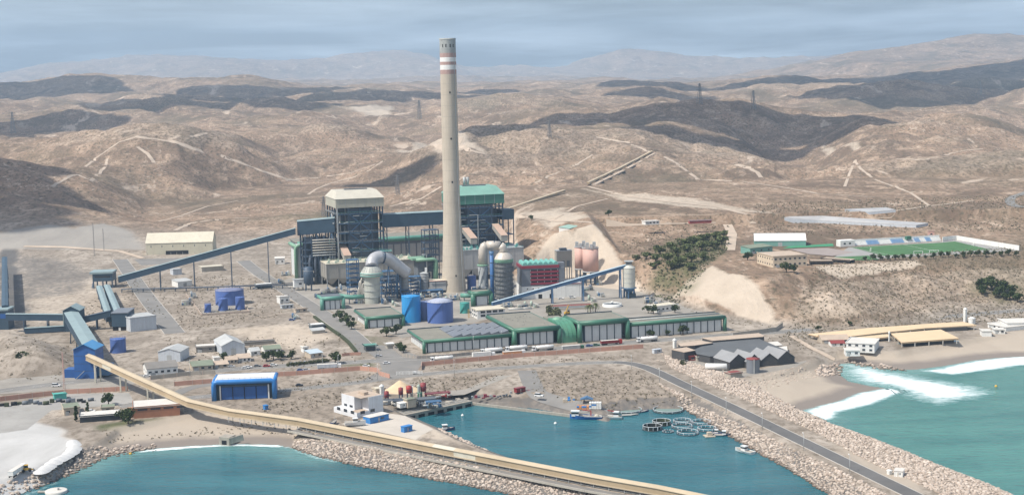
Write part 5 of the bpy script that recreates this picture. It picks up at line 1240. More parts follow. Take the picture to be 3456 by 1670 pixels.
part(hallE, 'roof_pipe', M_galv, lambda b: b.tube([(4, 9, hE), (70, 9, hE)], .5, 8))
# barrel roofed link
lk = wpt(pC, rA, .6, 4); Ll = (pD - pC).length - 1.4; t = thing('barrel_link', 'recessed green barrel roofed link between two tall green halls', 'link building', lk, rA); hL = hD - 1.5
part(t, 'barrel', mat('green_barrel', (0.085, 0.255, 0.165), .5, .1, .1, dirt=.2), lambda b: b.xprism([(-1, -.2)] + [(12 - 13 * math.cos(rad(90 * i / 10)), (hL - 3) * .35 + (hL - (hL - 3) * .35) * math.sin(rad(90 * i / 10))) for i in range(11)] + [(24, hL), (24, -.2)], 0, Ll))
for k in range(5): part(t, 'seam', M_gtube, lambda b: b.tube([(Ll * k / 4, 12 - 13.1 * math.cos(rad(90 * i / 10)), (hL - 3) * .35 + (hL - (hL - 3) * .35) * math.sin(rad(90 * i / 10)) + .05) for i in range(11)], .12, 6))
part(t, 'flat_roof', M_groof, lambda b: b.box(0, Ll, 24.02, 34, 0, hL - .4)); part(t, 'dome_vent', M_ltube, lambda b: b.lathe([(3.2, hL - .2), (2.6, hL + .8), (1.4, hL + 1.3), (.1, hL + 1.4)], (Ll * .4, 18), 20, cap=False))
# the other green edged houses
a, rz, L = frame('F', 922, 827, 1020, 822); h = loc_z('F', 797, a)
green_hall('green edged workshop hall with pale end panels beside the sky blue tank', a, E1, 27, 38, h, 4, tube=1.3, endpan=8)
q = at_z('1', 372, 1212); h = loc_z('1', 1090, q)
green_hall('teal tube edged pump house on the station road', q, E1, 17, 18, h, 3, tube=1.5, m_tube=M_ttube, name='pump_house', roofm=M_dkgrey)
q = at_z('1', 565, 1160); h = loc_z('1', 1105, q) ; t = thing('teal_pipe_bridge', 'thick teal tube running on posts from the pump house to the absorber', 'pipe', q, E1)
part(t, 'tube', M_ttube, lambda b: b.tube([(-4, 8, h + 2), (4, 2, h + 1), (7, .5, h + .6), (18, .5, h + .6)], 1.8, 16))
for x in (5, 11, 17): part(t, 'post', M_steel, lambda b: b.box(x - .3, x + .3, .2, .8, 0, h - .6))
q = at_z('2', 448, 862); h = loc_z('2', 712, q)
t = green_hall('small green portal house beside the slender blue stack', q, E1, 15, 12, h, 1, tube=1.9, m_tube=M_gtube, name='portal_house', inset=2.6)
q = at_z('2', 345, 812); h = loc_z('2', 745, q); t = thing('pipe_stub', 'pale green tube branch joining the small portal house', 'pipe', q, E1)
part(t, 'tube', M_ttube, lambda b: b.tube([(0, 6, h - 1), (4, 3, h - 1.2), (8, 2, h - 1.2)], 1.8, 14)); part(t, 'post', M_steel, lambda b: b.box(1.7, 2.3, 3.8, 4.4, 0, h - 2.6))
# white office with ribbon windows
a = at_z('2', 490, 992); h = loc_z('2', 908, a); t = thing('white_office', 'white two storey office with dark ribbon windows behind the flat roofed hall', 'office', a, E1)
part(t, 'walls', M_white, lambda b: b.box(0, 21, 0, 14, -.2, h)); part(t, 'roof', M_creamroof, lambda b: b.box(-.4, 21.4, -.4, 14.4, h + .02, h + .6))
for z in (1.2, h * .5 + .8):
 for k in range(4): o = part(t, 'window', M_glass, lambda b: b.box(2.5 + k * 4.6, 6 + k * 4.6, -.06, .02, z + .3, z + 1.9))
 for k in range(3): part(t, 'window', M_glass, lambda b: b.box(-.06, .02, 2 + k * 4, 4.4 + k * 4, z + .3, z + 1.9))
# ================================================================== ROADS, YARDS AND TRACKS
M_asph = mat('worn_asphalt', (0.215, 0.207, 0.195), 0.9, 0.14, 0.06, dirt=0.35, dirtcol=(0.25, 0.225, 0.19), spec=0.2)
M_asphd = mat('dark_asphalt', (0.135, 0.133, 0.131), 0.9, 0.14, 0.06, dirt=0.3, dirtcol=(0.18, 0.165, 0.145), spec=0.2)
M_slab = mat('concrete_apron', (0.30, 0.278, 0.245), 0.9, 0.18, 0.05, dirt=0.4, dirtcol=(0.24, 0.215, 0.18), spec=0.2)
M_paleslab = mat('pale_quay_slab', (0.50, 0.455, 0.395), 0.9, 0.08, 0.06, dirt=0.25, dirtcol=(0.36, 0.31, 0.26), spec=0.2)
M_kerb = mat('kerb_concrete', (0.50, 0.475, 0.43), 0.85, 0.1, 0.3)
M_track = mat('pale_dirt_track', (0.47, 0.385, 0.305), 0.95, 0.15, 0.05, dirt=0.45, dirtcol=(0.38, 0.31, 0.25), spec=0.1)
M_mark = mat('road_paint', (0.70, 0.70, 0.67), 0.7, 0.08, 0.5)
def catmull(pts, n=6):
 out = []
 for i in range(len(pts) - 1):
  p0, p1, p2, p3 = pts[max(i - 1, 0)], pts[i], pts[i + 1], pts[min(i + 2, len(pts) - 1)]
  for k in range(n):
   u = k / n
   out.append(0.5 * ((2 * p1) + (p2 - p0) * u + (2 * p0 - 5 * p1 + 4 * p2 - p3) * u * u + (3 * p1 - p0 - 3 * p2 + p3) * u ** 3))
 return out + [pts[-1]]
def ribbon(pts, half, off=0.0, z=None, dz=0.05, drape=False):
 """strip of the given half width round a centre line"""
 b = MB(); n = len(pts); vs = []
 for i, p in enumerate(pts):
  d = pts[min(i + 1, n - 1)] - pts[max(i - 1, 0)]; d.z = 0; d.normalize(); nn = Vector((-d.y, d.x, 0))
  for s in (-1, 1):
   q = p + nn * (off + s * half)
   q.z = (ground(q.x, q.y) + dz) if drape else (z if z is not None else p.z) + dz
   vs.append(q)
 b.add(vs, [(2 * i, 2 * i + 2, 2 * i + 3, 2 * i + 1)[::-1] for i in range(n - 1)])
 return b
def road(name, w, pts, width, m_=None, z=G, dz=0.06, kerbs=True, line=True, n=5):
 pp = catmull([at_z(w, x, y, z) for x, y in pts], n)
 o = struct(ribbon(pp, width / 2, 0, z, dz).build(name, m_ or M_asph))
 if kerbs:
  for s in (-1, 1):
   b = MB()
   for i in range(len(pp) - 1):
    d = pp[i + 1] - pp[i]; d.z = 0; d.normalize(); nn = Vector((-d.y, d.x, 0)) * (s * (width / 2 + .15)); up = Vector((0, 0, z - pp[i].z + .06))
    b.bar(pp[i] + nn + up, pp[i + 1] + nn + up, .3, .26)
   struct(b.build('kerb', M_kerb))
 if line:
  for i in range(0, len(pp) - 1, 2):
   q = pp[i].lerp(pp[i + 1], .8); r_ = ribbon([pp[i], q], .12, 0, z, dz + .02).build('lane_marking', M_mark); r_.parent = o
 return pp
def slab(name, w, pts, m_, z=G, dz=0.045):
 b = MB(); pl = [at_z(w, x, y, z) for x, y in pts]
 a = sum(pl[i].x * pl[(i + 1) % len(pl)].y - pl[(i + 1) % len(pl)].x * pl[i].y for i in range(len(pl)))
 if a < 0: pl = pl[::-1]
 b.add([(p.x, p.y, z + dz) for p in pl], [tuple(range(len(pl)))])
 return struct(b.build(name, m_))
slab('station_yard', 'F', [(690, 712), (760, 690), (1200, 690), (1620, 735), (1790, 790), (1400, 815), (1240, 800), (1010, 850), (880, 800), (800, 770)], M_slab, dz=.03)
road('coast_road', 'F', [(-60, 992), (120, 968), (300, 950), (480, 938), (640, 924), (800, 916), (940, 908), (1060, 900), (1200, 890), (1400, 876), (1600, 860), (1800, 845), (2000, 832), (2200, 814), (2400, 795), (2576, 780), (2760, 762)], 11, dz=.060)
JR = road('harbour_road', 'F', [(300, 1022), (440, 1004), (600, 990), (760, 977), (900, 962), (1000, 948), (1150, 934), (1300, 923), (1450, 914), (1550, 911)], 8, dz=.076, n=6)
BW = road('breakwater_road', 'F', [(1545, 911), (1590, 915), (1640, 930), (1720, 968), (1840, 1024), (1960, 1082), (2080, 1140), (2200, 1198), (2320, 1256), (2480, 1335)], 8, M_asphd, dz=.092, line=False)
slab('junction', 'F', [(905, 870), (960, 868), (1010, 880), (1060, 897), (1150, 898), (1060, 918), (1050, 932), (1075, 943), (960, 955), (900, 962), (962, 930), (950, 905)], M_asph, dz=.108)
road('station_road', 'F', [(930, 885), (880, 838), (820, 795), (760, 756), (700, 718), (650, 686), (612, 656)], 13, dz=.124, line=False)
road('yard_road', 'F', [(296, 645), (318, 675), (345, 715), (378, 760), (410, 800), (440, 838)], 14, dz=.070, line=False)
struct(ribbon(catmull([on_land('F', x, y) for x, y in [(1325, 932), (1338, 965), (1352, 988), (1390, 1006), (1450, 1022), (1515, 1036)]], 24), 5.5, 0, None, .2, True).build('quay_ramp', M_asph))
slab('intake_apron', '6', [(1480, 365), (1590, 362), (1330, 470), (1240, 505), (1040, 520), (1060, 485), (1250, 465)], M_slab, dz=.055)
slab('quay_slab', '6', [(330, 720), (480, 690), (700, 645), (800, 660), (930, 720), (1010, 760), (930, 800), (880, 838)], M_paleslab, dz=.055)
slab('tank_yard_floor', '4', [(1840, 840), (1980, 770), (2240, 770), (2280, 820), (1860, 870)], M_slab, dz=.05)
slab('loading_yard', '2', [(900, 800), (1600, 770), (2200, 800), (2420, 900), (1700, 960), (1300, 930)], M_slab, dz=.052)
slab('warehouse_yard', '4', [(1200, 345), (1990, 330), (2010, 345), (1800, 390), (1290, 420)], M_asph, dz=.05)
slab('tower_yard', '5', [(0, 400), (420, 300), (560, 380), (950, 350), (1060, 395), (880, 470), (450, 470), (0, 500)], M_slab, dz=.028)
slab('shore_yard', '5', [(-80, 600), (480, 500), (950, 490), (990, 560), (880, 580), (380, 620), (200, 760), (-80, 800)], mat('dusty_grey_yard', (0.33, 0.32, 0.30), .95, .12, .05, dirt=.4, dirtcol=(0.24, 0.225, 0.2), spec=.1), dz=.028)
road('depot_road', 'F', [(700, 1000), (620, 970), (560, 965), (480, 975), (425, 1000)], 8, dz=.110, kerbs=False, line=False)
# service strip beside the ochre gallery
sv = [p.copy() for p in OCH[3:]]
strip = []
for i, p in enumerate(sv):
 d = sv[min(i + 1, len(sv) - 1)] - sv[max(i - 1, 0)]; d.z = 0; d.normalize(); strip.append(p + Vector((d.y, -d.x, 0)) * 5.2)
struct(ribbon(catmull(strip, 6), 2.6, 0, G, .06).build('service_road', M_asph))
b = MB()
for i in range(len(strip) - 1):
 d = (strip[i + 1] - strip[i]); d.z = 0; d.normalize(); nn = Vector((d.y, -d.x, 0)) * 2.9; q0 = strip[i] + nn; q1 = strip[i + 1] + nn; q0.z = q1.z = G + .3; b.bar(q0, q1, .6, .9)
struct(b.build('kerb', M_concrete))
# draped hill tracks
for pts, wd_ in [([(555, 392), (600, 408), (660, 430), (720, 450)], 9), ([(340, 344), (400, 352), (440, 358), (510, 382)], 11), ([(346, 370), (372, 388), (388, 410)], 8),
                 ([(185, 440), (215, 420), (250, 392), (300, 358), (340, 346)], 6), ([(195, 440), (230, 455), (265, 420), (270, 400)], 6), ([(775, 490), (795, 476), (830, 462), (890, 446), (930, 428), (965, 405)], 6), ([(720, 455), (800, 447), (880, 436), (950, 412)], 5),
                 ([(1672, 395), (1700, 410), (1735, 436), (1757, 452)], 8), ([(1838, 410), (1880, 422), (1905, 434), (1915, 448)], 10), ([(2125, 470), (2136, 440), (2150, 405), (2165, 425), (2200, 452), (2290, 485), (2340, 520)], 5),
                 ([(1750, 452), (1860, 456), (1960, 470), (2060, 488), (2200, 496)], 5), ([(1300, 545), (1400, 556), (1500, 560), (1650, 552), (1800, 548)], 6), ([(1480, 470), (1560, 490), (1680, 508), (1800, 520), (1900, 545)], 8), ([(1830, 565), (1842, 590), (1836, 630)], 12),
                 ([(1160, 346), (1152, 366), (1180, 378), (1220, 388)], 10), ([(820, 292), (845, 298), (835, 290)], 10), ([(480, 345), (520, 335), (560, 318)], 6), ([(1300, 480), (1390, 440), (1450, 415), (1490, 390)], 5),
                 ([(60, 620), (160, 622), (300, 632), (360, 650)], 8), ([(440, 580), (480, 562), (560, 550), (640, 548)], 7), ([(1500, 345), (1580, 360), (1640, 385)], 7), ([(2080, 545), (2200, 538), (2330, 520), (2450, 505)], 6), ([(1990, 845), (2040, 875), (2100, 905)], 5), ([(130, 470), (180, 442), (196, 440)], 6), ([(640, 425), (700, 445), (760, 458), (850, 452)], 6), ([(1060, 352), (1110, 372), (1140, 395)], 9), ([(2240, 400), (2330, 402), (2420, 380), (2500, 372)], 5), ([(1380, 560), (1450, 520), (1530, 500)], 5), ([(980, 520), (1060, 500), (1110, 470)], 5), ([(390, 560), (450, 545), (520, 520), (600, 505)], 5)]:
 fp = [(pts[i][0] + (pts[i + 1][0] - pts[i][0]) * k / 6, pts[i][1] + (pts[i + 1][1] - pts[i][1]) * k / 6) for i in range(len(pts) - 1) for k in range(6)] + [pts[-1]]
 run = []
 for q in [on_land('F', x, y) for x, y in fp] + [None]:
  if q is not None and (not run or abs(q.y / run[-1].y - 1) < .03): run.append(q); continue
  if len(run) > 3: struct(ribbon(catmull(run, 4), wd_ * .38, 0, None, .35, True).build('dirt_track', M_track))
  run = [q]
pp = catmull([on_land('F', x, y) for x, y in [(2640, 470), (2560, 492), (2540, 505), (2560, 520), (2640, 530)]], 12)
struct(ribbon(pp, 5, 0, None, .4, True).build('hill_road', M_asph))

# ================================================================== WALLS AND FENCES
M_salmon = mat('salmon_wall', (0.50, 0.285, 0.215), 0.85, 0.10, 0.1, dirt=0.25, streak=0.25, dirtcol=(0.40, 0.27, 0.21))
M_post = mat('wall_post', (0.50, 0.40, 0.33), 0.85, 0.1, 0.2)
def wall(label, w, pts, h, m_, name='boundary_wall', step=7.0, posts=True, z=G, th=.3, cap=None, cat='wall'):
 pl = [at_z(w, x, y, z) for x, y in pts]; t = thing(name, label, cat, pl[0])
 o = pl[0]
 for i in range(len(pl) - 1):
  L = (pl[i + 1] - pl[i]).length; n = max(1, round(L / step)); rz = math.atan2(pl[i + 1].y - pl[i].y, pl[i + 1].x - pl[i].x)
  for k in range(n):
   p = pl[i].lerp(pl[i + 1], k / n) - o; b = MB(); b.box(.12, L / n - .12 if posts else L / n, -th / 2, th / 2, -.2, h); b.build('wall_panel', m_, t, p, rz)
   if posts: b = MB(); b.box(-.2, .12, -th * .8, th * .8, -.2, h + .25); b.build('pier', M_post if cap is None else cap, t, p, rz)
 return t
wall('long salmon boundary wall in front of the parked tank trucks', '3', [(262, 640), (268, 612), (345, 604), (1000, 545), (1872, 482)], 2.6, M_salmon)
wall('salmon wall ending in a curve at the station junction', '6', [(-180, 372), (0, 362), (470, 325), (600, 338), (616, 365), (690, 385)], 2.6, M_salmon)
wall('salmon wall running behind the blue roofless yard and under the ochre gallery', '5', [(-60, 560), (240, 525), (480, 500), (945, 475)], 2.6, M_salmon)
wall('salmon wall segment just beyond the blue hall, between gallery and hall', '5', [(1285, 442), (1420, 430), (1565, 420)], 2.6, M_salmon)
wall('grey concrete wall behind the boatmen houses along the coast road', '5', [(1110, 395), (1400, 362), (1590, 352)], 2.4, M_concrete)
wall('pale mesh fence along the foot of the solar roofed hall', '3', [(60, 490), (130, 545), (230, 560), (480, 545), (860, 505), (1180, 480)], 1.9, mat('mesh_fence', (0.30, 0.28, 0.25), .8, .15, .5), name='mesh_fence', step=3.2, cat='fence', th=.12)
wall('low retaining wall round the blue tank yard', '4', [(1700, 690), (1845, 878), (2280, 850), (2230, 790)], 1.3, mat('tank_yard_wall', (0.42, 0.345, 0.29), .85, .1, .2, dirt=.3), posts=False, th=.5)
wall('dark hedge wall along the station road', 'g', [(1590, 690), (1700, 775), (1860, 885)], 1.6, mat('clipped_hedge', (0.05, 0.062, 0.028), .95, .4, .6, bump=.8), name='hedge', posts=False, th=2.0, cat='hedge')
wall('clipped hedge closer to the gatehouse on the station road', 'g', [(1870, 892), (1950, 960), (2030, 1058)], 1.6, MATS['clipped_hedge'], name='hedge', posts=False, th=2.0, cat='hedge')
wall('tan gate wall beside the gate lawn', 'g', [(1880, 1095), (1960, 1085), (2080, 1080)], 1.8, M_salmon, posts=False)
wall('grey retaining wall beside the highway cut', '8', [(560, 385), (740, 362), (860, 345), (905, 310)], 3.0, M_concrete, posts=False)

# ================================================================== OTHER BUILDINGS
M_shedw = mat('pale_blue_shed_wall', (0.52, 0.56, 0.60), 0.6, 0.06, 0.2, dirt=0.15, streak=0.2)
M_shedr = mat('pale_shed_roof', (0.46, 0.47, 0.46), 0.6, 0.10, 0.1, dirt=0.3, dirtcol=(0.33, 0.29, 0.25), ribs=1.2)
M_dkroof = mat('weathered_grey_roof', (0.21, 0.20, 0.185), 0.85, 0.15, 0.12, dirt=0.3, dirtcol=(0.28, 0.22, 0.17))
M_grroof = mat('dull_green_roof', (0.20, 0.235, 0.175), 0.85, 0.12, 0.15, dirt=0.3)
M_beige = mat('beige_render', (0.50, 0.43, 0.34), 0.85, 0.08, 0.2, dirt=0.2, streak=0.2)
M_brick = mat('orange_brick', (0.36, 0.165, 0.095), 0.85, 0.10, 0.3, dirt=0.2, streak=0.15)
M_whroof = mat('whitewashed_roof', (0.60, 0.575, 0.53), 0.85, 0.06, 0.15, dirt=0.3, dirtcol=(0.42, 0.37, 0.32))
M_tanroof = mat('tan_flat_roof', (0.46, 0.37, 0.29), 0.9, 0.08, 0.1, dirt=0.3)
M_orroof = mat('orange_shade_roof', (0.64, 0.485, 0.31), 0.8, 0.05, 0.08, dirt=0.15, dirtcol=(0.50, 0.36, 0.20))
M_dkflat = mat('dark_membrane_roof', (0.105, 0.112, 0.118), 0.85, 0.12, 0.06, dirt=0.3, dirtcol=(0.16, 0.16, 0.155))
M_dkshed = mat('dark_shed_wall', (0.060, 0.062, 0.065), 0.75, 0.15, 0.2, dirt=0.2)
M_redroof = mat('dark_red_roof', (0.235, 0.050, 0.045), 0.7, 0.12, 0.3)
M_tealw = mat('teal_sheet_wall', (0.17, 0.35, 0.30), 0.6, 0.08, 0.15, dirt=0.15)
def house(label, a, rz, W, D, h, roof='flat', mw=None, mr=None, name='house', cat='house', wins=0, door=True, rise=None, side=0, over=.4, group=None, doorm=None, roofcol=None, winh=1.2, stories=1):
 mw = mw or M_white; mr = mr or M_whroof; t = thing(name, label, cat, a, rz, group)
 part(t, 'walls', mw, lambda b: b.box(0, W, 0, D, -.3, h))
 if roof == 'flat':
  part(t, 'roof', mr, lambda b: b.box(-over, W + over, -over, D + over, h + .02, h + .3)); part(t, 'parapet', mw, lambda b: [b.box(-over, W + over, -over, -over + .25, h + .31, h + .75), b.box(-over, -over + .25, -over + .26, D + over, h + .31, h + .75)])
 elif roof == 'gablex':                      # ridge along the front
  r_ = rise or D * .18; part(t, 'gable', mw, lambda b: b.xprism([(0, h), (D, h), (D / 2, h + r_)], .01, W - .01))
  for s in (0, 1):
   y0, y1 = (-over, D / 2) if s == 0 else (D + over, D / 2); z0 = h - over * r_ / (D / 2) + .05
   part(t, 'roof_slope', mr, lambda b: b.add([(-over, y0, z0), (W + over, y0, z0), (W + over, y1, h + r_ + .05), (-over, y1, h + r_ + .05), (-over, y0, z0 + .2), (W + over, y0, z0 + .2), (W + over, y1, h + r_ + .25), (-over, y1, h + r_ + .25)], [(0, 3, 2, 1), (4, 5, 6, 7), (0, 1, 5, 4), (1, 2, 6, 5), (2, 3, 7, 6), (3, 0, 4, 7)] if s == 0 else [(0, 1, 2, 3), (4, 7, 6, 5), (0, 4, 5, 1), (1, 5, 6, 2), (2, 6, 7, 3), (3, 7, 4, 0)]))
 elif roof == 'gabley':
  r_ = rise or W * .18; part(t, 'gable', mw, lambda b: b.yprism([(0, h), (W, h), (W / 2, h + r_)], .01, D - .01))
  for s in (0, 1):
   x0, x1 = (-over, W / 2) if s == 0 else (W + over, W / 2); z0 = h - over * r_ / (W / 2) + .05
   part(t, 'roof_slope', mr, lambda b: b.add([(x0, -over, z0), (x1, -over, h + r_ + .05), (x1, D + over, h + r_ + .05), (x0, D + over, z0), (x0, -over, z0 + .2), (x1, -over, h + r_ + .25), (x1, D + over, h + r_ + .25), (x0, D + over, z0 + .2)], [(0, 3, 2, 1), (4, 5, 6, 7), (0, 1, 5, 4), (1, 2, 6, 5), (2, 3, 7, 6), (3, 0, 4, 7)] if s == 0 else [(0, 1, 2, 3), (4, 7, 6, 5), (0, 4, 5, 1), (1, 5, 6, 2), (2, 6, 7, 3), (3, 7, 4, 0)]))
 elif roof == 'mono':
  r_ = rise or 1.2; part(t, 'roof', mr, lambda b: b.add([(-over, -over, h + .05), (W + over, -over, h + .05), (W + over, D + over, h + r_), (-over, D + over, h + r_), (-over, -over, h + .25), (W + over, -over, h + .25), (W + over, D + over, h + r_ + .2), (-over, D + over, h + r_ + .2)], [(0, 3, 2, 1), (4, 5, 6, 7), (0, 1, 5, 4), (1, 2, 6, 5), (2, 3, 7, 6), (3, 0, 4, 7)])); part(t, 'upper_wall', mw, lambda b: b.xprism([(0, h), (D, h), (D, h + r_ - .1)], .01, W - .01))
 for s in range(stories):
  zz = h * s / stories
  for k in range(wins):
   x = W * (k + .5) / wins; ww = min(1.8, W / wins * .5); zb = zz + (h / stories) * .38; o = part(t, 'window', M_glass, lambda b: b.box(x - ww / 2, x + ww / 2, -.05, .02, zb, zb + winh)); part(t, 'window_sill', M_kerb, lambda b: b.box(x - ww / 2 - .15, x + ww / 2 + .15, -.14, .0, zb - .14, zb - .01))
  for k in range(side):
   y = D * (k + .5) / side; zb = zz + (h / stories) * .38; part(t, 'window', M_glass, lambda b: b.box(-.05, .02, y - .7, y + .7, zb, zb + winh))
 if door:
  dw = min(3.6, W * .22); x = W * .5 if wins == 0 else W * .08 + dw / 2; part(t, 'door', doorm or M_galv, lambda b: b.box(x - dw / 2, x + dw / 2, -.08, .02, 0, min(h * .72, 4.2) if wins == 0 else 2.1))
 return t
def hframe(w, x0, y0, x1, y1, eave, z=G):
 a, rz, L = frame(w, x0, y0, x1, y1, z); return a, rz, L, z_of(w, eave, (a.x, a.y)) - z
def H_(label, w, x0, y0, x1, y1, eave, D, **k):
 z = k.pop('z', G); a, rz, L, h = hframe(w, x0, y0, x1, y1, eave, z)
 return house(label, a, rz, L, D, h, **k)
# warehouse and sheds behind the conveyors
wh = H_('long cream warehouse with ridged roof and dark open bay', '4', 1335, 336, 1945, 318, 222, 30, roof='gablex', mw=M_cream, mr=M_creamroof, rise=9, name='warehouse', cat='warehouse', door=False)
part(wh, 'open_bay', M_black, lambda b: b.box(20, 43, -.06, .02, 0, 4.8))
for k in range(6): part(wh, 'vent_slot', M_dkgrey, lambda b: b.box(5 + k * 11, 5.8 + k * 11, -.06, .02, 8.5, 10.5)); 
for k in range(11): part(wh, 'downpipe', M_kerb, lambda b: b.box(1 + k * 6, 1.25 + k * 6, -.2, -.01, 0, 3.2))
H_('white flat roofed shed beside the dark boxy transfer building', '4', 1195, 1030, 1432, 1003, 908, 20, mw=M_shedw, mr=M_shedr, name='shed', cat='shed', door=False)
H_('large grey metal shed with ridged roof in the village of sheds', 'g', 620, 1090, 862, 1068, 990, 26, roof='gabley', mw=M_shedw, mr=M_shedr, name='metal_shed', cat='shed', rise=3.2)
H_('small white gabled shed above the grey roofed house', '5', 1168, 262, 1330, 262, 190, 17, roof='gabley', mw=M_shedw, mr=M_shedr, name='white_shed', cat='shed', rise=2.0)
H_('grey roofed white house beside the ochre gallery', '5', 1085, 372, 1312, 350, 318, 15, roof='gablex', mr=M_dkroof, wins=5, rise=2.6, side=2)
H_('green roofed bungalow next to the grey roofed house', '5', 1420, 334, 1572, 322, 298, 12, roof='gablex', mw=M_beige, mr=M_grroof, wins=3, rise=1.6)
H_('small white house beside the orange canopy', 'g', 925, 1092, 1022, 1082, 1046, 9, roof='gablex', mr=M_shedr, wins=1, rise=1.6)
H_('green roofed white house with dark windows among the sheds', 'g', 1070, 1070, 1242, 1055, 1028, 12, roof='gablex', mr=M_grroof, wins=4, rise=1.6)
H_('low white house with blue trimmed windows by the parked cars', 'g', 795, 1160, 925, 1150, 1120, 9, roof='mono', mr=M_tanroof, wins=3)
H_('beige roofed cottage next to the metal shed door', 'g', 668, 1182, 785, 1172, 1138, 9, roof='gablex', mw=M_beige, mr=M_tanroof, wins=3, rise=1.5)
H_('white cube hut below the metal shed', 'g', 540, 1165, 600, 1160, 1118, 6, mw=M_white, mr=M_whroof, name='hut', cat='hut', door=False)
H_('open sided shelter with pale flat roof beside the metal shed', 'g', 350, 1060, 548, 1048, 1002, 9, mw=M_dkroof, mr=M_whroof, name='shelter', cat='shelter', wins=2)
H_('green roofed beige house beyond the grey roofed house', 'g', 300, 1235, 528, 1215, 1190, 10, roof='gablex', mw=M_beige, mr=M_grroof, wins=4, rise=1.4)
H_('tan roofed low kiosk by the village wall', 'g', 540, 1225, 690, 1212, 1190, 7, roof='mono', mw=M_beige, mr=M_tanroof, wins=2, name='kiosk', cat='kiosk')
H_('white hut with dark shutters on the bare lot', 'g', 1478, 1056, 1530, 1050, 1008, 5, name='hut', cat='hut', wins=1, door=False)
H_('long low grey store with pale blue roof near the hedge', 'g', 1552, 1118, 1680, 1100, 1072, 8, roof='mono', mw=M_beige, mr=mat('pale_blue_roof', (0.45, 0.53, 0.58), .5, .08, .2), name='store', cat='store', wins=2)
H_('white roofed open shed with dark front beside the station road', 'g', 1565, 812, 1700, 800, 775, 8, mw=M_dkwall, mr=M_white, name='shed', cat='shed', door=False)
H_('grey lean-to in front of the white roofed open shed', 'g', 1570, 862, 1705, 848, 832, 5, mw=M_concrete, mr=M_shedr, name='lean_to', cat='shed', door=False, roof='mono')
H_('beige flat roofed shed under the inclined conveyor', 'g', 410, 212, 640, 195, 168, 14, mw=M_concrete, mr=M_creamroof, name='shed', cat='shed', door=False)
H_('white sided shed under the inclined conveyor', 'g', 158, 372, 308, 355, 318, 12, roof='mono', mw=M_white, mr=M_shedr, name='shed', cat='shed', door=True)
H_('pale blue water box tank under the inclined conveyor', 'g', 108, 244, 200, 236, 190, 9, mw=M_shedw, mr=M_shedr, name='water_tank', cat='tank', door=False)
H_('small white house beyond the station road', 'g', 1178, 132, 1280, 128, 70, 9, roof='gablex', mr=M_whroof, wins=2, rise=1.2)
H_('white canopy with dark bay beside a conveyor trestle', 'g', 985, 390, 1150, 378, 350, 8, mw=M_dkwall, mr=M_white, name='canopy', cat='canopy', door=False)
H_('dark topped canopy stretching behind the small white house', 'g', 855, 985, 1172, 962, 958, 6, mw=M_concrete, mr=M_dkshed, name='canopy', cat='canopy', door=False)
H_('white double cabin on the verge of the station road', 'g', 1230, 545, 1330, 535, 478, 7, name='cabin', cat='cabin', wins=2)
H_('tan container office beside the station road verge', 'g', 1395, 642, 1518, 630, 606, 5, mw=M_beige, mr=M_tanroof, name='site_office', cat='cabin', wins=2)
H_('grey hut row below the white double cabin', 'g', 1250, 600, 1370, 590, 566, 5, mw=M_shedw, mr=M_shedr, name='hut', cat='hut', wins=3)
H_('teal gatehouse at the station junction', '6', 515, 188, 592, 182, 150, 7, mw=M_glass, mr=M_ttube, name='gatehouse', cat='gatehouse', door=False, over=1.0)
H_('white flat topped gate shelter opposite the teal gatehouse', '6', 672, 168, 722, 164, 138, 6, mw=M_concrete, mr=M_white, name='gate_shelter', cat='shelter', door=False, over=.8)
H_('ochre roofed side office by the clarifier', '3', 1970, 225, 2120, 206, 184, 11, mw=M_white, mr=M_creamroof, name='side_office', cat='office', wins=5)
# shore houses
bb = H_('orange brick workshop with white roof beside the ochre gallery', '5', 988, 682, 1328, 655, 606, 17, mw=M_brick, mr=M_whroof, name='brick_workshop', cat='workshop', door=False)
for k in range(4): part(bb, 'clerestory_window', M_glass, lambda b: b.box(2 + k * 6.6, 7 + k * 6.6, -.05, .02, 4.0, 4.9))
part(bb, 'roof_unit', M_galv, lambda b: b.box(21, 25, 10, 13, 6.2, 8.2)); part(bb, 'entrance_porch', M_brick, lambda b: b.box(-3.2, -.1, 4, 12, -.2, 3.6))
H_('low bungalow with white parapet and green lawn by the bay', '5', 590, 712, 885, 690, 672, 11, mw=M_glass, mr=M_whroof, name='bungalow', cat='house', door=False)
H_('green roofed shore house behind the dark cypress trees', '5', 475, 660, 590, 648, 612, 13, mw=M_beige, mr=M_grroof, wins=2)
H_('small green roofed annex beside the bungalow car', '5', 750, 645, 842, 638, 606, 8, mw=M_beige, mr=M_grroof, wins=1, name='annex_house')
tl = H_('turquoise tarpaulin shed against the salmon wall', '5', 402, 545, 492, 535, 510, 5, mw=mat('turquoise_sheet', (0.10, 0.42, 0.36), .6, .08, .3), mr=MATS['turquoise_sheet'], name='tarpaulin_shed', cat='shed', door=False)
a = at_z('6', 448, 680); b2_ = at_z('6', 642, 640); rz = math.atan2(b2_.y - a.y, b2_.x - a.x); L = (b2_ - a).length; h = loc_z('6', 640, a); h2 = loc_z('6', 598, a)
t = thing('harbour_office', 'white stepped harbour office beside the quay', 'harbour office', a, rz); M_hw = mat('harbour_white', (0.66, 0.68, 0.70), .7, .04, .2, dirt=.1, streak=.15)
Ds = 21.0
part(t, 'lower_block', M_hw, lambda b: b.box(0, L * .45, 0, Ds, -.2, h)); part(t, 'upper_block', M_hw, lambda b: b.box(L * .45 + .01, L, 0, Ds * .85, -.2, h2 + 4)); part(t, 'upper_side', M_hw, lambda b: b.box(L * .18, L * .449, Ds * .3, Ds * .85, h + .02, h2 + 4))
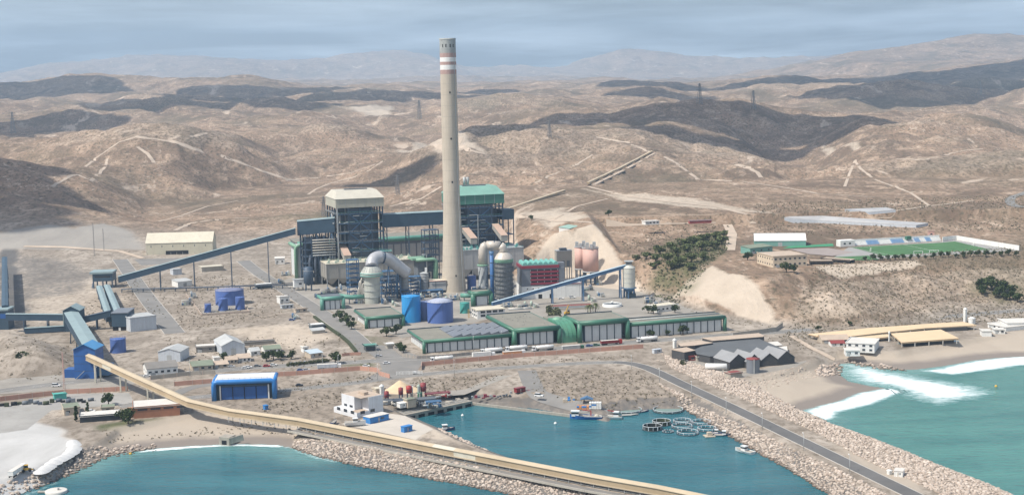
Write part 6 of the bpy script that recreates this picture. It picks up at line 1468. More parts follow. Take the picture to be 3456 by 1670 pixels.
part(t, 'upper_roof', M_tanroof, lambda b: b.box(L * .2, L - .3, .4, Ds * .83, h2 + 3.9, h2 + 4.12)); part(t, 'lower_roof', M_tanroof, lambda b: b.box(.3, L * .44, .3, Ds * .29, h + .01, h + .12)); part(t, 'roof_hut', M_tanroof, lambda b: b.box(L * .5, L * .66, 5, 10, h2 + 4.13, h2 + 5.6))
for k in range(3): part(t, 'window', M_glass, lambda b: b.box(-.06, .02, 2.5 + k * 6.2, 5.5 + k * 6.2, 1.8, 3.4))
for x in (2.2, 8.5): part(t, 'window', M_glass, lambda b: b.box(x, x + 2.8, -.06, .02, 1.8, 3.4))
for k in range(2): part(t, 'window', M_glass, lambda b: b.box(L * .18 - .06, L * .18 + .02, Ds * .38 + k * 5, Ds * .38 + 2.6 + k * 5, h + 1.0, h + 2.2))
def cabin(label, w, x0, y0, x1, y1, eave, D, m_wall, m_roof, name='container_cabin', seams=4):
 a, rz, L, h = hframe(w, x0, y0, x1, y1, eave); t = thing(name, label, 'container', a, rz)
 part(t, 'walls', m_wall, lambda b: b.box(0, L, 0, D, 0, h)); part(t, 'roof', m_roof, lambda b: b.box(-.2, L + .2, -.2, D + .2, h + .02, h + .22)); part(t, 'window', M_glass, lambda b: b.box(L * .55, L * .75, -.04, .02, h * .4, h * .75)); part(t, 'door', M_beige, lambda b: b.box(L * .42, L * .5, -.04, .02, 0, h * .8))
 for k in range(seams): part(t, 'corrugation', m_wall, lambda b: b.box(L * (k + .5) / seams - .1, L * (k + .5) / seams + .1, -.07, 0, .1, h - .1))
 return t
M_cblue = mat('container_blue', (0.035, 0.20, 0.50), .5, .1, .3, dirt=.15)
cabin('long blue container cabin with pale roof beside the harbour office', '6', 545, 722, 683, 690, 676, 5.5, M_cblue, M_whroof, seams=8)
cabin('short blue shipping container standing alone on the quay slab', '6', 796, 786, 856, 772, 745, 2.6, M_cblue, M_cblue)
cabin('small blue portable cabin beside the blue hall', '5', 1955, 618, 1978, 614, 588, 2.4, M_cblue, M_cblue)
cabin('white container on the breakwater top', 'e', 840, 1078, 918, 1085, 1028, 5, M_white, M_whroof)
cabin('pale container beside the fish farm silo hall', '3', 1950, 522, 2005, 515, 495, 2.6, M_shedw, M_shedw)
# blue hall
a, rz, L = at_z('5', 1578, 552), rad(5), 32.8; h = loc_z('5', 402, a)
t = thing('blue_hall', 'blue hall with rounded blue frame, white roof and four blue gates', 'hall', a, rz); r_ = 1.35; Dh = 19
part(t, 'core', M_dkwall, lambda b: b.box(1.2, L - 1.2, 2.2, Dh, -.2, h - 2.2)); part(t, 'roof', mat('white_membrane', (0.62, 0.63, 0.63), .7, .05, .2, dirt=.15), lambda b: b.box(.6, L - .6, .8, Dh - .5, h - 2.0, h - .3))
part(t, 'front_tube', M_blueedge, lambda b: b.tube([(0, .8, -.2), (0, .8, h - 3), (.5, .8, h - 1.7), (1.8, .8, h - 1.2), (L - 1.8, .8, h - 1.2), (L - .5, .8, h - 1.7), (L, .8, h - 3), (L, .8, -.2)], r_, 16))
for x in (0, L): part(t, 'side_tube', M_blueedge, lambda b: b.tube([(x, .8, h - 1.4), (x, Dh, h - 1.4)], r_ * .85, 14)); part(t, 'side_wall', M_blue, lambda b: b.box(x - .3 if x == 0 else x - .4, x + .4 if x == 0 else x + .3, 1.8, Dh, -.2, h - 1.6))
part(t, 'back_tube', M_blueedge, lambda b: b.tube([(0, Dh, h - 1.4), (L, Dh, h - 1.4)], r_ * .8, 14))
for k in range(4): w_ = (L - 7.4) / 4; x = 3.7 + k * w_; part(t, 'gate', M_blue, lambda b: b.box(x + .22, x + w_ - .22, 1.9, 2.18, .2, h - 4.4)); part(t, 'gate_rib', M_black, lambda b: b.box(x - .2, x + .2, 1.75, 2.19, .2, h - 4.2))
for x in (3.0, L - 3.6): part(t, 'white_column', M_white, lambda b: b.box(x, x + .7, 1.2, 1.9, -.2, h - 3.4))
part(t, 'crane_rail', M_steel, lambda b: b.box(3.4, L - 3.4, 1.85, 2.15, h - 4.2, h - 3.2)); part(t, 'roof_rail', M_galv, lambda b: [b.bar((2 + k * 3, 2, h - .3), (2 + k * 3, 2, h + .6), .12) for k in range(11)] + [b.bar((2, 2, h + .6), (32, 2, h + .6), .12)])

# ================================================================== FISH FARM AND SHADE HALLS BY THE RIGHT BEACH
def poly_hall(label, w, pts, zt, m_roof, m_wall, name, cat='hall', base=0.0):
 pl = [at_z(w, x, y, zt) for x, y in pts]; o = Vector((sum(p.x for p in pl) / len(pl), sum(p.y for p in pl) / len(pl), G)); t = thing(name, label, cat, o)
 q = [(p.x - o.x, p.y - o.y) for p in pl]; s = [(x * .985, y * .985) for x, y in q]
 part(t, 'walls', m_wall, lambda b: b.prism(s, base - .2, zt - G - .25)); part(t, 'roof', m_roof, lambda b: b.prism(q, zt - G - .23, zt - G)); return t
fh = poly_hall('large dark flat roofed hatchery hall', '8', [(290, 470), (420, 415), (620, 390), (745, 395), (950, 482), (900, 492), (700, 505), (400, 516), (310, 498)], 9.6, M_dkflat, M_dkshed, 'hatchery_hall')
poly_hall('long tan roofed strip behind the dark hatchery hall', '8', [(345, 388), (740, 355), (780, 372), (770, 380), (420, 408)], 10.8, M_tanroof, M_dkshed, 'hatchery_wing')
poly_hall('short tan roofed wing at the corner of the dark hatchery hall', '8', [(180, 428), (330, 405), (425, 422), (300, 440), (200, 446)], 10.8, M_tanroof, M_dkshed, 'hatchery_wing')
poly_hall('tan roofed block with dark walls beside the white silo', '8', [(135, 468), (240, 452), (302, 474), (225, 488)], 10.8, M_tanroof, M_dkshed, 'hatchery_block')
poly_hall('white slab roof between hatchery and stream bed', '8', [(745, 425), (870, 412), (905, 438), (800, 448)], 7.5, M_whroof, M_beige, 'stream_store', 'store')
poly_hall('pale slab roof nearer the stream bed', '8', [(835, 455), (935, 445), (940, 480), (880, 478)], 7.5, M_whroof, M_beige, 'stream_store', 'store')
for k, (x0, y0, x1, y1, ev, D) in enumerate([(540, 608, 655, 594, 556, 17), (662, 602, 752, 592, 554, 18), (755, 588, 872, 580, 546, 19), (874, 580, 988, 567, 533, 19)]):
 H_(['arched dark shed with grey roof at the lying white tank', 'arched dark shed behind the red capped silo', 'arched dark shed just beyond the red capped silo', 'arched dark shed at the sandy end of the row'][k], '8', x0, y0, x1, y1, ev, D, roof='gabley', mw=M_dkshed, mr=mat('grey_shed_roof', (0.27, 0.275, 0.28), .6, .1, .1, dirt=.2, ribs=1.0), name='arched_shed', cat='shed', door=False, rise=4.0, group='arched hatchery sheds')
def cyl(label, w, xc, yb, yt, dia, m_, name, cat, capm=None, parts_=(), cone=1.0):
 q = at_z(w, xc, yb); r = dia / WIN[w][2] * q.y / FPX / 2; h = loc_z(w, yt, q); t = thing(name, label, cat, q)
 part(t, 'shell', m_, lambda b: b.lathe([(r, -.2), (r, h)], n=24, cap=False)); part(t, 'cap', capm or m_, lambda b: b.lathe([(r + .15, h - .3), (r + .15, h), (.2, h + cone)], n=24, cap=False)); part(t, 'ladder', M_galv, lambda b: b.box(-.3, .3, -r - .25, -r - .1, 0, h)); part(t, 'hoop', m_, lambda b: b.lathe([(r, h * .5 - .1), (r + .08, h * .5), (r, h * .5 + .1)], n=24, cap=False))
 return t
cyl('slim white silo beside the tan roofed block', '8', 158, 458, 402, 27, M_white, 'feed_silo', 'silo')
cyl('round grey silo with dark red cap before the arched sheds', '8', 700, 628, 530, 92, M_greyw, 'red_capped_silo', 'silo', M_redroof, cone=.5)
cyl('tall white tower at the end of the orange shade roofs', '8', 2168, 285, 188, 26, M_white, 'white_tower', 'tower')
cyl('stout white tank at the foot of the white tower', '8', 2215, 292, 252, 48, M_white, 'white_tank', 'tank')
cyl('slim white chimney pipe on the second orange shade roof', '8', 1643, 415, 352, 12, M_white, 'white_pipe', 'pipe')
cyl('white round tank beside the white container on the breakwater', 'e', 800, 1056, 1020, 48, M_white, 'white_tank', 'tank', cone=.3)
q = at_z('8', 445, 612); t = thing('lying_tank', 'white horizontal gas tank lying beside the arched shed', 'tank', q, rad(-8))
part(t, 'vessel', M_white, lambda b: b.tube([(-6.4, 0, 2.2), (-6, 0, 2.2), (6, 0, 2.2), (6.4, 0, 2.2)], 1.9, 18, radii=[.9, 1.8, 1.8, .9]))
for x in (-4, 4): part(t, 'saddle', M_concrete, lambda b: b.box(x - .4, x + .4, -1.4, 1.4, 0, 1.2))
H_('red roofed kiosk on the sea wall below the red capped silo', '8', 545, 672, 625, 662, 640, 6, mw=M_concrete, mr=M_redroof, name='kiosk', cat='kiosk', door=False)
H_('red service cabin on the hatchery forecourt', '8', 255, 548, 312, 545, 520, 4, mw=M_redroof, mr=M_redroof, name='service_cabin', cat='cabin', wins=1, door=False)
H_('grey service cabin next to the red cabin', '8', 315, 552, 372, 548, 525, 4, mw=M_concrete, mr=M_shedr, name='service_cabin', cat='cabin', wins=1, door=False)
def shade(label, pts, zt, nposts):
 t = poly_hall(label, '8', pts, zt, M_orroof, M_orroof, 'shade_hall', 'shade hall', base=zt - G - .8); o = t.location
 pl = [at_z('8', x, y, zt) for x, y in pts]
 for i in range(len(pl)):
  A, B = pl[i], pl[(i + 1) % len(pl)]; n = max(1, int((B - A).length / 9))
  for k in range(n): p = A.lerp(B, (k + .1) / n) - o; part(t, 'post', M_kerb, lambda b: b.box(p.x * .98 - .25, p.x * .98 + .25, p.y * .98 - .25, p.y * .98 + .25, -.2, zt - G - .8))
 s = [((p.x - o.x) * .88, (p.y - o.y) * .8) for p in pl]; part(t, 'inner_wall', M_dkshed, lambda b: b.prism(s, -.2, (zt - G) * .8)); return t
shade('longest flat orange shade roof along the highway', [(1078, 362), (1500, 320), (2000, 285), (2160, 278), (2250, 300), (1900, 320), (1600, 352), (1360, 380), (1180, 385)], 8.2, 10)
shade('second orange shade roof with white pool edge towards the sea', [(1655, 358), (2000, 330), (2125, 390), (1730, 420)], 8.4, 8)
shade('small pale orange shade roof between the larger ones', [(1365, 388), (1630, 362), (1655, 380), (1390, 405)], 7.6, 5)
H_('tan hipped house at the end of the longest shade roof', '8', 1180, 430, 1365, 425, 405, 14, roof='gablex', mw=M_beige, mr=M_tanroof, wins=4, rise=2.0)
H_('red roofed white lodge before the tan hipped house', '8', 1242, 450, 1335, 448, 428, 8, roof='gablex', mr=M_redroof, wins=2, rise=1.2)
H_('white two storey block by the stream mouth', '8', 1345, 482, 1540, 492, 425, 20, mr=M_whroof, name='beach_block', cat='building', wins=4, stories=2, door=False)
H_('white annex with red awning at the stream mouth block', '8', 1342, 512, 1440, 512, 480, 9, mr=M_whroof, name='annex', cat='building', wins=2)
H_('white flat villa beyond the white tower', '8', 2325, 318, 2450, 345, 292, 22, mr=M_whroof, name='villa', cat='villa', wins=4)
H_('second white villa with shaded veranda beyond the white tower', '8', 2460, 332, 2640, 328, 290, 18, mr=M_whroof, name='villa', cat='villa', wins=5)
H_('white cube store on the beach side of the villas', '8', 2288, 380, 2352, 380, 345, 8, mr=M_whroof, name='store', cat='store', door=False)
H_('low white building in front of the villas', '8', 2372, 362, 2445, 362, 335, 8, mr=M_whroof, name='villa_annex', cat='building', wins=2)
slab('pool_edge', '8', [(1690, 428), (2100, 405), (2130, 412), (1800, 440)], mat('pool_water', (0.30, 0.50, 0.55), .2, .1, .2), dz=.05)
slab('farm_yard', '8', [(250, 540), (420, 545), (560, 640), (1000, 560), (1080, 545), (1000, 590), (520, 680), (180, 580)], M_slab, dz=.03)

# ================================================================== FOOTBALL GROUND ON THE TERRACE
PZ = 26.0
def zat(x, y): return at_z('d', x, y, PZ)
t = H_('green walled sports hall with white ribbed roof', 'd', 358, 320, 780, 318, 275, 26, mw=M_tealw, mr=mat('white_sheet_roof', (0.74, 0.74, 0.72), .6, .04, .2, ribs=.5), roof='gablex', rise=5, name='sports_hall', cat='hall', door=True, z=PZ)
for k in range(4): part(t, 'roof_seam', M_pink, lambda b: b.box(3 + k * 14, 3.4 + k * 14, -.5, .2, 6.0, 6.4))
t = H_('long cream school building with rows of small windows', 'd', 512, 496, 788, 480, 408, 30, mw=mat('cream_render', (0.60, 0.50, 0.375), .8, .05, .2, dirt=.1), mr=MATS['tan_flat_roof'], name='school', cat='school', wins=7, stories=2, side=7, winh=1.3, z=PZ)
H_('low green sports pavilion beside the school', 'd', 322, 385, 505, 365, 338, 12, mw=M_tealw, mr=M_grroof, roof='mono', name='pavilion', cat='pavilion', z=PZ, wins=3)
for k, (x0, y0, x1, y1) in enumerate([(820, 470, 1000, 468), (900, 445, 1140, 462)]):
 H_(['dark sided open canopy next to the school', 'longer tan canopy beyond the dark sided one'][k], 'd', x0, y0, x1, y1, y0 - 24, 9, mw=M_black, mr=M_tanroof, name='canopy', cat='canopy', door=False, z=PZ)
M_turf = mat('football_turf', (0.060, 0.150, 0.055), .9, .15, .04, dirt=.2, dirtcol=(0.09, 0.15, 0.06))
M_court = mat('court_surface', (0.30, 0.255, 0.235), .9, .08, .05, dirt=.2)
slab('pitch_surround', 'd', [(1010, 415), (1130, 330), (1900, 285), (2020, 272), (2560, 355), (1480, 418), (1330, 428)], mat('pitch_surround_grey', (0.30, 0.295, 0.28), .9, .1, .05), z=PZ, dz=.25)
slab('football_pitch', 'd', [(1150, 330), (1900, 292), (2010, 280), (2310, 350), (1480, 398), (1420, 400)], M_turf, z=PZ, dz=.3)
slab('training_pitch', 'd', [(1010, 412), (1290, 398), (1390, 432), (1120, 440)], M_turf, z=PZ, dz=.3)
slab('hard_court', 'd', [(640, 345), (960, 335), (1180, 372), (1000, 402), (800, 385)], M_court, z=PZ, dz=.3)
slab('green_court', 'd', [(590, 340), (640, 322), (1000, 300), (1010, 320)], mat('green_court_surface', (0.05, 0.24, 0.12), .8, .1, .1), z=PZ, dz=.32)
for pts in [[(1150, 332), (1480, 397)], [(1480, 397), (2300, 350)], [(2300, 350), (2010, 282)], [(2010, 282), (1150, 332)], [(1580, 308), (1890, 373)]]:
 A, B = zat(*pts[0]), zat(*pts[1]); struct(ribbon([A, B], .18, 0, PZ, .36).build('touch_line', M_mark))
def goal(label, x, y, rz):
 p = zat(x, y); p.z += .3; t = thing('goal', label, 'goal', p, rz, 'football goals')
 for s in (-3.66, 3.66): part(t, 'post', M_white, lambda b: b.bar((s, 0, 0), (s, 0, 2.44), .25)); part(t, 'stay', M_white, lambda b: b.bar((s, 0, 2.4), (s, 1.6, 0), .12))
 part(t, 'crossbar', M_white, lambda b: b.bar((-3.7, 0, 2.44), (3.7, 0, 2.44), .25))
goal('white football goal at the hard court end of the pitch', 1315, 362, rad(75)); goal('white football goal on the near touch line, closer to the hard court', 1705, 385, 0); goal('white football goal on the near touch line, closer to the white end wall', 1835, 378, 0); goal('white football goal at the white end wall', 2160, 318, rad(75))
M_seat = mat('blue_seats', (0.06, 0.25, 0.52), .6, .1, .3)
A, B = zat(1065, 325), zat(1905, 280); rz = math.atan2(B.y - A.y, B.x - A.x); L = (B - A).length
t = thing('grandstand', 'long white stepped grandstand with blocks of blue seats', 'grandstand', A, rz)
for k in range(4): part(t, 'step', M_white, lambda b: b.box(14, L, 1 + k * 1.1, 2.1 + k * 1.1 - .01, -.2, .8 + k * .75))
part(t, 'back_wall', M_white, lambda b: b.box(14, L, 5.4, 5.8, -.2, 5.2)); part(t, 'end_block', M_white, lambda b: b.box(0, 13.9, 0, 8, -.2, 5.5))
for f0, f1 in [(.27, .385), (.51, .63), (.74, .79), (.85, .90)]:
 for k in range(4): part(t, 'seat_row', M_seat, lambda b: b.box(L * f0, L * f1, 1.02 + k * 1.1, 2.0 + k * 1.1, .82 + k * .75, 1.15 + k * .75))
part(t, 'window', M_glass, lambda b: b.box(3, 5, -.05, .02, 2, 3.4)); part(t, 'window', M_glass, lambda b: b.box(8, 10, -.05, .02, 2, 3.4)); part(t, 'green_booth', M_gtube, lambda b: b.box(L * .655, L * .70, 1.5, 5.0, 3.2, 6.0))
wall('tall white end wall of the football ground', 'd', [(1905, 282), (2020, 270), (2535, 355)], 4.2, M_white, posts=False, z=PZ, th=.6, name='end_wall')
H_('small pink tower house above the grandstand', 'd', 1788, 243, 1838, 243, 195, 6, mw=M_pink, mr=M_tanroof, name='tower_house', cat='house', z=PZ + 1, wins=1)
H_('green and white bungalow among trees behind the cut slope', 'h', 690, 575, 790, 548, 535, 10, mr=mat('mint_roof', (0.30, 0.45, 0.38), .7, .1, .2), roof='mono', z=40, name='bungalow', wins=1)
H_('white low building with turquoise panels on the upper track', 'h', 1488, 492, 1635, 485, 462, 10, mr=M_whroof, z=36, name='track_building', cat='building', wins=4)
H_('red and blue container store beyond the upper track', 'F', 1735, 562, 1790, 560, 556, 5, mw=mat('container_red', (0.30, 0.06, 0.05), .6, .2, .2), mr=M_shedw, z=36, name='container_store', cat='store', door=False)
for k, pts in enumerate([[(640, 95), (920, 90), (1790, 150), (1690, 168), (880, 128), (600, 105)], [(1100, 35), (1440, 20), (1520, 40), (1300, 60)]]):
 pl = [on_land('d', x, y) for x, y in pts]; z = 0
 o = Vector((sum(p.x for p in pl) / len(pl), sum(p.y for p in pl) / len(pl), 0)); t = thing('greenhouse', ['very long pale plastic greenhouse roof behind the football ground', 'smaller pale plastic greenhouse above the long one'][k], 'greenhouse', o)
 n = len(pl); fs = [tuple(range(n))[::-1], tuple(range(n, 2 * n))] + [(i, (i + 1) % n, n + (i + 1) % n, n + i) for i in range(n)]
 if sum(pl[i].x * pl[(i + 1) % n].y - pl[(i + 1) % n].x * pl[i].y for i in range(n)) < 0: pl = pl[::-1]
 part(t, 'walls', M_shedw, lambda b: b.add([((p.x - o.x) * .995, (p.y - o.y) * .995, p.z - 3) for p in pl] + [((p.x - o.x) * .995, (p.y - o.y) * .995, p.z + 2.2) for p in pl], fs))
 part(t, 'roof', mat('plastic_film', (0.40, 0.40, 0.40), .5, .06, .05, dirt=.2), lambda b: b.add([(p.x - o.x, p.y - o.y, p.z + 2.22) for p in pl] + [(p.x - o.x, p.y - o.y, p.z + 2.6) for p in pl], fs))
# ================================================================== VEHICLES
M_tyre = mat('tyre_rubber', (0.020, 0.020, 0.022), 0.9, 0.1, 2.0)
M_carglass = mat('car_glass', (0.02, 0.025, 0.03), 0.08, 0.1, 1.0, spec=0.7)
PAINT = {}
def paint(n, c):
 if n not in PAINT: PAINT[n] = mat('car_paint_' + n, c, 0.3, 0.03, 0.5, dirt=0.06)
 return PAINT[n]
for n_, c_ in dict(white=(.74, .74, .73), silver=(.42, .43, .44), black=(.02, .02, .025), red=(.36, .03, .03), blue=(.05, .10, .26), grey=(.17, .175, .18), green=(.05, .14, .09), orange=(.62, .25, .08), maroon=(.22, .03, .035)).items(): paint(n_, c_)
def wheel_mesh(r, w):
 b = MB(); n = 14; vs = []
 prof = [(r * .35, -w / 2), (r * .9, -w / 2), (r, -w * .35), (r, w * .35), (r * .9, w / 2), (r * .35, w / 2)]
 for q, y in prof:
  for k in range(n): a = 2 * math.pi * k / n; vs.append((q * math.cos(a), y, q * math.sin(a)))
 b.add(vs, [(i * n + k, (i + 1) * n + k, (i + 1) * n + (k + 1) % n, i * n + (k + 1) % n) for i in range(5) for k in range(n)] + [tuple(range(n)), tuple(range(5 * n, 6 * n))[::-1]])
 return b
def add_wheels(t, pos, r, w):
 me = None
 for x, y in pos:
  if me is None: o = wheel_mesh(r, w).build('wheel', M_tyre, t); me = o.data
  else: o = bpy.data.objects.new('wheel', me); COL.objects.link(o); o.parent = t
  o.location = (x, y, r)
CARS = {}
def make_car(color, kind):
 t = thing('parked_car', 'car', 'car'); L, W = (4.3, 1.75) if kind == 'car' else (4.9, 1.95)
 h0, h1, h2 = .32, .88, 1.45
 if kind == 'van': h1, h2 = 1.05, 2.0
 p = PAINT[color]
 part(t, 'body', p, lambda b: b.xprism([(-W / 2, h0), (W / 2, h0), (W / 2, h1 * .82), (W / 2 - .08, h1), (-W / 2 + .08, h1), (-W / 2, h1 * .82)], -L / 2, L / 2))
 f, r_ = (.22, .9) if kind == 'car' else (.30, 1.0)
 xs0, xs1 = -L * .40 if kind != 'van' else -L * .49, L * .24
 part(t, 'cabin_glass', M_carglass, lambda b: b.add([(xs0, -W / 2 + .1, h1), (xs1, -W / 2 + .1, h1), (xs1, W / 2 - .1, h1), (xs0, W / 2 - .1, h1), (xs0 + f * .8, -W / 2 + .25, h2 - .06), (xs1 - r_ * .75, -W / 2 + .25, h2 - .06), (xs1 - r_ * .75, W / 2 - .25, h2 - .06), (xs0 + f * .8, W / 2 - .25, h2 - .06)], [(0, 1, 5, 4), (1, 2, 6, 5), (2, 3, 7, 6), (3, 0, 4, 7), (4, 5, 6, 7)]))
 part(t, 'roof', p, lambda b: b.box(xs0 + f * .75, xs1 - r_ * .8, -W / 2 + .22, W / 2 - .22, h2 - .07, h2))
 part(t, 'bumper', PAINT['grey'], lambda b: b.box(L / 2, L / 2 + .12, -W / 2 + .1, W / 2 - .1, .35, .6)); part(t, 'bumper', PAINT['grey'], lambda b: b.box(-L / 2 - .12, -L / 2, -W / 2 + .1, W / 2 - .1, .35, .6))
 for y in (-.6, .6): part(t, 'headlight', M_white, lambda b: b.box(L / 2, L / 2 + .03, y - .18, y + .18, .64, .8))
 add_wheels(t, [(L * .31, -W / 2 + .08), (L * .31, W / 2 - .08), (-L * .31, -W / 2 + .08), (-L * .31, W / 2 - .08)], .33, .2)
 return t
def car(label, color, w, x, y, deg, kind='car', z=G, group=None, dz=.1):
 k = (color, kind)
 if k not in CARS: CARS[k] = make_car(color, kind); o = CARS[k]
 else: o = copy_tree(CARS[k])
 p = at_z(w, x, y, z); o.location = (p.x, p.y, z + dz); o.rotation_euler = (0, 0, rad(deg)); o['label'] = label
 if kind == 'van': o.name = 'van'; o['category'] = 'van'
 if group: o['group'] = group
 elif 'group' in o: del o['group']
 return o
car('black car on the harbour road below the salmon wall', 'black', '6', 22, 442, 8); car('white car at the junction barrier', 'white', '6', 873, 352, 90)
car('white car parked beside the bungalow by the bay', 'white', '5', 675, 632, -12); car('white van on the dusty yard before the blue shore tower', 'white', '5', 415, 446, 5, 'van')
car('white van at the harbour road edge by the quay ramp', 'white', '6', 1790, 520, -25, 'van'); car('blue car alone on the dirt road near the tank yard', 'blue', 'g', 1355, 720, 0)
car('white car outside the small white house among the sheds', 'white', 'g', 940, 1085, 10); car('grey car in front of the hatchery cabins', 'grey', '8', 225, 555, 0)
car('red car in the village parking row', 'red', 'g', 1088, 1205, 10, group='cars in the village row'); 
for k, (x, y, c_) in enumerate([(720, 1210, 'silver'), (865, 1225, 'white'), (900, 1218, 'white'), (990, 1205, 'grey'), (1160, 1195, 'white'), (1280, 1110, 'black'), (1330, 1105, 'grey'), (1345, 1180, 'grey'), (1395, 1176, 'silver'), (1445, 1172, 'grey'), (1495, 1168, 'silver'), (1545, 1162, 'grey')]):
 car({'silver': 'silver car in the village parking row', 'white': 'white car in the village parking row', 'grey': 'grey car in the village parking row', 'black': 'black car in the village parking row'}[c_], c_, 'g', x, y, 80 if k > 6 else 12, group='cars in the village row')
car('white car beside the maroon and grey building wall', 'white', '2', 1345, 788, 8); car('white van beside the maroon and grey building wall', 'white', '2', 1462, 778, 8, 'van')
car('dark blue car behind the grey trailer', 'blue', '3', 1478, 470, 12); car('dark green car behind the grey trailer', 'green', '3', 1530, 465, 12)
car('white car passing the junction towards the village', 'white', '6', 515, 300, 12); car('white car turning in the middle of the junction', 'white', '6', 665, 278, 20)
car('blue car behind the salmon wall of the village side', 'blue', '6', 30, 330, 12); car('silver car behind the salmon wall of the village side', 'silver', '6', 75, 328, 12)
for k, (x, y) in enumerate([(1460, 440), (1385, 345), (1650, 300)]): car(['white car in front of the grey roofed house', 'white car by the grey concrete wall', 'grey car by the grey concrete wall'][k], ['white', 'white', 'grey'][k], '5', [1085, 1395, 1450][k], [372, 352, 346][k], 12)
car('dark grey pickup behind the bungalow by the bay', 'grey', '5', 870, 660, 60); car('white car at the white canopy by the trestle', 'white', 'g', 965, 392, 5); car('silver car near the teal gatehouse', 'silver', '6', 605, 225, 15)

def make_tanker(color='white'):
 t = thing('tank_truck', 'tank truck', 'truck'); p = PAINT[color]
 part(t, 'chassis', PAINT['grey'], lambda b: b.box(-7.2, 6.8, -.5, .5, .75, 1.1))
 cab = part(t, 'cab', p, lambda b: b.xprism([(-1.22, .6), (1.22, .6), (1.22, 2.9), (1.0, 3.2), (-1.0, 3.2), (-1.22, 2.9)], 4.9, 7.0))
 b = MB(); b.box(7.0, 7.04, -1.05, 1.05, 1.75, 2.75); b.build('windscreen', M_carglass, cab)
 for s in (-1, 1): b = MB(); b.box(5.6, 6.7, s * 1.23 - .01, s * 1.23 + .01, 1.75, 2.6); b.build('side_window', M_carglass, cab)
 part(t, 'tank', M_white, lambda b: b.tube([(-7.3, 0, 2.35), (-7.0, 0, 2.35), (-3, 0, 2.25), (1, 0, 2.25), (4.0, 0, 2.35), (4.3, 0, 2.35)], 1.2, 18, radii=[.6, 1.15, 1.3, 1.3, 1.15, .6]))
 for x in (-4.6, -1, 2.2): part(t, 'hatch', PAINT['maroon'], lambda b: b.lathe([(.35, 3.45), (.35, 3.75)], (x, 0), 10))
 part(t, 'hopper_cone', M_white, lambda b: [b.lathe([(.25, .8), (1.0, 1.5)], (x, 0), 12, cap=False) for x in (-3.8, .8)])
 part(t, 'catwalk', M_galv, lambda b: b.box(-6.5, 3.6, -.25, .25, 3.6, 3.68))
 add_wheels(t, [(x, s * 1.0) for x in (6.0, 3.4, -3.6, -4.9, -6.2) for s in (-1, 1)], .5, .35)
 return t
def make_semi(box, boxm, cabc, flat=False):
 t = thing('semi_trailer_truck', 'truck', 'truck'); p = PAINT[cabc]
 part(t, 'chassis', PAINT['grey'], lambda b: b.box(-7.2, 6.8, -.5, .5, .75, 1.1))
 cab = part(t, 'cab', p, lambda b: b.xprism([(-1.22, .6), (1.22, .6), (1.22, 2.9), (1.0, 3.1), (-1.0, 3.1), (-1.22, 2.9)], 5.0, 7.0)); b = MB(); b.box(7.0, 7.04, -1.05, 1.05, 1.75, 2.75); b.build('windscreen', M_carglass, cab)
 part(t, 'trailer', boxm, lambda b: b.box(-7.3, 4.6, -1.25, 1.25, 1.15, box)); part(t, 'trailer_cover', M_whroof if not flat else boxm, lambda b: b.box(-7.35, 4.65, -1.3, 1.3, box + .01, box + .12))
 for k in range(6): part(t, 'side_rib', boxm, lambda b: b.box(-7.0 + k * 2.2, -6.85 + k * 2.2, -1.33, -1.25, 1.2, box - .05))
 add_wheels(t, [(x, s * 1.0) for x in (6.0, 3.4, -3.6, -4.9, -6.2) for s in (-1, 1)], .5, .35)
 return t
ROADA = math.degrees(frame('3', 340, 600, 1870, 480)[1])
tk = make_tanker()
for k, (x, y, lab, fl) in enumerate([(770, 520, 'white tank truck behind the long white trailer', 1), (950, 503, 'white tank truck behind the orange trailer', 1), (1142, 500, 'white tank truck standing clear between orange and grey trailers', 1), (1898, 436, 'white tank truck in front of the long low hall', 1), (410, 580, 'white tank truck at the curved end of the salmon wall', 1)]):
 o = tk if k == 0 else copy_tree(tk); p = at_z('3', x, y); o.location = (p.x, p.y, G + .1); o.rotation_euler = (0, 0, rad(ROADA + 180)); o['label'] = lab; o['group'] = 'tank trucks waiting on the coast road'
M_orange = mat('faded_orange_paint', (0.55, 0.27, 0.13), .6, .1, .3)
for x, y, lab, mk in [(715, 552, 'long white box trailer truck against the salmon wall', (3.6, M_white, 'white')), (935, 533, 'orange side tipper truck against the salmon wall', (2.6, M_orange, 'white')), (1362, 500, 'grey canvas trailer truck before the five bay hall', (3.4, M_galv, 'green')), (1640, 456, 'red tipper truck before the five bay hall', (2.9, PAINT['maroon'], 'red'))]:
 o = make_semi(*mk); p = at_z('3', x, y); o.location = (p.x, p.y, G + .1); o.rotation_euler = (0, 0, rad(ROADA)); o['label'] = lab
o = make_semi(3.2, M_shedw, 'white'); p = at_z('6', 245, 318); o.location = (p.x, p.y, G + .1); o.rotation_euler = (0, 0, rad(10)); o['label'] = 'pale box trailer truck behind the curved salmon wall'
o = make_semi(3.0, M_white, 'white'); p = at_z('5', 130, 1090); o.location = (p.x, p.y, G + .1); o.rotation_euler = (0, 0, rad(85)); o['label'] = 'white truck loading on the white quay'
q = at_z('5', 200, 1070); t = thing('wheel_loader', 'small orange wheel loader beside the white truck on the quay', 'loader', q, rad(20))
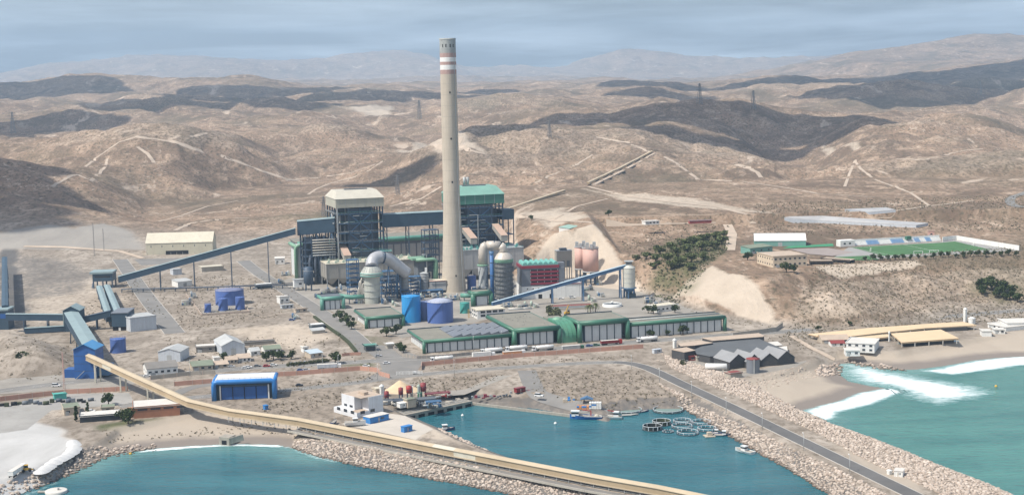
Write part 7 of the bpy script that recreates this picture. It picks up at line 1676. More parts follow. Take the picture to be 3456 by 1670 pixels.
part(t, 'body', M_yellow, lambda b: b.box(-2.4, .6, -.9, .9, .8, 1.8)); part(t, 'cab', M_carglass, lambda b: b.box(-1.0, .5, -.7, .7, 1.8, 3.0)); part(t, 'cab_roof', M_yellow, lambda b: b.box(-1.1, .6, -.8, .8, 3.0, 3.15)); part(t, 'arm', M_yellow, lambda b: [b.bar((.5, s, 1.4), (2.6, s, .7), .3) for s in (-.6, .6)]); part(t, 'bucket', PAINT['grey'], lambda b: b.yprism([(2.5, .2), (3.6, .1), (3.3, .5), (2.7, 1.2)], -1.2, 1.2)); add_wheels(t, [(-1.6, -1), (-1.6, 1), (1.2, -1), (1.2, 1)], .7, .45)

# ================================================================== HARBOUR
def hull(L, W, H, sheer=.35, n=9):
 """boat hull from the bow (+x) to a square stern"""
 b = MB(); vs = []
 for i in range(n):
  u = i / (n - 1); x = -L / 2 + L * u; wd = W / 2 * (1 - max(0, (u - .55) / .45) ** 2.2) ; top = H + sheer * H * max(0, u - .3) ** 1.6 * 2; wl = wd * .72
  vs += [(x, -wd, top), (x, -wl, .1), (x, 0, -.35), (x, wl, .1), (x, wd, top)]
 fs = [(i * 5 + k, (i + 1) * 5 + k, (i + 1) * 5 + k + 1, i * 5 + k + 1) for i in range(n - 1) for k in range(4)]
 fs += [(0, 1, 2, 3, 4), tuple((n - 1) * 5 + k for k in range(5))[::-1]]
 b.add(vs, fs)
 deck = MB(); dv = []
 for i in range(n):
  u = i / (n - 1); x = -L / 2 + L * u; wd = W / 2 * (1 - max(0, (u - .55) / .45) ** 2.2); top = H + sheer * H * max(0, u - .3) ** 1.6 * 2; dv += [(x, -wd * .96, top - .22), (x, wd * .96, top - .22)]
 deck.add(dv, [(2 * i, 2 * i + 2, 2 * i + 3, 2 * i + 1) for i in range(n - 1)])
 return b, deck
M_deck = mat('worn_deck', (0.36, 0.33, 0.28), .85, .15, .5, dirt=.3)
M_hullblue = mat('hull_blue', (0.03, 0.13, 0.36), .45, .1, .3); M_hullwhite = mat('hull_white', (0.70, 0.71, 0.70), .45, .05, .3); M_hullnavy = mat('hull_navy', (0.05, 0.075, 0.16), .45, .1, .3)
def boat(label, w, x, y, L, W, H, deg, mh, cabin_at=-.2, z=0.0, mast=True, name='boat', cabin=True, extra=None, deckbox=True):
 p = at_z(w, x, y, z); t = thing(name, label, 'boat', p, rad(deg)); h, d = hull(L, W, H); h.build('hull', mh, t); d.build('deck', M_deck, t)
 part(t, 'rubbing_strake', M_white, lambda b: [b.bar((-L / 2, s * W / 2 * 1.01, H - .15), (L * .05, s * W / 2 * 1.01, H - .15), .12) for s in (-1, 1)])
 if cabin:
  cx = L * cabin_at; cl = L * .22; cw = W * .6
  c = part(t, 'wheelhouse', M_hullwhite, lambda b: b.box(cx - cl / 2, cx + cl / 2, -cw / 2, cw / 2, H - .2, H + W * .5)); b = MB(); b.box(cx - cl / 2 - .03, cx + cl / 2 + .03, -cw / 2 - .03, cw / 2 + .03, H + W * .22, H + W * .4); b.build('window_band', M_carglass, c); b = MB(); b.box(cx - cl * .6, cx + cl * .6, -cw * .58, cw * .58, H + W * .5, H + W * .56); b.build('wheelhouse_roof', M_hullwhite, c)
 if mast: part(t, 'mast', M_galv, lambda b: b.bar((L * .12, 0, H - .2), (L * .12, 0, H + W * .95), .18))
 if extra: extra(t, L, W, H)
 return t
def crane_extra(t, L, W, H):
 part(t, 'deck_crane', PAINT['red'], lambda b: [b.bar((-L * .15, 0, H), (-L * .15, 0, H + 2.6), .5), b.bar((-L * .15, 0, H + 2.5), (L * .12, 0, H + 3.0), .35)]); part(t, 'net_heap', mat('pale_net', (0.46, 0.42, 0.34), .95, .3, 1.5, bump=.6), lambda b: b.lathe([(1.4, H - .2), (1.1, H + .6), (.1, H + 1.0)], (-L * .33, 0), 10, cap=False))
boat('blue work boat with red deck crane moored at the quay', '7', 330, 548, 17, 4.6, 1.8, 172, M_hullblue, .33, extra=crane_extra)
boat('white work boat moored behind the blue work boat', '7', 540, 546, 12, 4.2, 1.5, 172, M_hullwhite, -.25, extra=crane_extra)
boat('navy hulled cabin boat moored off the quay slab', '6', 1095, 768, 10.5, 3.4, 1.2, 14, M_hullnavy, 0, mast=False)
boat('white motor boat moored at the rocks of the road breakwater', '7', 1705, 838, 11, 3.6, 1.2, 130, M_hullwhite, 0)
boat('white inflatable boat tied next to the white work boat', '7', 580, 545, 5, 2.0, .6, 20, M_hullwhite, 0, cabin=False, mast=False, name='dinghy')
boat('white boat hauled out beside the harbour office', '6', 436, 725, 10.5, 3.2, 1.6, 12, M_hullwhite, 0, z=G + .8, mast=False)
boat('small dark boat hauled out on the scrub by the gallery', '6', 278, 716, 6.5, 2.2, 1.2, 75, M_hullnavy, 0, z=G + .5, cabin=False)
boat('dark skiff moored beside the big fish cage ring', '7', 828, 488, 6.5, 2.2, .8, 25, M_hullnavy, 0, cabin=False, mast=False, name='skiff')
boat('grey raft boat by the fish cages near the rocks', '7', 1515, 692, 8, 3.2, .7, -8, M_hullnavy, .1, mast=False, name='skiff')
boat('grey workboat tied in front of the big fish cage ring', '7', 715, 518, 9, 2.4, .6, 8, MATS['galvanised_steel'], 0, cabin=False, mast=False, name='skiff')
boat('dark moored pontoon boat beside the wooden raft', '7', 1450, 678, 7, 2.8, .7, -5, M_hullnavy, .1, mast=False, name='skiff')
q = at_z('7', 1400, 700, 0); t = thing('raft', 'wooden raft floating next to the fish cages', 'raft', q, rad(10)); 
for k in range(6): part(t, 'plank', M_beige, lambda b: b.box(-2.5, 2.5, -2.4 + k * .82, -1.68 + k * .82, .1, .5))
part(t, 'hut', M_beige, lambda b: b.box(-1, 1.2, -1, 1, .5, 2.2))
M_hdpe = mat('dark_cage_pipe', (0.035, 0.05, 0.06), .5, .1, .5); M_rail = mat('pale_cage_rail', (0.55, 0.58, 0.60), .5, .1, .5)
def cage(label, x, y, dia, w='q', dark=False, tall=1.1, net=None, rail=True):
 q = at_z(w, x, y, 0.0); r = dia / WIN[w][2] * q.y / FPX / 2; t = thing('fish_cage', label, 'fish cage', q, 0, 'fish cage rings floating in the harbour')
 def ring(rr, z, th, m_, nm): part(t, nm, m_, lambda b: b.tube([(rr * math.cos(2 * math.pi * k / 40), rr * math.sin(2 * math.pi * k / 40), z) for k in range(41)], th, 6))
 ring(r, .12, .22, M_hdpe, 'float_ring'); ring(r - .8, .12, .22, M_hdpe, 'float_ring')
 if rail: ring(r - .25, tall + .2, .13, M_rail, 'hand_rail')
 n = 18 if r > 6 else 12
 for k in range(n):
  a = 2 * math.pi * k / n; part(t, 'stanchion', M_rail, lambda b: b.bar(((r - .35) * math.cos(a), (r - .35) * math.sin(a), .1), ((r - .25) * math.cos(a), (r - .25) * math.sin(a), tall + .25 if rail else .7), .2 if k % 2 else .42))
 if net: part(t, 'net', net, lambda b: b.lathe([(r - .45, .35), (r - .4, tall)], n=32, cap=False)); part(t, 'net_floor', net, lambda b: b.lathe([(.05, .22), (r - .5, .22)], n=32, cap=False))
M_netd = mat('black_net', (0.022, 0.026, 0.024), .9, .2, .8); M_nett = mat('grey_green_net', (0.17, 0.24, 0.22), .8, .1, .5); M_netg = mat('olive_net', (0.055, 0.065, 0.035), .9, .2, .8)
cage('black netted fish cage at the open end of the group', 465, 740, 510, tall=1.9, net=M_netd); cage('olive netted fish cage next to the black one', 705, 615, 500, tall=1.9, net=M_netg)
cage('open fish cage ring behind the others', 1230, 560, 480); cage('open fish cage ring in the middle of the group', 1225, 690, 550); cage('open fish cage ring beside the wooden raft', 1370, 850, 570)
cage('open fish cage ring against the breakwater rocks', 1720, 590, 520); cage('open fish cage ring between raft and breakwater', 1860, 755, 500); cage('small fish cage ring without rail', 865, 805, 300, rail=False)
cage('large fish cage ring touching the little sand beach', 870, 265, 800, net=M_nett, tall=.9)
cage('large fish cage ring beside the moored work boats', 690, 480, 260, w='7', net=M_nett, tall=.9)
for lab, w, x, y in [('white mooring buoy in the inner harbour', '6', 1225, 660), ('white mooring buoy in mid harbour', '6', 1910, 718), ('yellow buoy off the surf beach', 'e', 1752, 275), ('orange buoy in the bay', '5', 962, 942)]:
 q = at_z(w, x, y, 0); t = thing('buoy', lab, 'buoy', q); m_ = M_white if 'white' in lab else M_yellow; part(t, 'float', m_, lambda b: b.lathe([(.2, -.4), (.75, -.1), (.8, .3), (.45, .8), (.1, .95)], n=12, cap=False)); part(t, 'ring', M_galv, lambda b: b.lathe([(.1, .95), (.25, 1.1), (.1, 1.3)], n=8, cap=False))
q = at_z('5', 415, 1225, 0); t = thing('mooring_platform', 'round concrete mooring platform in the bay', 'platform', q); part(t, 'deck', M_whroof, lambda b: b.lathe([(4.6, -1), (4.8, 1.0), (4.4, 1.2), (.1, 1.2)], n=28, cap=False)); part(t, 'bollard', M_galv, lambda b: b.lathe([(.5, 1.2), (.4, 2.0), (.6, 2.2)], (1, 0), 10)); part(t, 'walkway', M_concrete, lambda b: b.box(-8, -4, -.8, .8, .2, .8))
# quay furniture
for lab, x, y, m_, s in [('stack of orange fish boxes on the quay', 345, 470, M_orange, (9, 3)), ('white net store on the quay beside the orange boxes', 410, 465, M_white, (5, 2)), ('brown pallet stack on the quay road', 180, 408, M_beige, (5, 2))]:
 q = on_land('7', x, y); q.z += .1; t = thing('crate_stack', lab, 'crates', q, rad(-8)); rg = random.Random(x)
 for i in range(s[0]):
  for j in range(s[1]):
   hh = rg.choice((1, 2, 2, 3)) if m_ is not M_white else 4
   for k in range(hh): part(t, 'crate', m_ if rg.random() < .85 else M_cblue, lambda b: b.box(i * 1.3 - s[0] * .65, i * 1.3 + 1.15 - s[0] * .65, j * 1.3, j * 1.3 + 1.15, k * .9 + .05, k * .9 + .88))
q = on_land('7', 335, 412); t = thing('dark_shelter', 'dark blue shelter tent behind the fish boxes', 'tent', q, rad(-8)); part(t, 'roof', M_steelb, lambda b: b.yprism([(-3.4, 2.4), (3.4, 2.4), (0, 3.8)], -2, 2)); 
for x in (-3.2, 3.2):
 for y in (-1.9, 1.9): part(t, 'pole', M_galv, lambda b: b.bar((x, y, 0), (x, y, 2.4), .15))
t = thing('scrap_row', 'row of dark machine parts and netting beside the quay ramp', 'scrap', on_land('6', 1560, 510), rad(16)); rg = random.Random(12)
for k in range(26): x = -20 + k * 1.7; hh = rg.uniform(.5, 1.8); y = rg.uniform(-2.5, 2.5); part(t, 'scrap_piece', rg.choice((M_steel, M_dkgrey, M_galv, M_casing, M_maroon)), lambda b: b.prism([(x + rg.uniform(-.8, -.2), y - .6), (x + rg.uniform(.3, 1.2), y - rg.uniform(.2, .9)), (x + rg.uniform(.3, 1), y + .7), (x - .4, y + rg.uniform(.2, .9))], 0, hh))
cabin('long red container at the end of the scrap row', '6', 1625, 492, 1690, 480, 462, 2.5, PAINT['maroon'], PAINT['maroon'], 'red_container')
# intake piers and sea wall
M_pier = mat('stained_pier', (0.36, 0.33, 0.28), .9, .1, .2, dirt=.35, streak=.4, dirtcol=(0.16, 0.14, 0.12))
for lab, x, y in [('round intake pier closest to the harbour office', 978, 632), ('round intake pier second from the harbour office', 1062, 612), ('round intake pier second from the corner of the basin', 1132, 596), ('round intake pier by the twin at the basin corner', 1206, 576), ('round intake pier in the corner of the basin', 1240, 574)]:
 q = at_z('6', x, y, 0); t = thing('intake_pier', lab, 'pier', q, 0, 'round intake piers'); part(t, 'shaft', M_pier, lambda b: b.lathe([(1.9, -3), (1.9, 2.4)], n=18, cap=False)); part(t, 'head', M_pier, lambda b: b.lathe([(1.9, 2.3), (2.4, 2.6), (2.4, 3.4), (.1, 3.4)], n=18, cap=False))
A, B = at_z('6', 800, 655, 2.6), at_z('6', 1290, 552, 2.6); t = thing('intake_quay', 'grey concrete cooling water intake quay with dark openings', 'quay', A, math.atan2(B.y - A.y, B.x - A.x)); L = (B - A).length
part(t, 'deck', M_pier, lambda b: b.box(-4, L, -1, 9, -.8, .3)); part(t, 'face', M_pier, lambda b: b.box(-4, L, -.9, 8, -6.5, -.82))
for k in range(7): part(t, 'opening', M_black, lambda b: b.box(2 + k * 6.4, 6 + k * 6.4, -1.05, -.88, -2.6, -1.0))
for k in range(3): part(t, 'gantry_rail', M_galv, lambda b: b.bar((0, 1 + k * 3, .7), (L - 2, 1 + k * 3, .7), .25))
A, B = at_z('6', 1290, 562, 1.2), at_z('6', 2060, 658, 1.2); t = thing('quay_wall', 'straight stone quay wall along the head of the harbour', 'quay wall', A, math.atan2(B.y - A.y, B.x - A.x)); L = (B - A).length
for k in range(22): part(t, 'wall_block', M_pier, lambda b: b.box(L * k / 22 + .03, L * (k + 1) / 22 - .03, -.4, .9, -6, .1 + .1 * (k % 2)))
# small plant with red tanks
for lab, x, y, yt, dia in [('red tank on legs beside the beige hut, closest to the harbour office', 667, 565, 482, 36), ('red tank on legs beside the sand heap', 772, 545, 455, 36), ('bright red wide tank behind the beige filter box', 833, 535, 442, 44), ('tall red tank at the far end of the pump plant', 938, 525, 420, 44)]:
 q = at_z('6', x, y); r = dia / 2.184 * q.y / FPX / 2; h = loc_z('6', yt, q); t = thing('red_tank', lab, 'tank', q, 0, 'red tanks of the pump plant'); mr = mat('red_tank_paint', (0.36, 0.035, 0.035), .5, .1, .3, dirt=.15) if 'bright' in lab else mat('dull_red_tank_paint', (0.24, 0.04, 0.045), .55, .15, .3, dirt=.25)
 part(t, 'shell', mr, lambda b: b.lathe([(r * .3, h * .42), (r, h * .5), (r, h), (.1, h + .5)], n=18, cap=False)); part(t, 'band', M_steel, lambda b: b.lathe([(r + .05, h * .72), (r + .12, h * .73), (r + .05, h * .75)], n=18, cap=False))
 for k in range(4): part(t, 'leg', M_steel, lambda b: b.bar((r * .9 * math.cos(k * 1.571 + .7), r * .9 * math.sin(k * 1.571 + .7), 0), (r * .9 * math.cos(k * 1.571 + .7), r * .9 * math.sin(k * 1.571 + .7), h * .55), .35))
q = at_z('6', 765, 470); t = thing('sand_heap', 'conical heap of yellow sand behind the red tanks', 'sand heap', q); hh = loc_z('6', 400, q)
part(t, 'cone', mat('yellow_sand', (0.60, 0.46, 0.30), .95, .08, .4, bump=.3), lambda b: b.lathe([(8.2, -.1), (6.6, hh * .22), (3.4, hh * .62), (.7, hh * .98), (.1, hh)], n=28, cap=False)); part(t, 'fan', MATS['yellow_sand'], lambda b: b.lathe([(10.2, -.05), (7.5, .9), (.2, 1.2)], (1.2, -.8), 24, cap=False))
H_('beige hut at the end of the red tank plant', '6', 592, 520, 655, 512, 470, 6, mw=M_beige, mr=M_creamroof, name='pump_hut', cat='hut', door=False); cyl('white domed tank on the beige hut side of the plant', '6', 632, 520, 440, 34, M_white, 'domed_tank', 'tank')
H_('beige filter box between the red tanks and the quay', '6', 822, 600, 885, 590, 548, 5, mw=M_beige, mr=M_grroof, name='filter_box', cat='cabin', door=False); cabin('white cabin before the beige filter box', '6', 765, 605, 812, 598, 572, 4, M_white, M_white, 'white_cabin')
cyl('slim green and white tank between the red ones', '6', 904, 530, 440, 22, M_gear, 'slim_tank', 'tank'); cyl('low green tank beneath the slim tank', '6', 912, 545, 490, 36, M_gtube, 'green_tank', 'tank', cone=.3)
steel_tower('dark pipe rack beside the red tanks towards the office', '6', 650, 580, 552, 9, 5, M_dkgrey, 1, rad(8), pipes=10, seed=21); steel_tower('dark pipe rack in the middle of the pump plant', '6', 720, 590, 552, 8, 5, M_casing, 1, rad(8), pipes=12, seed=22); steel_tower('dark pipe rack at the far end of the pump plant', '6', 905, 585, 540, 9, 5, M_dkgrey, 2, rad(14), pipes=12, seed=23); steel_tower('blue screen frame on the intake quay', '6', 970, 600, 560, 7, 4, M_steelb, 1, rad(14), pipes=6, seed=24); steel_tower('red topped pipe bridge by the intake quay', '6', 960, 535, 500, 13, 3, PAINT['maroon'], 1, rad(16), pipes=5, seed=25); steel_tower('grey pump rack on the pale side of the plant', '6', 800, 575, 552, 7, 4, M_galv, 1, rad(10), pipes=12, seed=26)
for lab, x, y0, y1 in [('white lamp mast among the red tanks', 780, 545, 455), ('white lamp mast beside the bright red tank', 858, 530, 435)]:
 q = at_z('6', x, y0); t = thing('lamp_mast', lab, 'mast', q); h = loc_z('6', y1, q); part(t, 'pole', M_white, lambda b: b.lathe([(.35, 0), (.22, h)], n=8)); part(t, 'lamp', M_galv, lambda b: b.box(-.8, .8, -.3, .3, h, h + .3))
# salt berm, outfall block, dark plant row, junction barrier
A = [at_z('5', x, y, G) for x, y in [(300, 1075), (370, 1025), (430, 985), (500, 950), (545, 900), (535, 850)]]; o0 = A[0].copy(); t = thing('salt_berm', 'white berm heaped along the edge of the white quay', 'berm', o0); rg = random.Random(3); mb_ = mat('white_berm', (0.55, 0.55, 0.54), .95, .06, .3, bump=.5)
for i, p in enumerate(catmull(A, 5)): q = p - o0; r = rg.uniform(2.2, 3.2); part(t, 'heap', mb_, lambda b: b.lathe([(r * 1.4, -.2), (r, r * .18), (r * .45, r * .34), (.1, r * .4)], (q.x, q.y), 12, cap=False))
a, rz, L = frame('5', 1615, 862, 1690, 868, 1.0); t = thing('outfall_block', 'grey concrete outfall block at the edge of the bay beach', 'outfall', a, rz); part(t, 'block', M_pier, lambda b: b.box(0, L, 0, 6, -2, 3.2)); part(t, 'culvert', M_black, lambda b: b.box(1.5, L - 1.5, -.06, .05, -.5, 1.6)); part(t, 'wing_wall', M_pier, lambda b: b.bar((L, 0, 1.4), (L + 5, 5, 2.6), .8, 3.0))
t = thing('plant_row', 'row of dark stored pipes and machines below the salmon wall', 'stored machinery', at_z('5', 40, 590), rad(8)); rg = random.Random(17)
for k in range(18): x = k * 2.9 - 6; y = rg.uniform(-2, 5); part(t, 'machine', rg.choice((M_casing, M_dkgrey, M_black, MATS['olive_net'] if 'olive_net' in MATS else M_casing)), (lambda b: b.tube([(x, y, 1.0), (x + 3.2, y + .6, 1.0)], rg.uniform(.7, 1.3), 10)) if k % 2 else (lambda b: b.box(x, x + 2.2, y, y + 1.8, -.1, rg.uniform(1, 2.4))))
t = thing('barrier_fence', 'white barrier fence at the station junction', 'fence', at_z('6', 738, 362), rad(4))
for k in range(9): part(t, 'post', M_white, lambda b: b.bar((k * 1.9, 0, 0), (k * 1.9, 0, 2.2), .22))
for z in (.7, 1.4, 2.1): part(t, 'rail', M_white, lambda b: b.bar((0, 0, z), (15.2, 0, z), .18))
# circular clarifier and basins in the station
q = at_z('2', 1870, 860); r = 100 / 3.036 * q.y / FPX; t = thing('clarifier', 'round white rimmed clarifier basin in the loading yard', 'basin', q); part(t, 'wall', M_white, lambda b: b.lathe([(r, -.1), (r, 2.2), (r - .6, 2.2), (r - .6, 1.2)], n=40, cap=False)); part(t, 'water', M_dkgrey, lambda b: b.lathe([(r - .55, 1.5), (.1, 1.5)], n=40, cap=False)); part(t, 'bridge', M_galv, lambda b: b.box(-r, r, -.5, .5, 2.3, 2.6)); part(t, 'motor', M_white, lambda b: b.lathe([(.9, 2.6), (.9, 3.8)], n=12))
q = at_z('2', 1250, 905); t = thing('settling_basin', 'rectangular settling basins with brown water behind the halls', 'basin', q, rad(9))
for k in range(3): part(t, 'wall', M_concrete, lambda b: b.box(0, 34, k * 9, k * 9 + .6, -.1, 1.6)); 
for x in (0, 33.4): part(t, 'end_wall', M_concrete, lambda b: b.box(x, x + .6, .61, 18, -.1, 1.58))
for k in range(2): part(t, 'water', M_redroof if k else M_dkgrey, lambda b: b.box(.6, 33.4, .6 + k * 9, 9 + k * 9, .0, 1.0))
q = at_z('2', 1408, 945); t = thing('yellow_crane', 'small yellow mobile crane in the station yard', 'crane', q, rad(30)); part(t, 'body', M_yellow, lambda b: b.box(-2, 2, -1, 1, .8, 2.2)); part(t, 'cab', M_carglass, lambda b: b.box(.4, 1.8, -.9, .1, 2.2, 3.3)); part(t, 'jib', M_yellow, lambda b: b.bar((-1, 0, 2.2), (1.5, 0, 7.0), .5)); add_wheels(t, [(-1.3, -1), (-1.3, 1), (1.3, -1), (1.3, 1)], .6, .4)
q = at_z('2', 395, 978); t = thing('yellow_mast', 'slim yellow lattice hoist beside the teal tank', 'hoist', q); hh = loc_z('2', 890, q)
for i in range(4): part(t, 'leg', M_yellow, lambda b: b.bar((.8 * (i % 2), .8 * (i // 2), 0), (.8 * (i % 2), .8 * (i // 2), hh), .2))
for k in range(5): part(t, 'rung', M_yellow, lambda b: b.bar((0, 0, hh * k / 5), (.8, 0, hh * (k + 1) / 5), .14))
for k, (lab, x, y) in enumerate([('pale pipe rack along the row of halls', 700, 870), ('pipe stack bundle in the loading yard', 900, 895), ('pale pallets by the white office', 810, 900)]):
 q = at_z('2', x, y); t = thing('pipe_bundle', lab, 'pipes', q, rad(10)); 
 for j in range(7): part(t, 'pipe', M_pipe if j % 2 else M_galv, lambda b: b.tube([(0, j * .8, .5 + .35 * (j % 2)), (11, j * .8, .5 + .35 * (j % 2))], .35, 8))
# long ground pipe rack under the inclined conveyor
A, B = at_z('4', 1110, 672), at_z('g', 1370, 385); t = thing('pipe_rack', 'long low dark pipe rack running under the inclined conveyor', 'pipe rack', A, math.atan2(B.y - A.y, B.x - A.x)); L = (B - A).length
for j in range(4): part(t, 'pipe', M_casing, lambda b: b.tube([(0, j * .8, 3.0), (L, j * .8, 3.0)], .3, 8))
for k in range(int(L / 9)): part(t, 'support', M_steel, lambda b: [b.bar((k * 9, -.2, 0), (k * 9, -.2, 2.8), .35), b.bar((k * 9, 2.6, 0), (k * 9, 2.6, 2.8), .35), b.bar((k * 9, -.4, 2.7), (k * 9, 2.8, 2.7), .3)])

# equipment skids between the big units
SK = []
for v in range(4):
 rg = random.Random(70 + v); t = thing('equipment_skid', 'skid', 'equipment'); mm = (M_galv, M_dkgrey, M_steelb, M_gear)
 part(t, 'base', M_concrete, lambda b: b.box(-4, 4, -2.5, 2.5, -.1, .35))
 for k in range(4): x = -3.2 + k * 1.9; h = rg.uniform(1.2, 4.2); part(t, 'cabinet', mm[(k + v) % 4], lambda b: b.box(x - .7, x + .7, rg.uniform(-1.8, -1), rg.uniform(.6, 1.8), .36, h))
 for k in range(3): z = rg.uniform(1.5, 4.5); part(t, 'pipe', M_pipe if k else M_galv, lambda b: b.tube([(-4, -2 + k, .3), (-4, -2 + k, z), (4, -2 + k, z), (4, -2 + k, .3)], .28, 8))
 part(t, 'vessel', mm[v], lambda b: b.lathe([(.9, .36), (1.0, 4.0), (.3, 4.6)], (2.6, 1.2), 12)); SK.append(t)
used = set(); rg = random.Random(5)
for w, x, y in [('1', 480, 1050), ('1', 560, 1030), ('1', 690, 1080), ('1', 700, 1150), ('1', 930, 1150), ('1', 1000, 1130), ('1', 1040, 1170), ('1', 1250, 1120), ('1', 1420, 1100), ('1', 1480, 1130), ('1', 1580, 1120), ('1', 1700, 1090), ('1', 1780, 1050), ('1', 1860, 1040), ('1', 1960, 1150), ('1', 2110, 1120), ('1', 330, 1100), ('1', 400, 1060), ('2', 1620, 700), ('2', 1720, 640), ('2', 1450, 640), ('2', 1560, 600), ('2', 800, 870), ('2', 950, 880), ('2', 1070, 870), ('2', 1750, 760), ('2', 2250, 830), ('2', 2340, 880), ('2', 1660, 810), ('g', 1390, 700), ('g', 1240, 330), ('g', 1290, 250), ('g', 700, 480), ('g', 320, 480), ('g', 250, 560)]:
 v = rg.randrange(4); o = copy_tree(SK[v]) if v in used else SK[v]; used.add(v); p = at_z(w, x, y); o.location = (p.x, p.y, G + .05); o.rotation_euler = (0, 0, E1 + rg.choice((0, 1.5708, 0))); o.scale = (1, 1, rg.uniform(.8, 1.3))
 o['label'] = ['grey equipment skid with pipes standing in the power station yard', 'dark equipment skid with pipes standing in the power station yard', 'blue equipment skid with pipes standing in the power station yard', 'pale green equipment skid with pipes standing in the power station yard'][v]; o['group'] = 'equipment skids in the station yard'

# ================================================================== LAMPS, PYLONS, FAR CONVEYORS
def lamp(label, w, x, y, h=9.0, group='street lamps', arm=1):
 q = at_z(w, x, y); t = thing('street_lamp', label, 'lamp', q, rad(90), group); part(t, 'pole', M_galv, lambda b: b.lathe([(.16, 0), (.10, h)], n=8)); part(t, 'arm', M_galv, lambda b: b.tube([(0, 0, h - .1), (.7, 0, h + .5), (1.9 * arm, 0, h + .7)], .09, 6)); part(t, 'lamp_head', M_white, lambda b: b.box(1.6 * arm, 2.5 * arm, -.2, .2, h + .55, h + .8)); part(t, 'base', M_concrete, lambda b: b.box(-.4, .4, -.4, .4, 0, .4)); return t
for w, x, y in [('3', 640, 510), ('3', 845, 470), ('3', 1282, 445), ('3', 1745, 410), ('3', 2010, 395), ('3', 2230, 375)]: lamp('street lamp in front of the green edged halls', w, x, y, 9, 'lamps before the green halls')
for w, x, y in [('7', 1248, 350), ('7', 1548, 500), ('7', 1862, 640), ('7', 2222, 820), ('e', 445, 1045), ('7', 968, 230), ('7', 725, 115)]: lamp('street lamp along the breakwater road', w, x, y, 7, 'lamps along the breakwater road')
for w, x, y in [('6', 195, 312), ('6', 310, 335), ('6', 590, 240), ('6', 1165, 375), ('6', 600, 405), ('5', 710, 425), ('5', 1400, 372)]: lamp('street lamp along the coast and harbour roads', w, x, y, 9, 'lamps along the coast road')
for x, y in [(475, 560), (795, 480), (95, 330), (80, 1170)]:
 pass
M_lat = mat('lattice_steel', (0.24, 0.23, 0.22), .6, .1, .2)
def pylon(label, x, y0, y1, w='F', wide=False):
 q = on_land(w, x, y0); h = max(18.0, z_of(w, y1, q) - q.z); h = min(h, 62); q.z -= .5; t = thing('pylon', label, 'pylon', q, rad(25), 'power line pylons on the hills')
 bw, tw = h * .10, h * .018; th = max(.3, h * .008) + q.y * .00006
 for i in (-1, 1):
  for j in (-1, 1): part(t, 'leg', M_lat, lambda b: b.bar((i * bw, j * bw, 0), (i * tw, j * tw, h * .97), th * 1.5))
 n = 7
 for k in range(n):
  f0, f1 = k / n, (k + 1) / n; w0 = bw + (tw - bw) * f0; w1 = bw + (tw - bw) * f1; part(t, 'lattice', M_lat, lambda b: [b.bar((-w0, -w0, h * .97 * f0), (w1, -w1, h * .97 * f1), th), b.bar((w0, -w0, h * .97 * f0), (-w1, -w1, h * .97 * f1), th), b.bar((-w1, -w1, h * .97 * f1), (w1, -w1, h * .97 * f1), th)])
 for k, (f, l) in enumerate(((.68, .17), (.80, .21), (.92, .15))): part(t, 'cross_arm', M_lat, lambda b: b.bar((-h * l, 0, h * f), (h * l, 0, h * f), th * 1.5))
for lab, x, y0, y1 in [('lattice pylon on the shaded hill above the coal yard', 33, 335, 280), ('lattice pylon on the crest behind the cream topped boiler', 1000, 488, 438), ('pylon in front of the cloud shaded ridge', 1382, 346, 300), ('pylon beside the chimney on the far plain', 1055, 300, 250), ('pylon below the dark cone hill', 1760, 262, 208), ('pylon against the sunny far hills', 1895, 275, 226), ('tall pylon before the dark far range', 2465, 242, 203), ('pylon between the cream warehouse and the cream topped boiler', 815, 545, 492)]: pylon(lab, x, y0, y1)
for lab, x, y0, y1 in [('slender lattice mast between the coal yard and the grey slope', 238, 648, 560), ('second slender mast on the grey slope above the coal yard', 262, 640, 575), ('red and white slender mast before the blue shore tower', 163, 1000, 885)]:
 q = at_z('F', x, y0); h = loc_z('F', y1, q); t = thing('lattice_mast', lab, 'mast', q)
 for i in range(3): part(t, 'leg', M_pink if 'red' in lab else M_lat, lambda b: b.bar((.7 * math.cos(i * 2.09), .7 * math.sin(i * 2.09), 0), (.25 * math.cos(i * 2.09), .25 * math.sin(i * 2.09), h), .16))
 for k in range(12): part(t, 'lacing', M_pink if 'red' in lab else M_lat, lambda b: b.bar((.7 - .4 * k / 12, 0, h * k / 12), (-.3, .5 - .3 * k / 12, h * (k + 1) / 12), .1))
def far_gallery(label, pts, span=False, name='hill_conveyor'):
 P_ = [on_land('F', x, y) + Vector((0, 0, 2.0)) for x, y in pts]; o = P_[0].copy(); t = thing(name, label, 'conveyor', o); w = 1.7
 if span: P_ = [P_[0].lerp(P_[-1], k / 4) for k in range(5)]
 for A, B in zip(P_[:-1], P_[1:]):
  d = B - A; n = Vector((-d.y, d.x, 0)).normalized(); A = A - o; B = B - o; up = Vector((0, 0, 1))
  def bar(nm, m_, y0, y1, z0, z1): part(t, nm, m_, lambda b: b.add([p + n * y + up * z for p, z in ((A, z0), (A, z1)) for y in (y0, y1)] + [p + n * y + up * z for p, z in ((B, z0), (B, z1)) for y in (y0, y1)], [(0, 1, 3, 2), (4, 6, 7, 5), (0, 4, 5, 1), (2, 3, 7, 6), (0, 2, 6, 4), (1, 5, 7, 3)]))
  bar('casing', M_conv, -w, w, -.5, 2.0); bar('roof', M_convtop, -w - .3, w + .3, 2.02, 2.4)
  if not span: bar('service_path', M_track, -w - 8, -w - 2, -3, -1.2)
  g = ground(A.x + o.x, A.y + o.y) - o.z
  if A.z - g > 3.5: part(t, 'pier', M_concrete, lambda b: b.box(A.x - 2.2, A.x + 2.2, A.y - 1.5, A.y + 1.5, g - 2, A.z - .5))
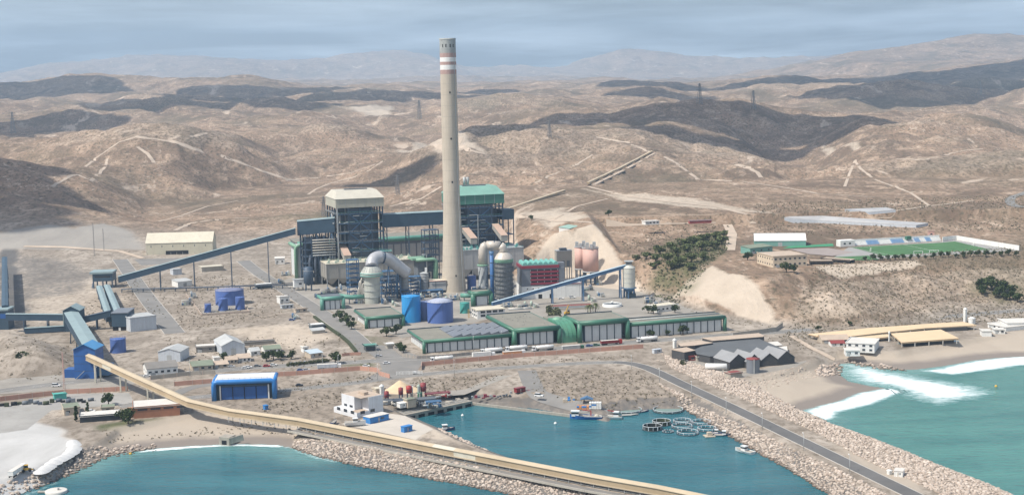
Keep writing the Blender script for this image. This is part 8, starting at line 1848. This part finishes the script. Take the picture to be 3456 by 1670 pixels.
far_gallery('long ochre hill conveyor climbing the ridge towards the quarry', [(1480, 466), (1500, 456), (1520, 447), (1540, 437), (1560, 428), (1580, 417), (1600, 407), (1620, 396), (1640, 386)])
far_gallery('ochre conveyor viaduct with one tall pier behind the green boiler', [(1270, 536), (1420, 486)], True)

# ================================================================== BOULDERS
M_rock = None
def rock_material():
 t = NT('armour_rock'); p = t.pos(); rnd = t.n('ShaderNodeNewGeometry').outputs['Random Per Island']
 c = t.mix(rnd, (0.30, 0.25, 0.205), (0.60, 0.52, 0.445)); c = t.mix(t.ramp(t.noise(p, .9, 4), .45, .7), c, (0.40, 0.31, 0.245))
 zc = t.n('ShaderNodeSeparateXYZ', {0: p}).outputs['Z']; c = t.mix(t.ramp(zc, 1.0, .2), c, (0.095, 0.065, 0.045))     # wet, weed-stained at the waterline
 t.set(t.b.inputs['Base Color'], c); t.b.inputs['Roughness'].default_value = .9; t.set(t.b.inputs['Normal'], t.bump(t.noise(p, 2.0, 5), .4, .2)); return t.m
M_rock = rock_material()
def rock_shape(rg):
 import bmesh
 bm = bmesh.new(); bmesh.ops.create_icosphere(bm, subdivisions=1, radius=1.0); vs = [v.co.copy() for v in bm.verts]; fs = [tuple(v.index for v in f.verts) for f in bm.faces]; bm.free()
 sx, sy, sz = rg.uniform(.8, 1.25), rg.uniform(.7, 1.1), rg.uniform(.55, .85)
 return [Vector((v.x * sx * rg.uniform(.75, 1.2), v.y * sy * rg.uniform(.75, 1.2), v.z * sz * rg.uniform(.75, 1.15))) for v in vs], fs
rgR = random.Random(99); SHAPES = [rock_shape(rgR) for _ in range(10)]
ROCKME = []
for vs, fs in SHAPES:
 me = bpy.data.meshes.new('boulder'); me.from_pydata([tuple(v) for v in vs], [], fs); me.materials.append(M_rock); ROCKME.append(me)
def scatter(pl, step, seed, sdf_keep=None):
 rg = random.Random(seed); xs = [p[0] for p in pl]; ys = [p[1] for p in pl]; X, Y = [], []
 x = min(xs)
 while x < max(xs):
  y = min(ys)
  while y < max(ys): X.append(x + rg.uniform(-.55, .55) * step); Y.append(y + rg.uniform(-.55, .55) * step); y += step
  x += step
 X, Y = np.array(X), np.array(Y); k = sdf([Vector((p[0], p[1], 0)) for p in pl], X, Y) > 0
 return list(zip(X[k].tolist(), Y[k].tolist()))
def armour(label, name, polys, step, size, seed, nmax=250, zlift=.15):
 rg = random.Random(seed); P_ = []
 for pl in polys: P_ += scatter(pl, step, seed + len(P_))
 P_ = [(x, y) for x, y in P_ if y > 470 and abs(x / y) < .46 and ground(x, y) > -1.2]; P_.sort(key=lambda p: p[1] ** 2 + p[0] ** 2)
 cx, cy = P_[0]; t = thing(name, label, 'rock armour', (cx, cy, 0)); b = MB()
 vis = [i for i, p in enumerate(P_) if 0 < proj((p[0], p[1], 3))[0] < 3456 and proj((p[0], p[1], 3))[1] < 1668]; chosen = set(vis[:nmax])
 for i, (x, y) in enumerate(P_):
  s = size * (.5 + .95 * rg.random() ** 1.6); z = max(ground(x, y), -.4) + zlift * s; rz = rg.uniform(0, 6.28); k = rg.randrange(10); tilt = rg.uniform(-.4, .4)
  if i in chosen:
   o = bpy.data.objects.new('boulder', ROCKME[k]); COL.objects.link(o); o.parent = t; o.location = (x - cx, y - cy, z); o.rotation_euler = (tilt, tilt * .5, rz); o.scale = (s, s, s)
  else:
   M = Matrix.Translation((x - cx, y - cy, z)) @ Matrix.Rotation(rz, 4, 'Z') @ Matrix.Rotation(tilt, 4, 'X') @ Matrix.Scale(s, 4); vs, fs = SHAPES[k]; b.add([M @ v for v in vs], fs)
 if b.v: struct(b.build('boulder_mass', M_rock, t), 'stuff')
 return t
def pw(pts, z): return poly('F', pts, z)
armour('rock armour on both sides of the breakwater that carries the lamp lined road', 'road_breakwater', [
 pw([(1665, 908), (1760, 938), (1900, 985), (2010, 1030), (2100, 1070), (2260, 1127), (2420, 1192), (2545, 1243), (2700, 1310)], .3) + [at_z('F', x, y, 5) for x, y in [(2560, 1330), (2400, 1262), (2310, 1215), (2180, 1158), (2060, 1092), (1950, 1040), (1840, 990), (1740, 948), (1690, 926)]],
 [at_z('F', x, y, 5) for x, y in [(1665, 968), (1740, 1000), (1860, 1058), (1980, 1118), (2100, 1176), (2210, 1232), (2330, 1300)]] + pw([(2210, 1330), (2080, 1242), (2018, 1203), (1958, 1167), (1900, 1137), (1848, 1106), (1798, 1076), (1760, 1054), (1722, 1032), (1690, 1010), (1650, 985)], .0)], 1.2, .82, 5)
armour('rock armour on the bay side of the breakwater under the ochre gallery', 'gallery_breakwater', [
 pw([(738, 1130), (800, 1150), (900, 1173), (1000, 1191), (1100, 1209), (1200, 1228), (1300, 1247), (1500, 1286)], .0) + [at_z('F', x, y, 5) for x, y in [(1640, 1265), (1440, 1222), (1300, 1196), (1180, 1170), (1080, 1152), (980, 1134), (880, 1115), (800, 1100), (735, 1090)]]], 1.15, .8, 6)
armour('low rock shore round the white quay', 'quay_rock_shore', [pw([(-30, 1270), (60, 1240), (140, 1208), (200, 1182), (262, 1152), (330, 1138), (400, 1130), (390, 1118), (320, 1122), (240, 1136), (180, 1164), (120, 1190), (50, 1222), (-30, 1246)], .5)], 1.9, 1.0, 7, 120)
armour('loose rocks at the tip of the quay slab', 'quay_rock_tip', [pw([(1100, 1078), (1180, 1110), (1214, 1128), (1240, 1140), (1180, 1128), (1120, 1100)], 1.0)], 1.9, 1.0, 8, 60)
armour('tumbled rocks on both banks of the stream mouth', 'stream_mouth_rocks', [pw([(2050, 925), (2110, 905), (2130, 920), (2112, 935), (2060, 945)], 2.0), pw([(2120, 905), (2220, 915), (2300, 930), (2260, 934), (2180, 926)], 1.0)], 2.2, 1.2, 9, 80)

# ================================================================== TREES AND BUSHES
def foliage_material(name, c0, c1):
 t = NT(name); rnd = t.n('ShaderNodeNewGeometry').outputs['Random Per Island']; t.set(t.b.inputs['Base Color'], t.mix(rnd, c0, c1)); t.b.inputs['Roughness'].default_value = .8; t.b.inputs['Specular IOR Level'].default_value = .15; return t.m
M_leaf = foliage_material('dark_leaves', (0.030, 0.048, 0.018), (0.085, 0.110, 0.042)); M_leafo = foliage_material('olive_leaves', (0.065, 0.075, 0.035), (0.16, 0.165, 0.085)); M_leafb = foliage_material('bright_leaves', (0.065, 0.085, 0.032), (0.16, 0.18, 0.075)); M_bark = mat('bark', (0.13, 0.10, 0.075), .9, .2, .8)
def crown(b, c, rx, rz, n, s, rg, lumps=7):
 L_ = [(Vector((rg.gauss(0, .42) * rx, rg.gauss(0, .42) * rx, rg.uniform(-.45, .6) * rz)), rg.uniform(.35, .6)) for _ in range(lumps)]
 for _ in range(n):
  o, f = rg.choice(L_); d = Vector((rg.gauss(0, 1), rg.gauss(0, 1), rg.gauss(0, 1))).normalized() * rg.uniform(.45, 1.0) ** .5
  p = c + o + Vector((d.x * rx * f, d.y * rx * f, d.z * rz * f)); q = s * rg.uniform(.6, 1.4)
  n1 = Vector((rg.gauss(0, 1), rg.gauss(0, 1), rg.gauss(0, .6))).normalized(); n2 = n1.cross(Vector((rg.gauss(0, 1), rg.gauss(0, 1), rg.gauss(0, 1)))).normalized(); b.add([p - n1 * q, p - n2 * q * .7, p + n1 * q, p + n2 * q * .7], [(0, 1, 2, 3)])
TREES = {}
def make_tree(kind, v):
 rg = random.Random(v * 7 + len(kind)); name = {'round': 'round_tree', 'pine': 'pine_tree', 'bush': 'shrub', 'cypress': 'cypress_tree', 'palm': 'palm_tree'}[kind]; t = thing(name, 'tree', 'tree' if kind != 'bush' else 'shrub')
 b = MB(); cr = MB()
 if kind in ('round', 'pine'):
  h = 1.0; b.tube([(0, 0, -.05), (.02, 0, .25), (.03, .02, .5)], .05, 7, radii=[.06, .045, .03])
  for k in range(4): a = k * 1.57 + rg.random(); b.tube([(.02, 0, .28), (.18 * math.cos(a), .18 * math.sin(a), .5), (.3 * math.cos(a), .3 * math.sin(a), .65)], .02, 5, radii=[.028, .02, .01])
  crown(cr, Vector((0, 0, .60)), .44, .40, 620, .075, rg, 10)
 elif kind == 'bush': b.tube([(0, 0, -.05), (0, 0, .2)], .03, 5); crown(cr, Vector((0, 0, .36)), .58, .42, 380, .09, rg, 8)
 elif kind == 'cypress':
  b.tube([(0, 0, -.05), (0, 0, .3)], .03, 6)
  for k in range(7): crown(cr, Vector((0, 0, .18 + k * .115)), .15 * (1 - k * .085), .11, 90, .05, rg, 3)
 else:
  b.tube([(0, 0, -.05), (.02, 0, .7)], .03, 7)
  for k in range(16):
   a = k * .3927 + rg.uniform(-.1, .1); e = rg.uniform(-.1, .35); pr = [Vector((.02, 0, .7))] + [Vector((.02 + math.cos(a) * .34 * u, math.sin(a) * .34 * u, .7 + e * u - .42 * u * u)) for u in (.35, .7, 1.0)]
   for i in range(3):
    s = Vector((-math.sin(a), math.cos(a), 0)) * (.05 * (1 - i * .3)); s2 = Vector((-math.sin(a), math.cos(a), 0)) * (.05 * (1 - (i + 1) * .3)); cr.add([pr[i] - s, pr[i] + s, pr[i + 1] + s2, pr[i + 1] - s2], [(0, 1, 2, 3)])
 b.build('trunk', M_bark, t); cr.build('crown', {'round': M_leaf, 'pine': M_leafb, 'bush': M_leafo, 'cypress': M_leaf, 'palm': M_leafb}[kind], t)
 return t
def tree(kind, label, w, x, y, size, z=None, group=None, wide=1.0, dark=False):
 v = (int(x) + int(y)) % 3; k = (kind, v)
 if k not in TREES: TREES[k] = make_tree(kind, v); o = TREES[k]
 else: o = copy_tree(TREES[k])
 p = at_z(w, x, y, z) if z is not None else on_land(w, x, y); p.z = min(p.z, ground(p.x, p.y) + .3) if z is None else p.z
 o.location = p; o.scale = (size * wide, size * wide, size); o.rotation_euler = (0, 0, (x * 7 + y) % 6.28); o['label'] = label
 if group: o['group'] = group
 elif 'group' in o: del o['group']
 return o
rg = random.Random(41)
for x, y, s in [(1660, 640, 8), (1690, 632, 8), (1720, 625, 9), (1745, 618, 9), (1775, 612, 9), (1800, 606, 9), (1815, 615, 8), (1700, 645, 8), (1730, 640, 9), (1765, 632, 9), (1795, 628, 8), (1650, 660, 7), (1680, 660, 8), (1710, 668, 8), (1740, 660, 8), (1770, 655, 7), (1645, 675, 6), (1690, 676, 7), (1735, 680, 6), (1820, 598, 7), (1625, 652, 6), (1600, 655, 5)]:
 tree('pine', 'green pine in the grove between the loading silo and the school', 'F', x, y, s, None, 'pine grove on the terrace', 1.5)
for x, y, s in [(2470, 725, 8), (2495, 730, 9), (2520, 735, 9), (2545, 742, 8), (2510, 748, 8), (2540, 755, 8), (2490, 716, 7), (2560, 760, 7), (2470, 740, 7)]:
 tree('round', 'dark tree in the clump on the rocky slope above the white tower', 'F', x, y, s, None, 'dark clump on the rocky slope', 1.2)
for x in range(1270, 2560, 62): tree('round', 'small tree in the row below the football pitch', 'd', x, 440 - (x - 1270) * .035 + rg.uniform(-6, 6), rg.uniform(3.5, 6), None, 'tree row below the football pitch', .9)
for lab, k, w, x, y, s in [('dark tree beside the gate lawn', 'round', 'g', 1810, 1170, 8), ('dark round tree before the village car row', 'round', 'g', 1085, 1145, 7), ('second dark tree before the village car row', 'round', 'g', 1160, 1130, 6.5), ('third slimmer tree before the village car row', 'round', 'g', 1240, 1135, 6), ('tree beside the black car in the village', 'round', 'g', 1350, 1125, 5.5), ('dark tree between the metal shed and the cottage', 'round', 'g', 640, 1150, 6), ('dark tree at the workshop hall end wall', 'round', 'g', 1860, 725, 8), ('second dark tree along the workshop hall wall', 'round', 'g', 1930, 775, 8), ('third dark tree along the workshop hall wall', 'round', 'g', 1985, 815, 7),
                           ('dark cypress at the shore bungalow wall', 'cypress', '5', 560, 700, 9), ('slim dark cypress beside the white car', 'cypress', '5', 650, 668, 8), ('bushy dark tree between bungalow and brick workshop', 'round', '5', 945, 720, 8), ('second bushy tree beside the brick workshop', 'round', '5', 905, 700, 6), ('tall tree behind the bungalow', 'round', '5', 800, 585, 7), ('dark broad shrub at the foot of the mound', 'round', '5', 150, 318, 11), ('second dark shrub at the foot of the mound', 'round', '5', 290, 298, 9), ('third dark shrub at the foot of the mound', 'round', '5', 215, 312, 10),
                           ('clustered palm in the station garden', 'palm', '2', 1650, 955, 11), ('second palm in the station garden', 'palm', '2', 1700, 950, 12), ('third palm in the station garden', 'palm', '2', 1620, 950, 10), ('grey green tree in the station yard', 'bush', '2', 1290, 985, 10), ('leaning grey tree in the station yard', 'bush', '2', 1240, 930, 8), ('round dark bush before the long low hall', 'round', '3', 2158, 382, 6.5), ('low round bush before the long low hall', 'round', '3', 1918, 402, 5.5), ('smallest bush before the long low hall', 'round', '3', 2048, 392, 4.5), ('dark bush beside the side office', 'round', '3', 1945, 235, 7), ('second bush beside the side office', 'round', '3', 1905, 230, 6), ('bush behind the side office', 'round', '3', 2100, 225, 6),
                           ('dark bush at the gate shelter', 'round', '6', 760, 180, 6), ('second bush at the gate shelter', 'round', '6', 790, 195, 5.5), ('tree beside the green workshop lawn', 'round', '6', 665, 78, 7), ('second tree beside the green workshop lawn', 'round', '6', 735, 60, 7), ('lone dark tree below the hill track', 'round', 'h', 1100, 400, 6), ('lone olive bush on the upper track', 'round', 'h', 290, 445, 5), ('dark tree at the school corner', 'round', 'd', 300, 435, 7), ('dark bush below the school', 'round', 'd', 620, 535, 8), ('second dark bush below the school', 'round', 'd', 680, 540, 7), ('olive bush by the white tower road', 'round', '8', 1370, 308, 4), ('flat bush at the highway bend', 'round', '8', 1150, 338, 3.5), ('green bush by the hatchery silo', 'bush', '8', 215, 575, 4)]:
 tree(k, lab, w, x, y, s, G if w in 'g563286' and not (w == '8' and y < 320) and w not in 'h' else None)
for k in range(16): x = 900 - k * 46 if k < 0 else 30 + k * 45; tree('bush', 'small grey green shrub along the village verge', 'g', 1320 + k * 28, 1198 - k * 3, rg.uniform(2.2, 3.2), G, 'shrubs along the village verge')
# scrub and rubble too small and too many to count
def scatter_stuff(name, polys, step, seed, m_, smin, smax, kind='bush', drape=True, z=G, keep=.6):
 rg = random.Random(seed); b = MB()
 for pl in polys:
  for x, y in scatter(pl, step, seed + len(b.v)):
   if rg.random() > keep or abs(x / y) > .46: continue
   s = rg.uniform(smin, smax); g = ground(x, y)
   if g < 1.2: continue
   if kind == 'bush':
    for _ in range(5):
     c = Vector((x + rg.gauss(0, .35) * s, y + rg.gauss(0, .35) * s, g + rg.uniform(.15, .7) * s)); n1 = Vector((rg.gauss(0, 1), rg.gauss(0, 1), rg.gauss(0, .7))).normalized(); n2 = n1.cross(Vector((rg.gauss(0, 1), rg.gauss(0, 1), rg.gauss(0, 1)))).normalized(); q = s * .5; b.add([c - n1 * q, c - n2 * q * .8, c + n1 * q, c + n2 * q * .8], [(0, 1, 2, 3)])
   else:
    vs, fs = SHAPES[rg.randrange(10)]; M = Matrix.Translation((x, y, g + .1 * s)) @ Matrix.Rotation(rg.uniform(0, 6.28), 4, 'Z') @ Matrix.Scale(s, 4); b.add([M @ v for v in vs], fs)
 return struct(b.build(name, m_), 'stuff')
scatter_stuff('undergrowth', [pw([(1640, 672), (1690, 615), (1790, 592), (1836, 600), (1826, 628), (1770, 668), (1700, 690)], 28)], 2.6, 36, M_leafo, .7, 1.8, keep=.6)
M_scrub = foliage_material('dry_scrub', (0.14, 0.122, 0.082), (0.30, 0.255, 0.185))
scatter_stuff('scrub', [pw([(1960, 825), (2060, 700), (2576, 650), (2700, 760), (2400, 785), (2100, 815)], 14)], 2.6, 31, M_scrub, .4, 1.3, keep=.6)
scatter_stuff('scrub', [pw([(250, 1080), (430, 1075), (600, 1050), (740, 1060), (900, 1085), (740, 1095), (500, 1110), (300, 1120)], 5), pw([(1340, 935), (1600, 930), (1740, 1005), (1560, 1025), (1340, 985)], 5), pw([(980, 985), (1060, 952), (1280, 940), (1180, 985)], 5), pw([(1060, 925), (1560, 895), (1600, 900), (1100, 930)], 5), pw([(700, 975), (960, 935), (940, 955), (700, 990)], 5), pw([(640, 1020), (860, 985), (900, 1000), (680, 1050)], 5)], 2.6, 32, M_scrub, .35, 1.0, keep=.6)
scatter_stuff('scrub', [pw([(330, 700), (700, 690), (780, 780), (560, 830), (460, 830)], 5), pw([(285, 700), (330, 690), (420, 800), (330, 790)], 5), pw([(200, 760), (265, 740), (270, 830), (215, 840)], 5), pw([(450, 770), (760, 790), (560, 815), (450, 830)], 5), pw([(400, 850), (880, 850), (940, 920), (400, 930)], 5), pw([(0, 850), (180, 860), (240, 940), (0, 950)], 8), pw([(1640, 740), (1960, 828), (1840, 815), (1660, 760)], 5), pw([(1890, 840), (2080, 850), (2060, 900), (1960, 870)], 5)], 3.6, 33, M_scrub, .3, 1.1, keep=.3)
scatter_stuff('scrub', [pw([(1560, 600), (1700, 560), (1850, 560), (1640, 700)], 30), pw([(1900, 520), (2576, 500), (2576, 560), (1900, 575)], 34)], 4.5, 35, M_scrub, .6, 1.6, keep=.5)
scatter_stuff('rubble', [pw([(1640, 905), (1900, 968), (2000, 1010), (1900, 985), (1700, 930)], 4), pw([(1900, 985), (2080, 930), (2090, 915), (1990, 930), (1870, 965)], 4), pw([(980, 990), (1180, 985), (1100, 1000)], 5), pw([(700, 1060), (760, 1075), (820, 1095), (730, 1085)], 5)], 2.0, 34, M_rock, .3, .8, 'rock', keep=.6)

# ================================================================== SURF
def foam_material():
 t = NT('sea_foam'); p = t.pos(); a = t.attr('edge').outputs['Fac']
 n = t.noise(t.scale(p, (.45, 1, 1)), .35, 6, .7, .8); n2 = t.noise(t.scale(p, (.35, 1, 1)), .07, 4, .6, .5)
 f = t.math('ADD', t.math('MULTIPLY', a, 1.0), t.math('ADD', t.math('MULTIPLY', n, 1.3), t.math('MULTIPLY', n2, .9)))
 al = t.ramp(f, 1.1, 1.85)
 t.set(t.b.inputs['Base Color'], t.mix(t.ramp(f, 1.3, 2.0), (0.42, 0.64, 0.64), (0.80, 0.83, 0.83))); t.b.inputs['Roughness'].default_value = .9; t.set(t.b.inputs['Alpha'], al); return t.m
M_foam = foam_material()
def foam(pts, soft, seed=0, amt=1.0, dz=.12, w='F'):
 pl = [at_z(w, x, y, 0) for x, y in pts]; xs = [p.x for p in pl]; ys = [p.y for p in pl]; st = 2.0
 gx = np.arange(min(xs), max(xs) + st, st); gy = np.arange(min(ys), max(ys) + st, st); X, Y = np.meshgrid(gx, gy); d = sdf(pl, X, Y); e = np.clip(d / soft, 0, 1) * amt; keep = d > -st; b = MB(); idx = -np.ones(X.shape, int); vals = []
 for i in range(X.shape[0]):
  for j in range(X.shape[1]):
   if keep[i, j]: idx[i, j] = len(b.v); b.v.append((float(X[i, j]), float(Y[i, j]), dz)); vals.append(float(e[i, j]))
 for i in range(X.shape[0] - 1):
  for j in range(X.shape[1] - 1):
   q = (idx[i, j], idx[i, j + 1], idx[i + 1, j + 1], idx[i + 1, j])
   if min(q) >= 0: b.f.append(tuple(int(v) for v in q)); b.sm.append(False)
 o = struct(b.build('foam', M_foam), 'stuff'); at = o.data.attributes.new('edge', 'FLOAT', 'POINT'); at.data.foreach_set('value', np.array(vals, np.float32)); return o
foam([(2010, 1034), (2060, 1018), (2110, 1006), (2160, 986), (2240, 972), (2285, 985), (2230, 1006), (2170, 1026), (2120, 1038), (2095, 1056), (2070, 1060), (2030, 1044)], 6, amt=.98)
foam([(2098, 912), (2145, 912), (2230, 926), (2290, 940), (2370, 955), (2450, 968), (2510, 985), (2460, 1006), (2360, 1020), (2270, 1000), (2235, 982), (2180, 968), (2130, 955), (2112, 938)], 20, amt=.9)
foam([(2300, 932), (2360, 925), (2440, 907), (2500, 899), (2580, 894), (2700, 888), (2700, 910), (2560, 922), (2490, 932), (2400, 945)], 7, amt=.98)
foam([(300, 1142), (400, 1127), (500, 1120), (600, 1116), (700, 1119), (742, 1128), (700, 1125), (600, 1122), (500, 1126), (400, 1134)], 1.5, amt=.9)
foam([(738, 1127), (800, 1147), (860, 1160), (850, 1165), (790, 1154), (735, 1133)], 2.5, amt=.7)
foam([(2060, 1050), (2100, 1070), (2180, 1098), (2260, 1127), (2265, 1132), (2180, 1104), (2090, 1074), (2055, 1056)], 3, amt=.75)
foam([(2300, 1143), (2360, 1168), (2440, 1200), (2500, 1222), (2500, 1226), (2430, 1202), (2350, 1172), (2300, 1150)], 3, amt=.5)
foam([(60, 1243), (140, 1211), (150, 1214), (90, 1240), (65, 1250)], 3, amt=.5)
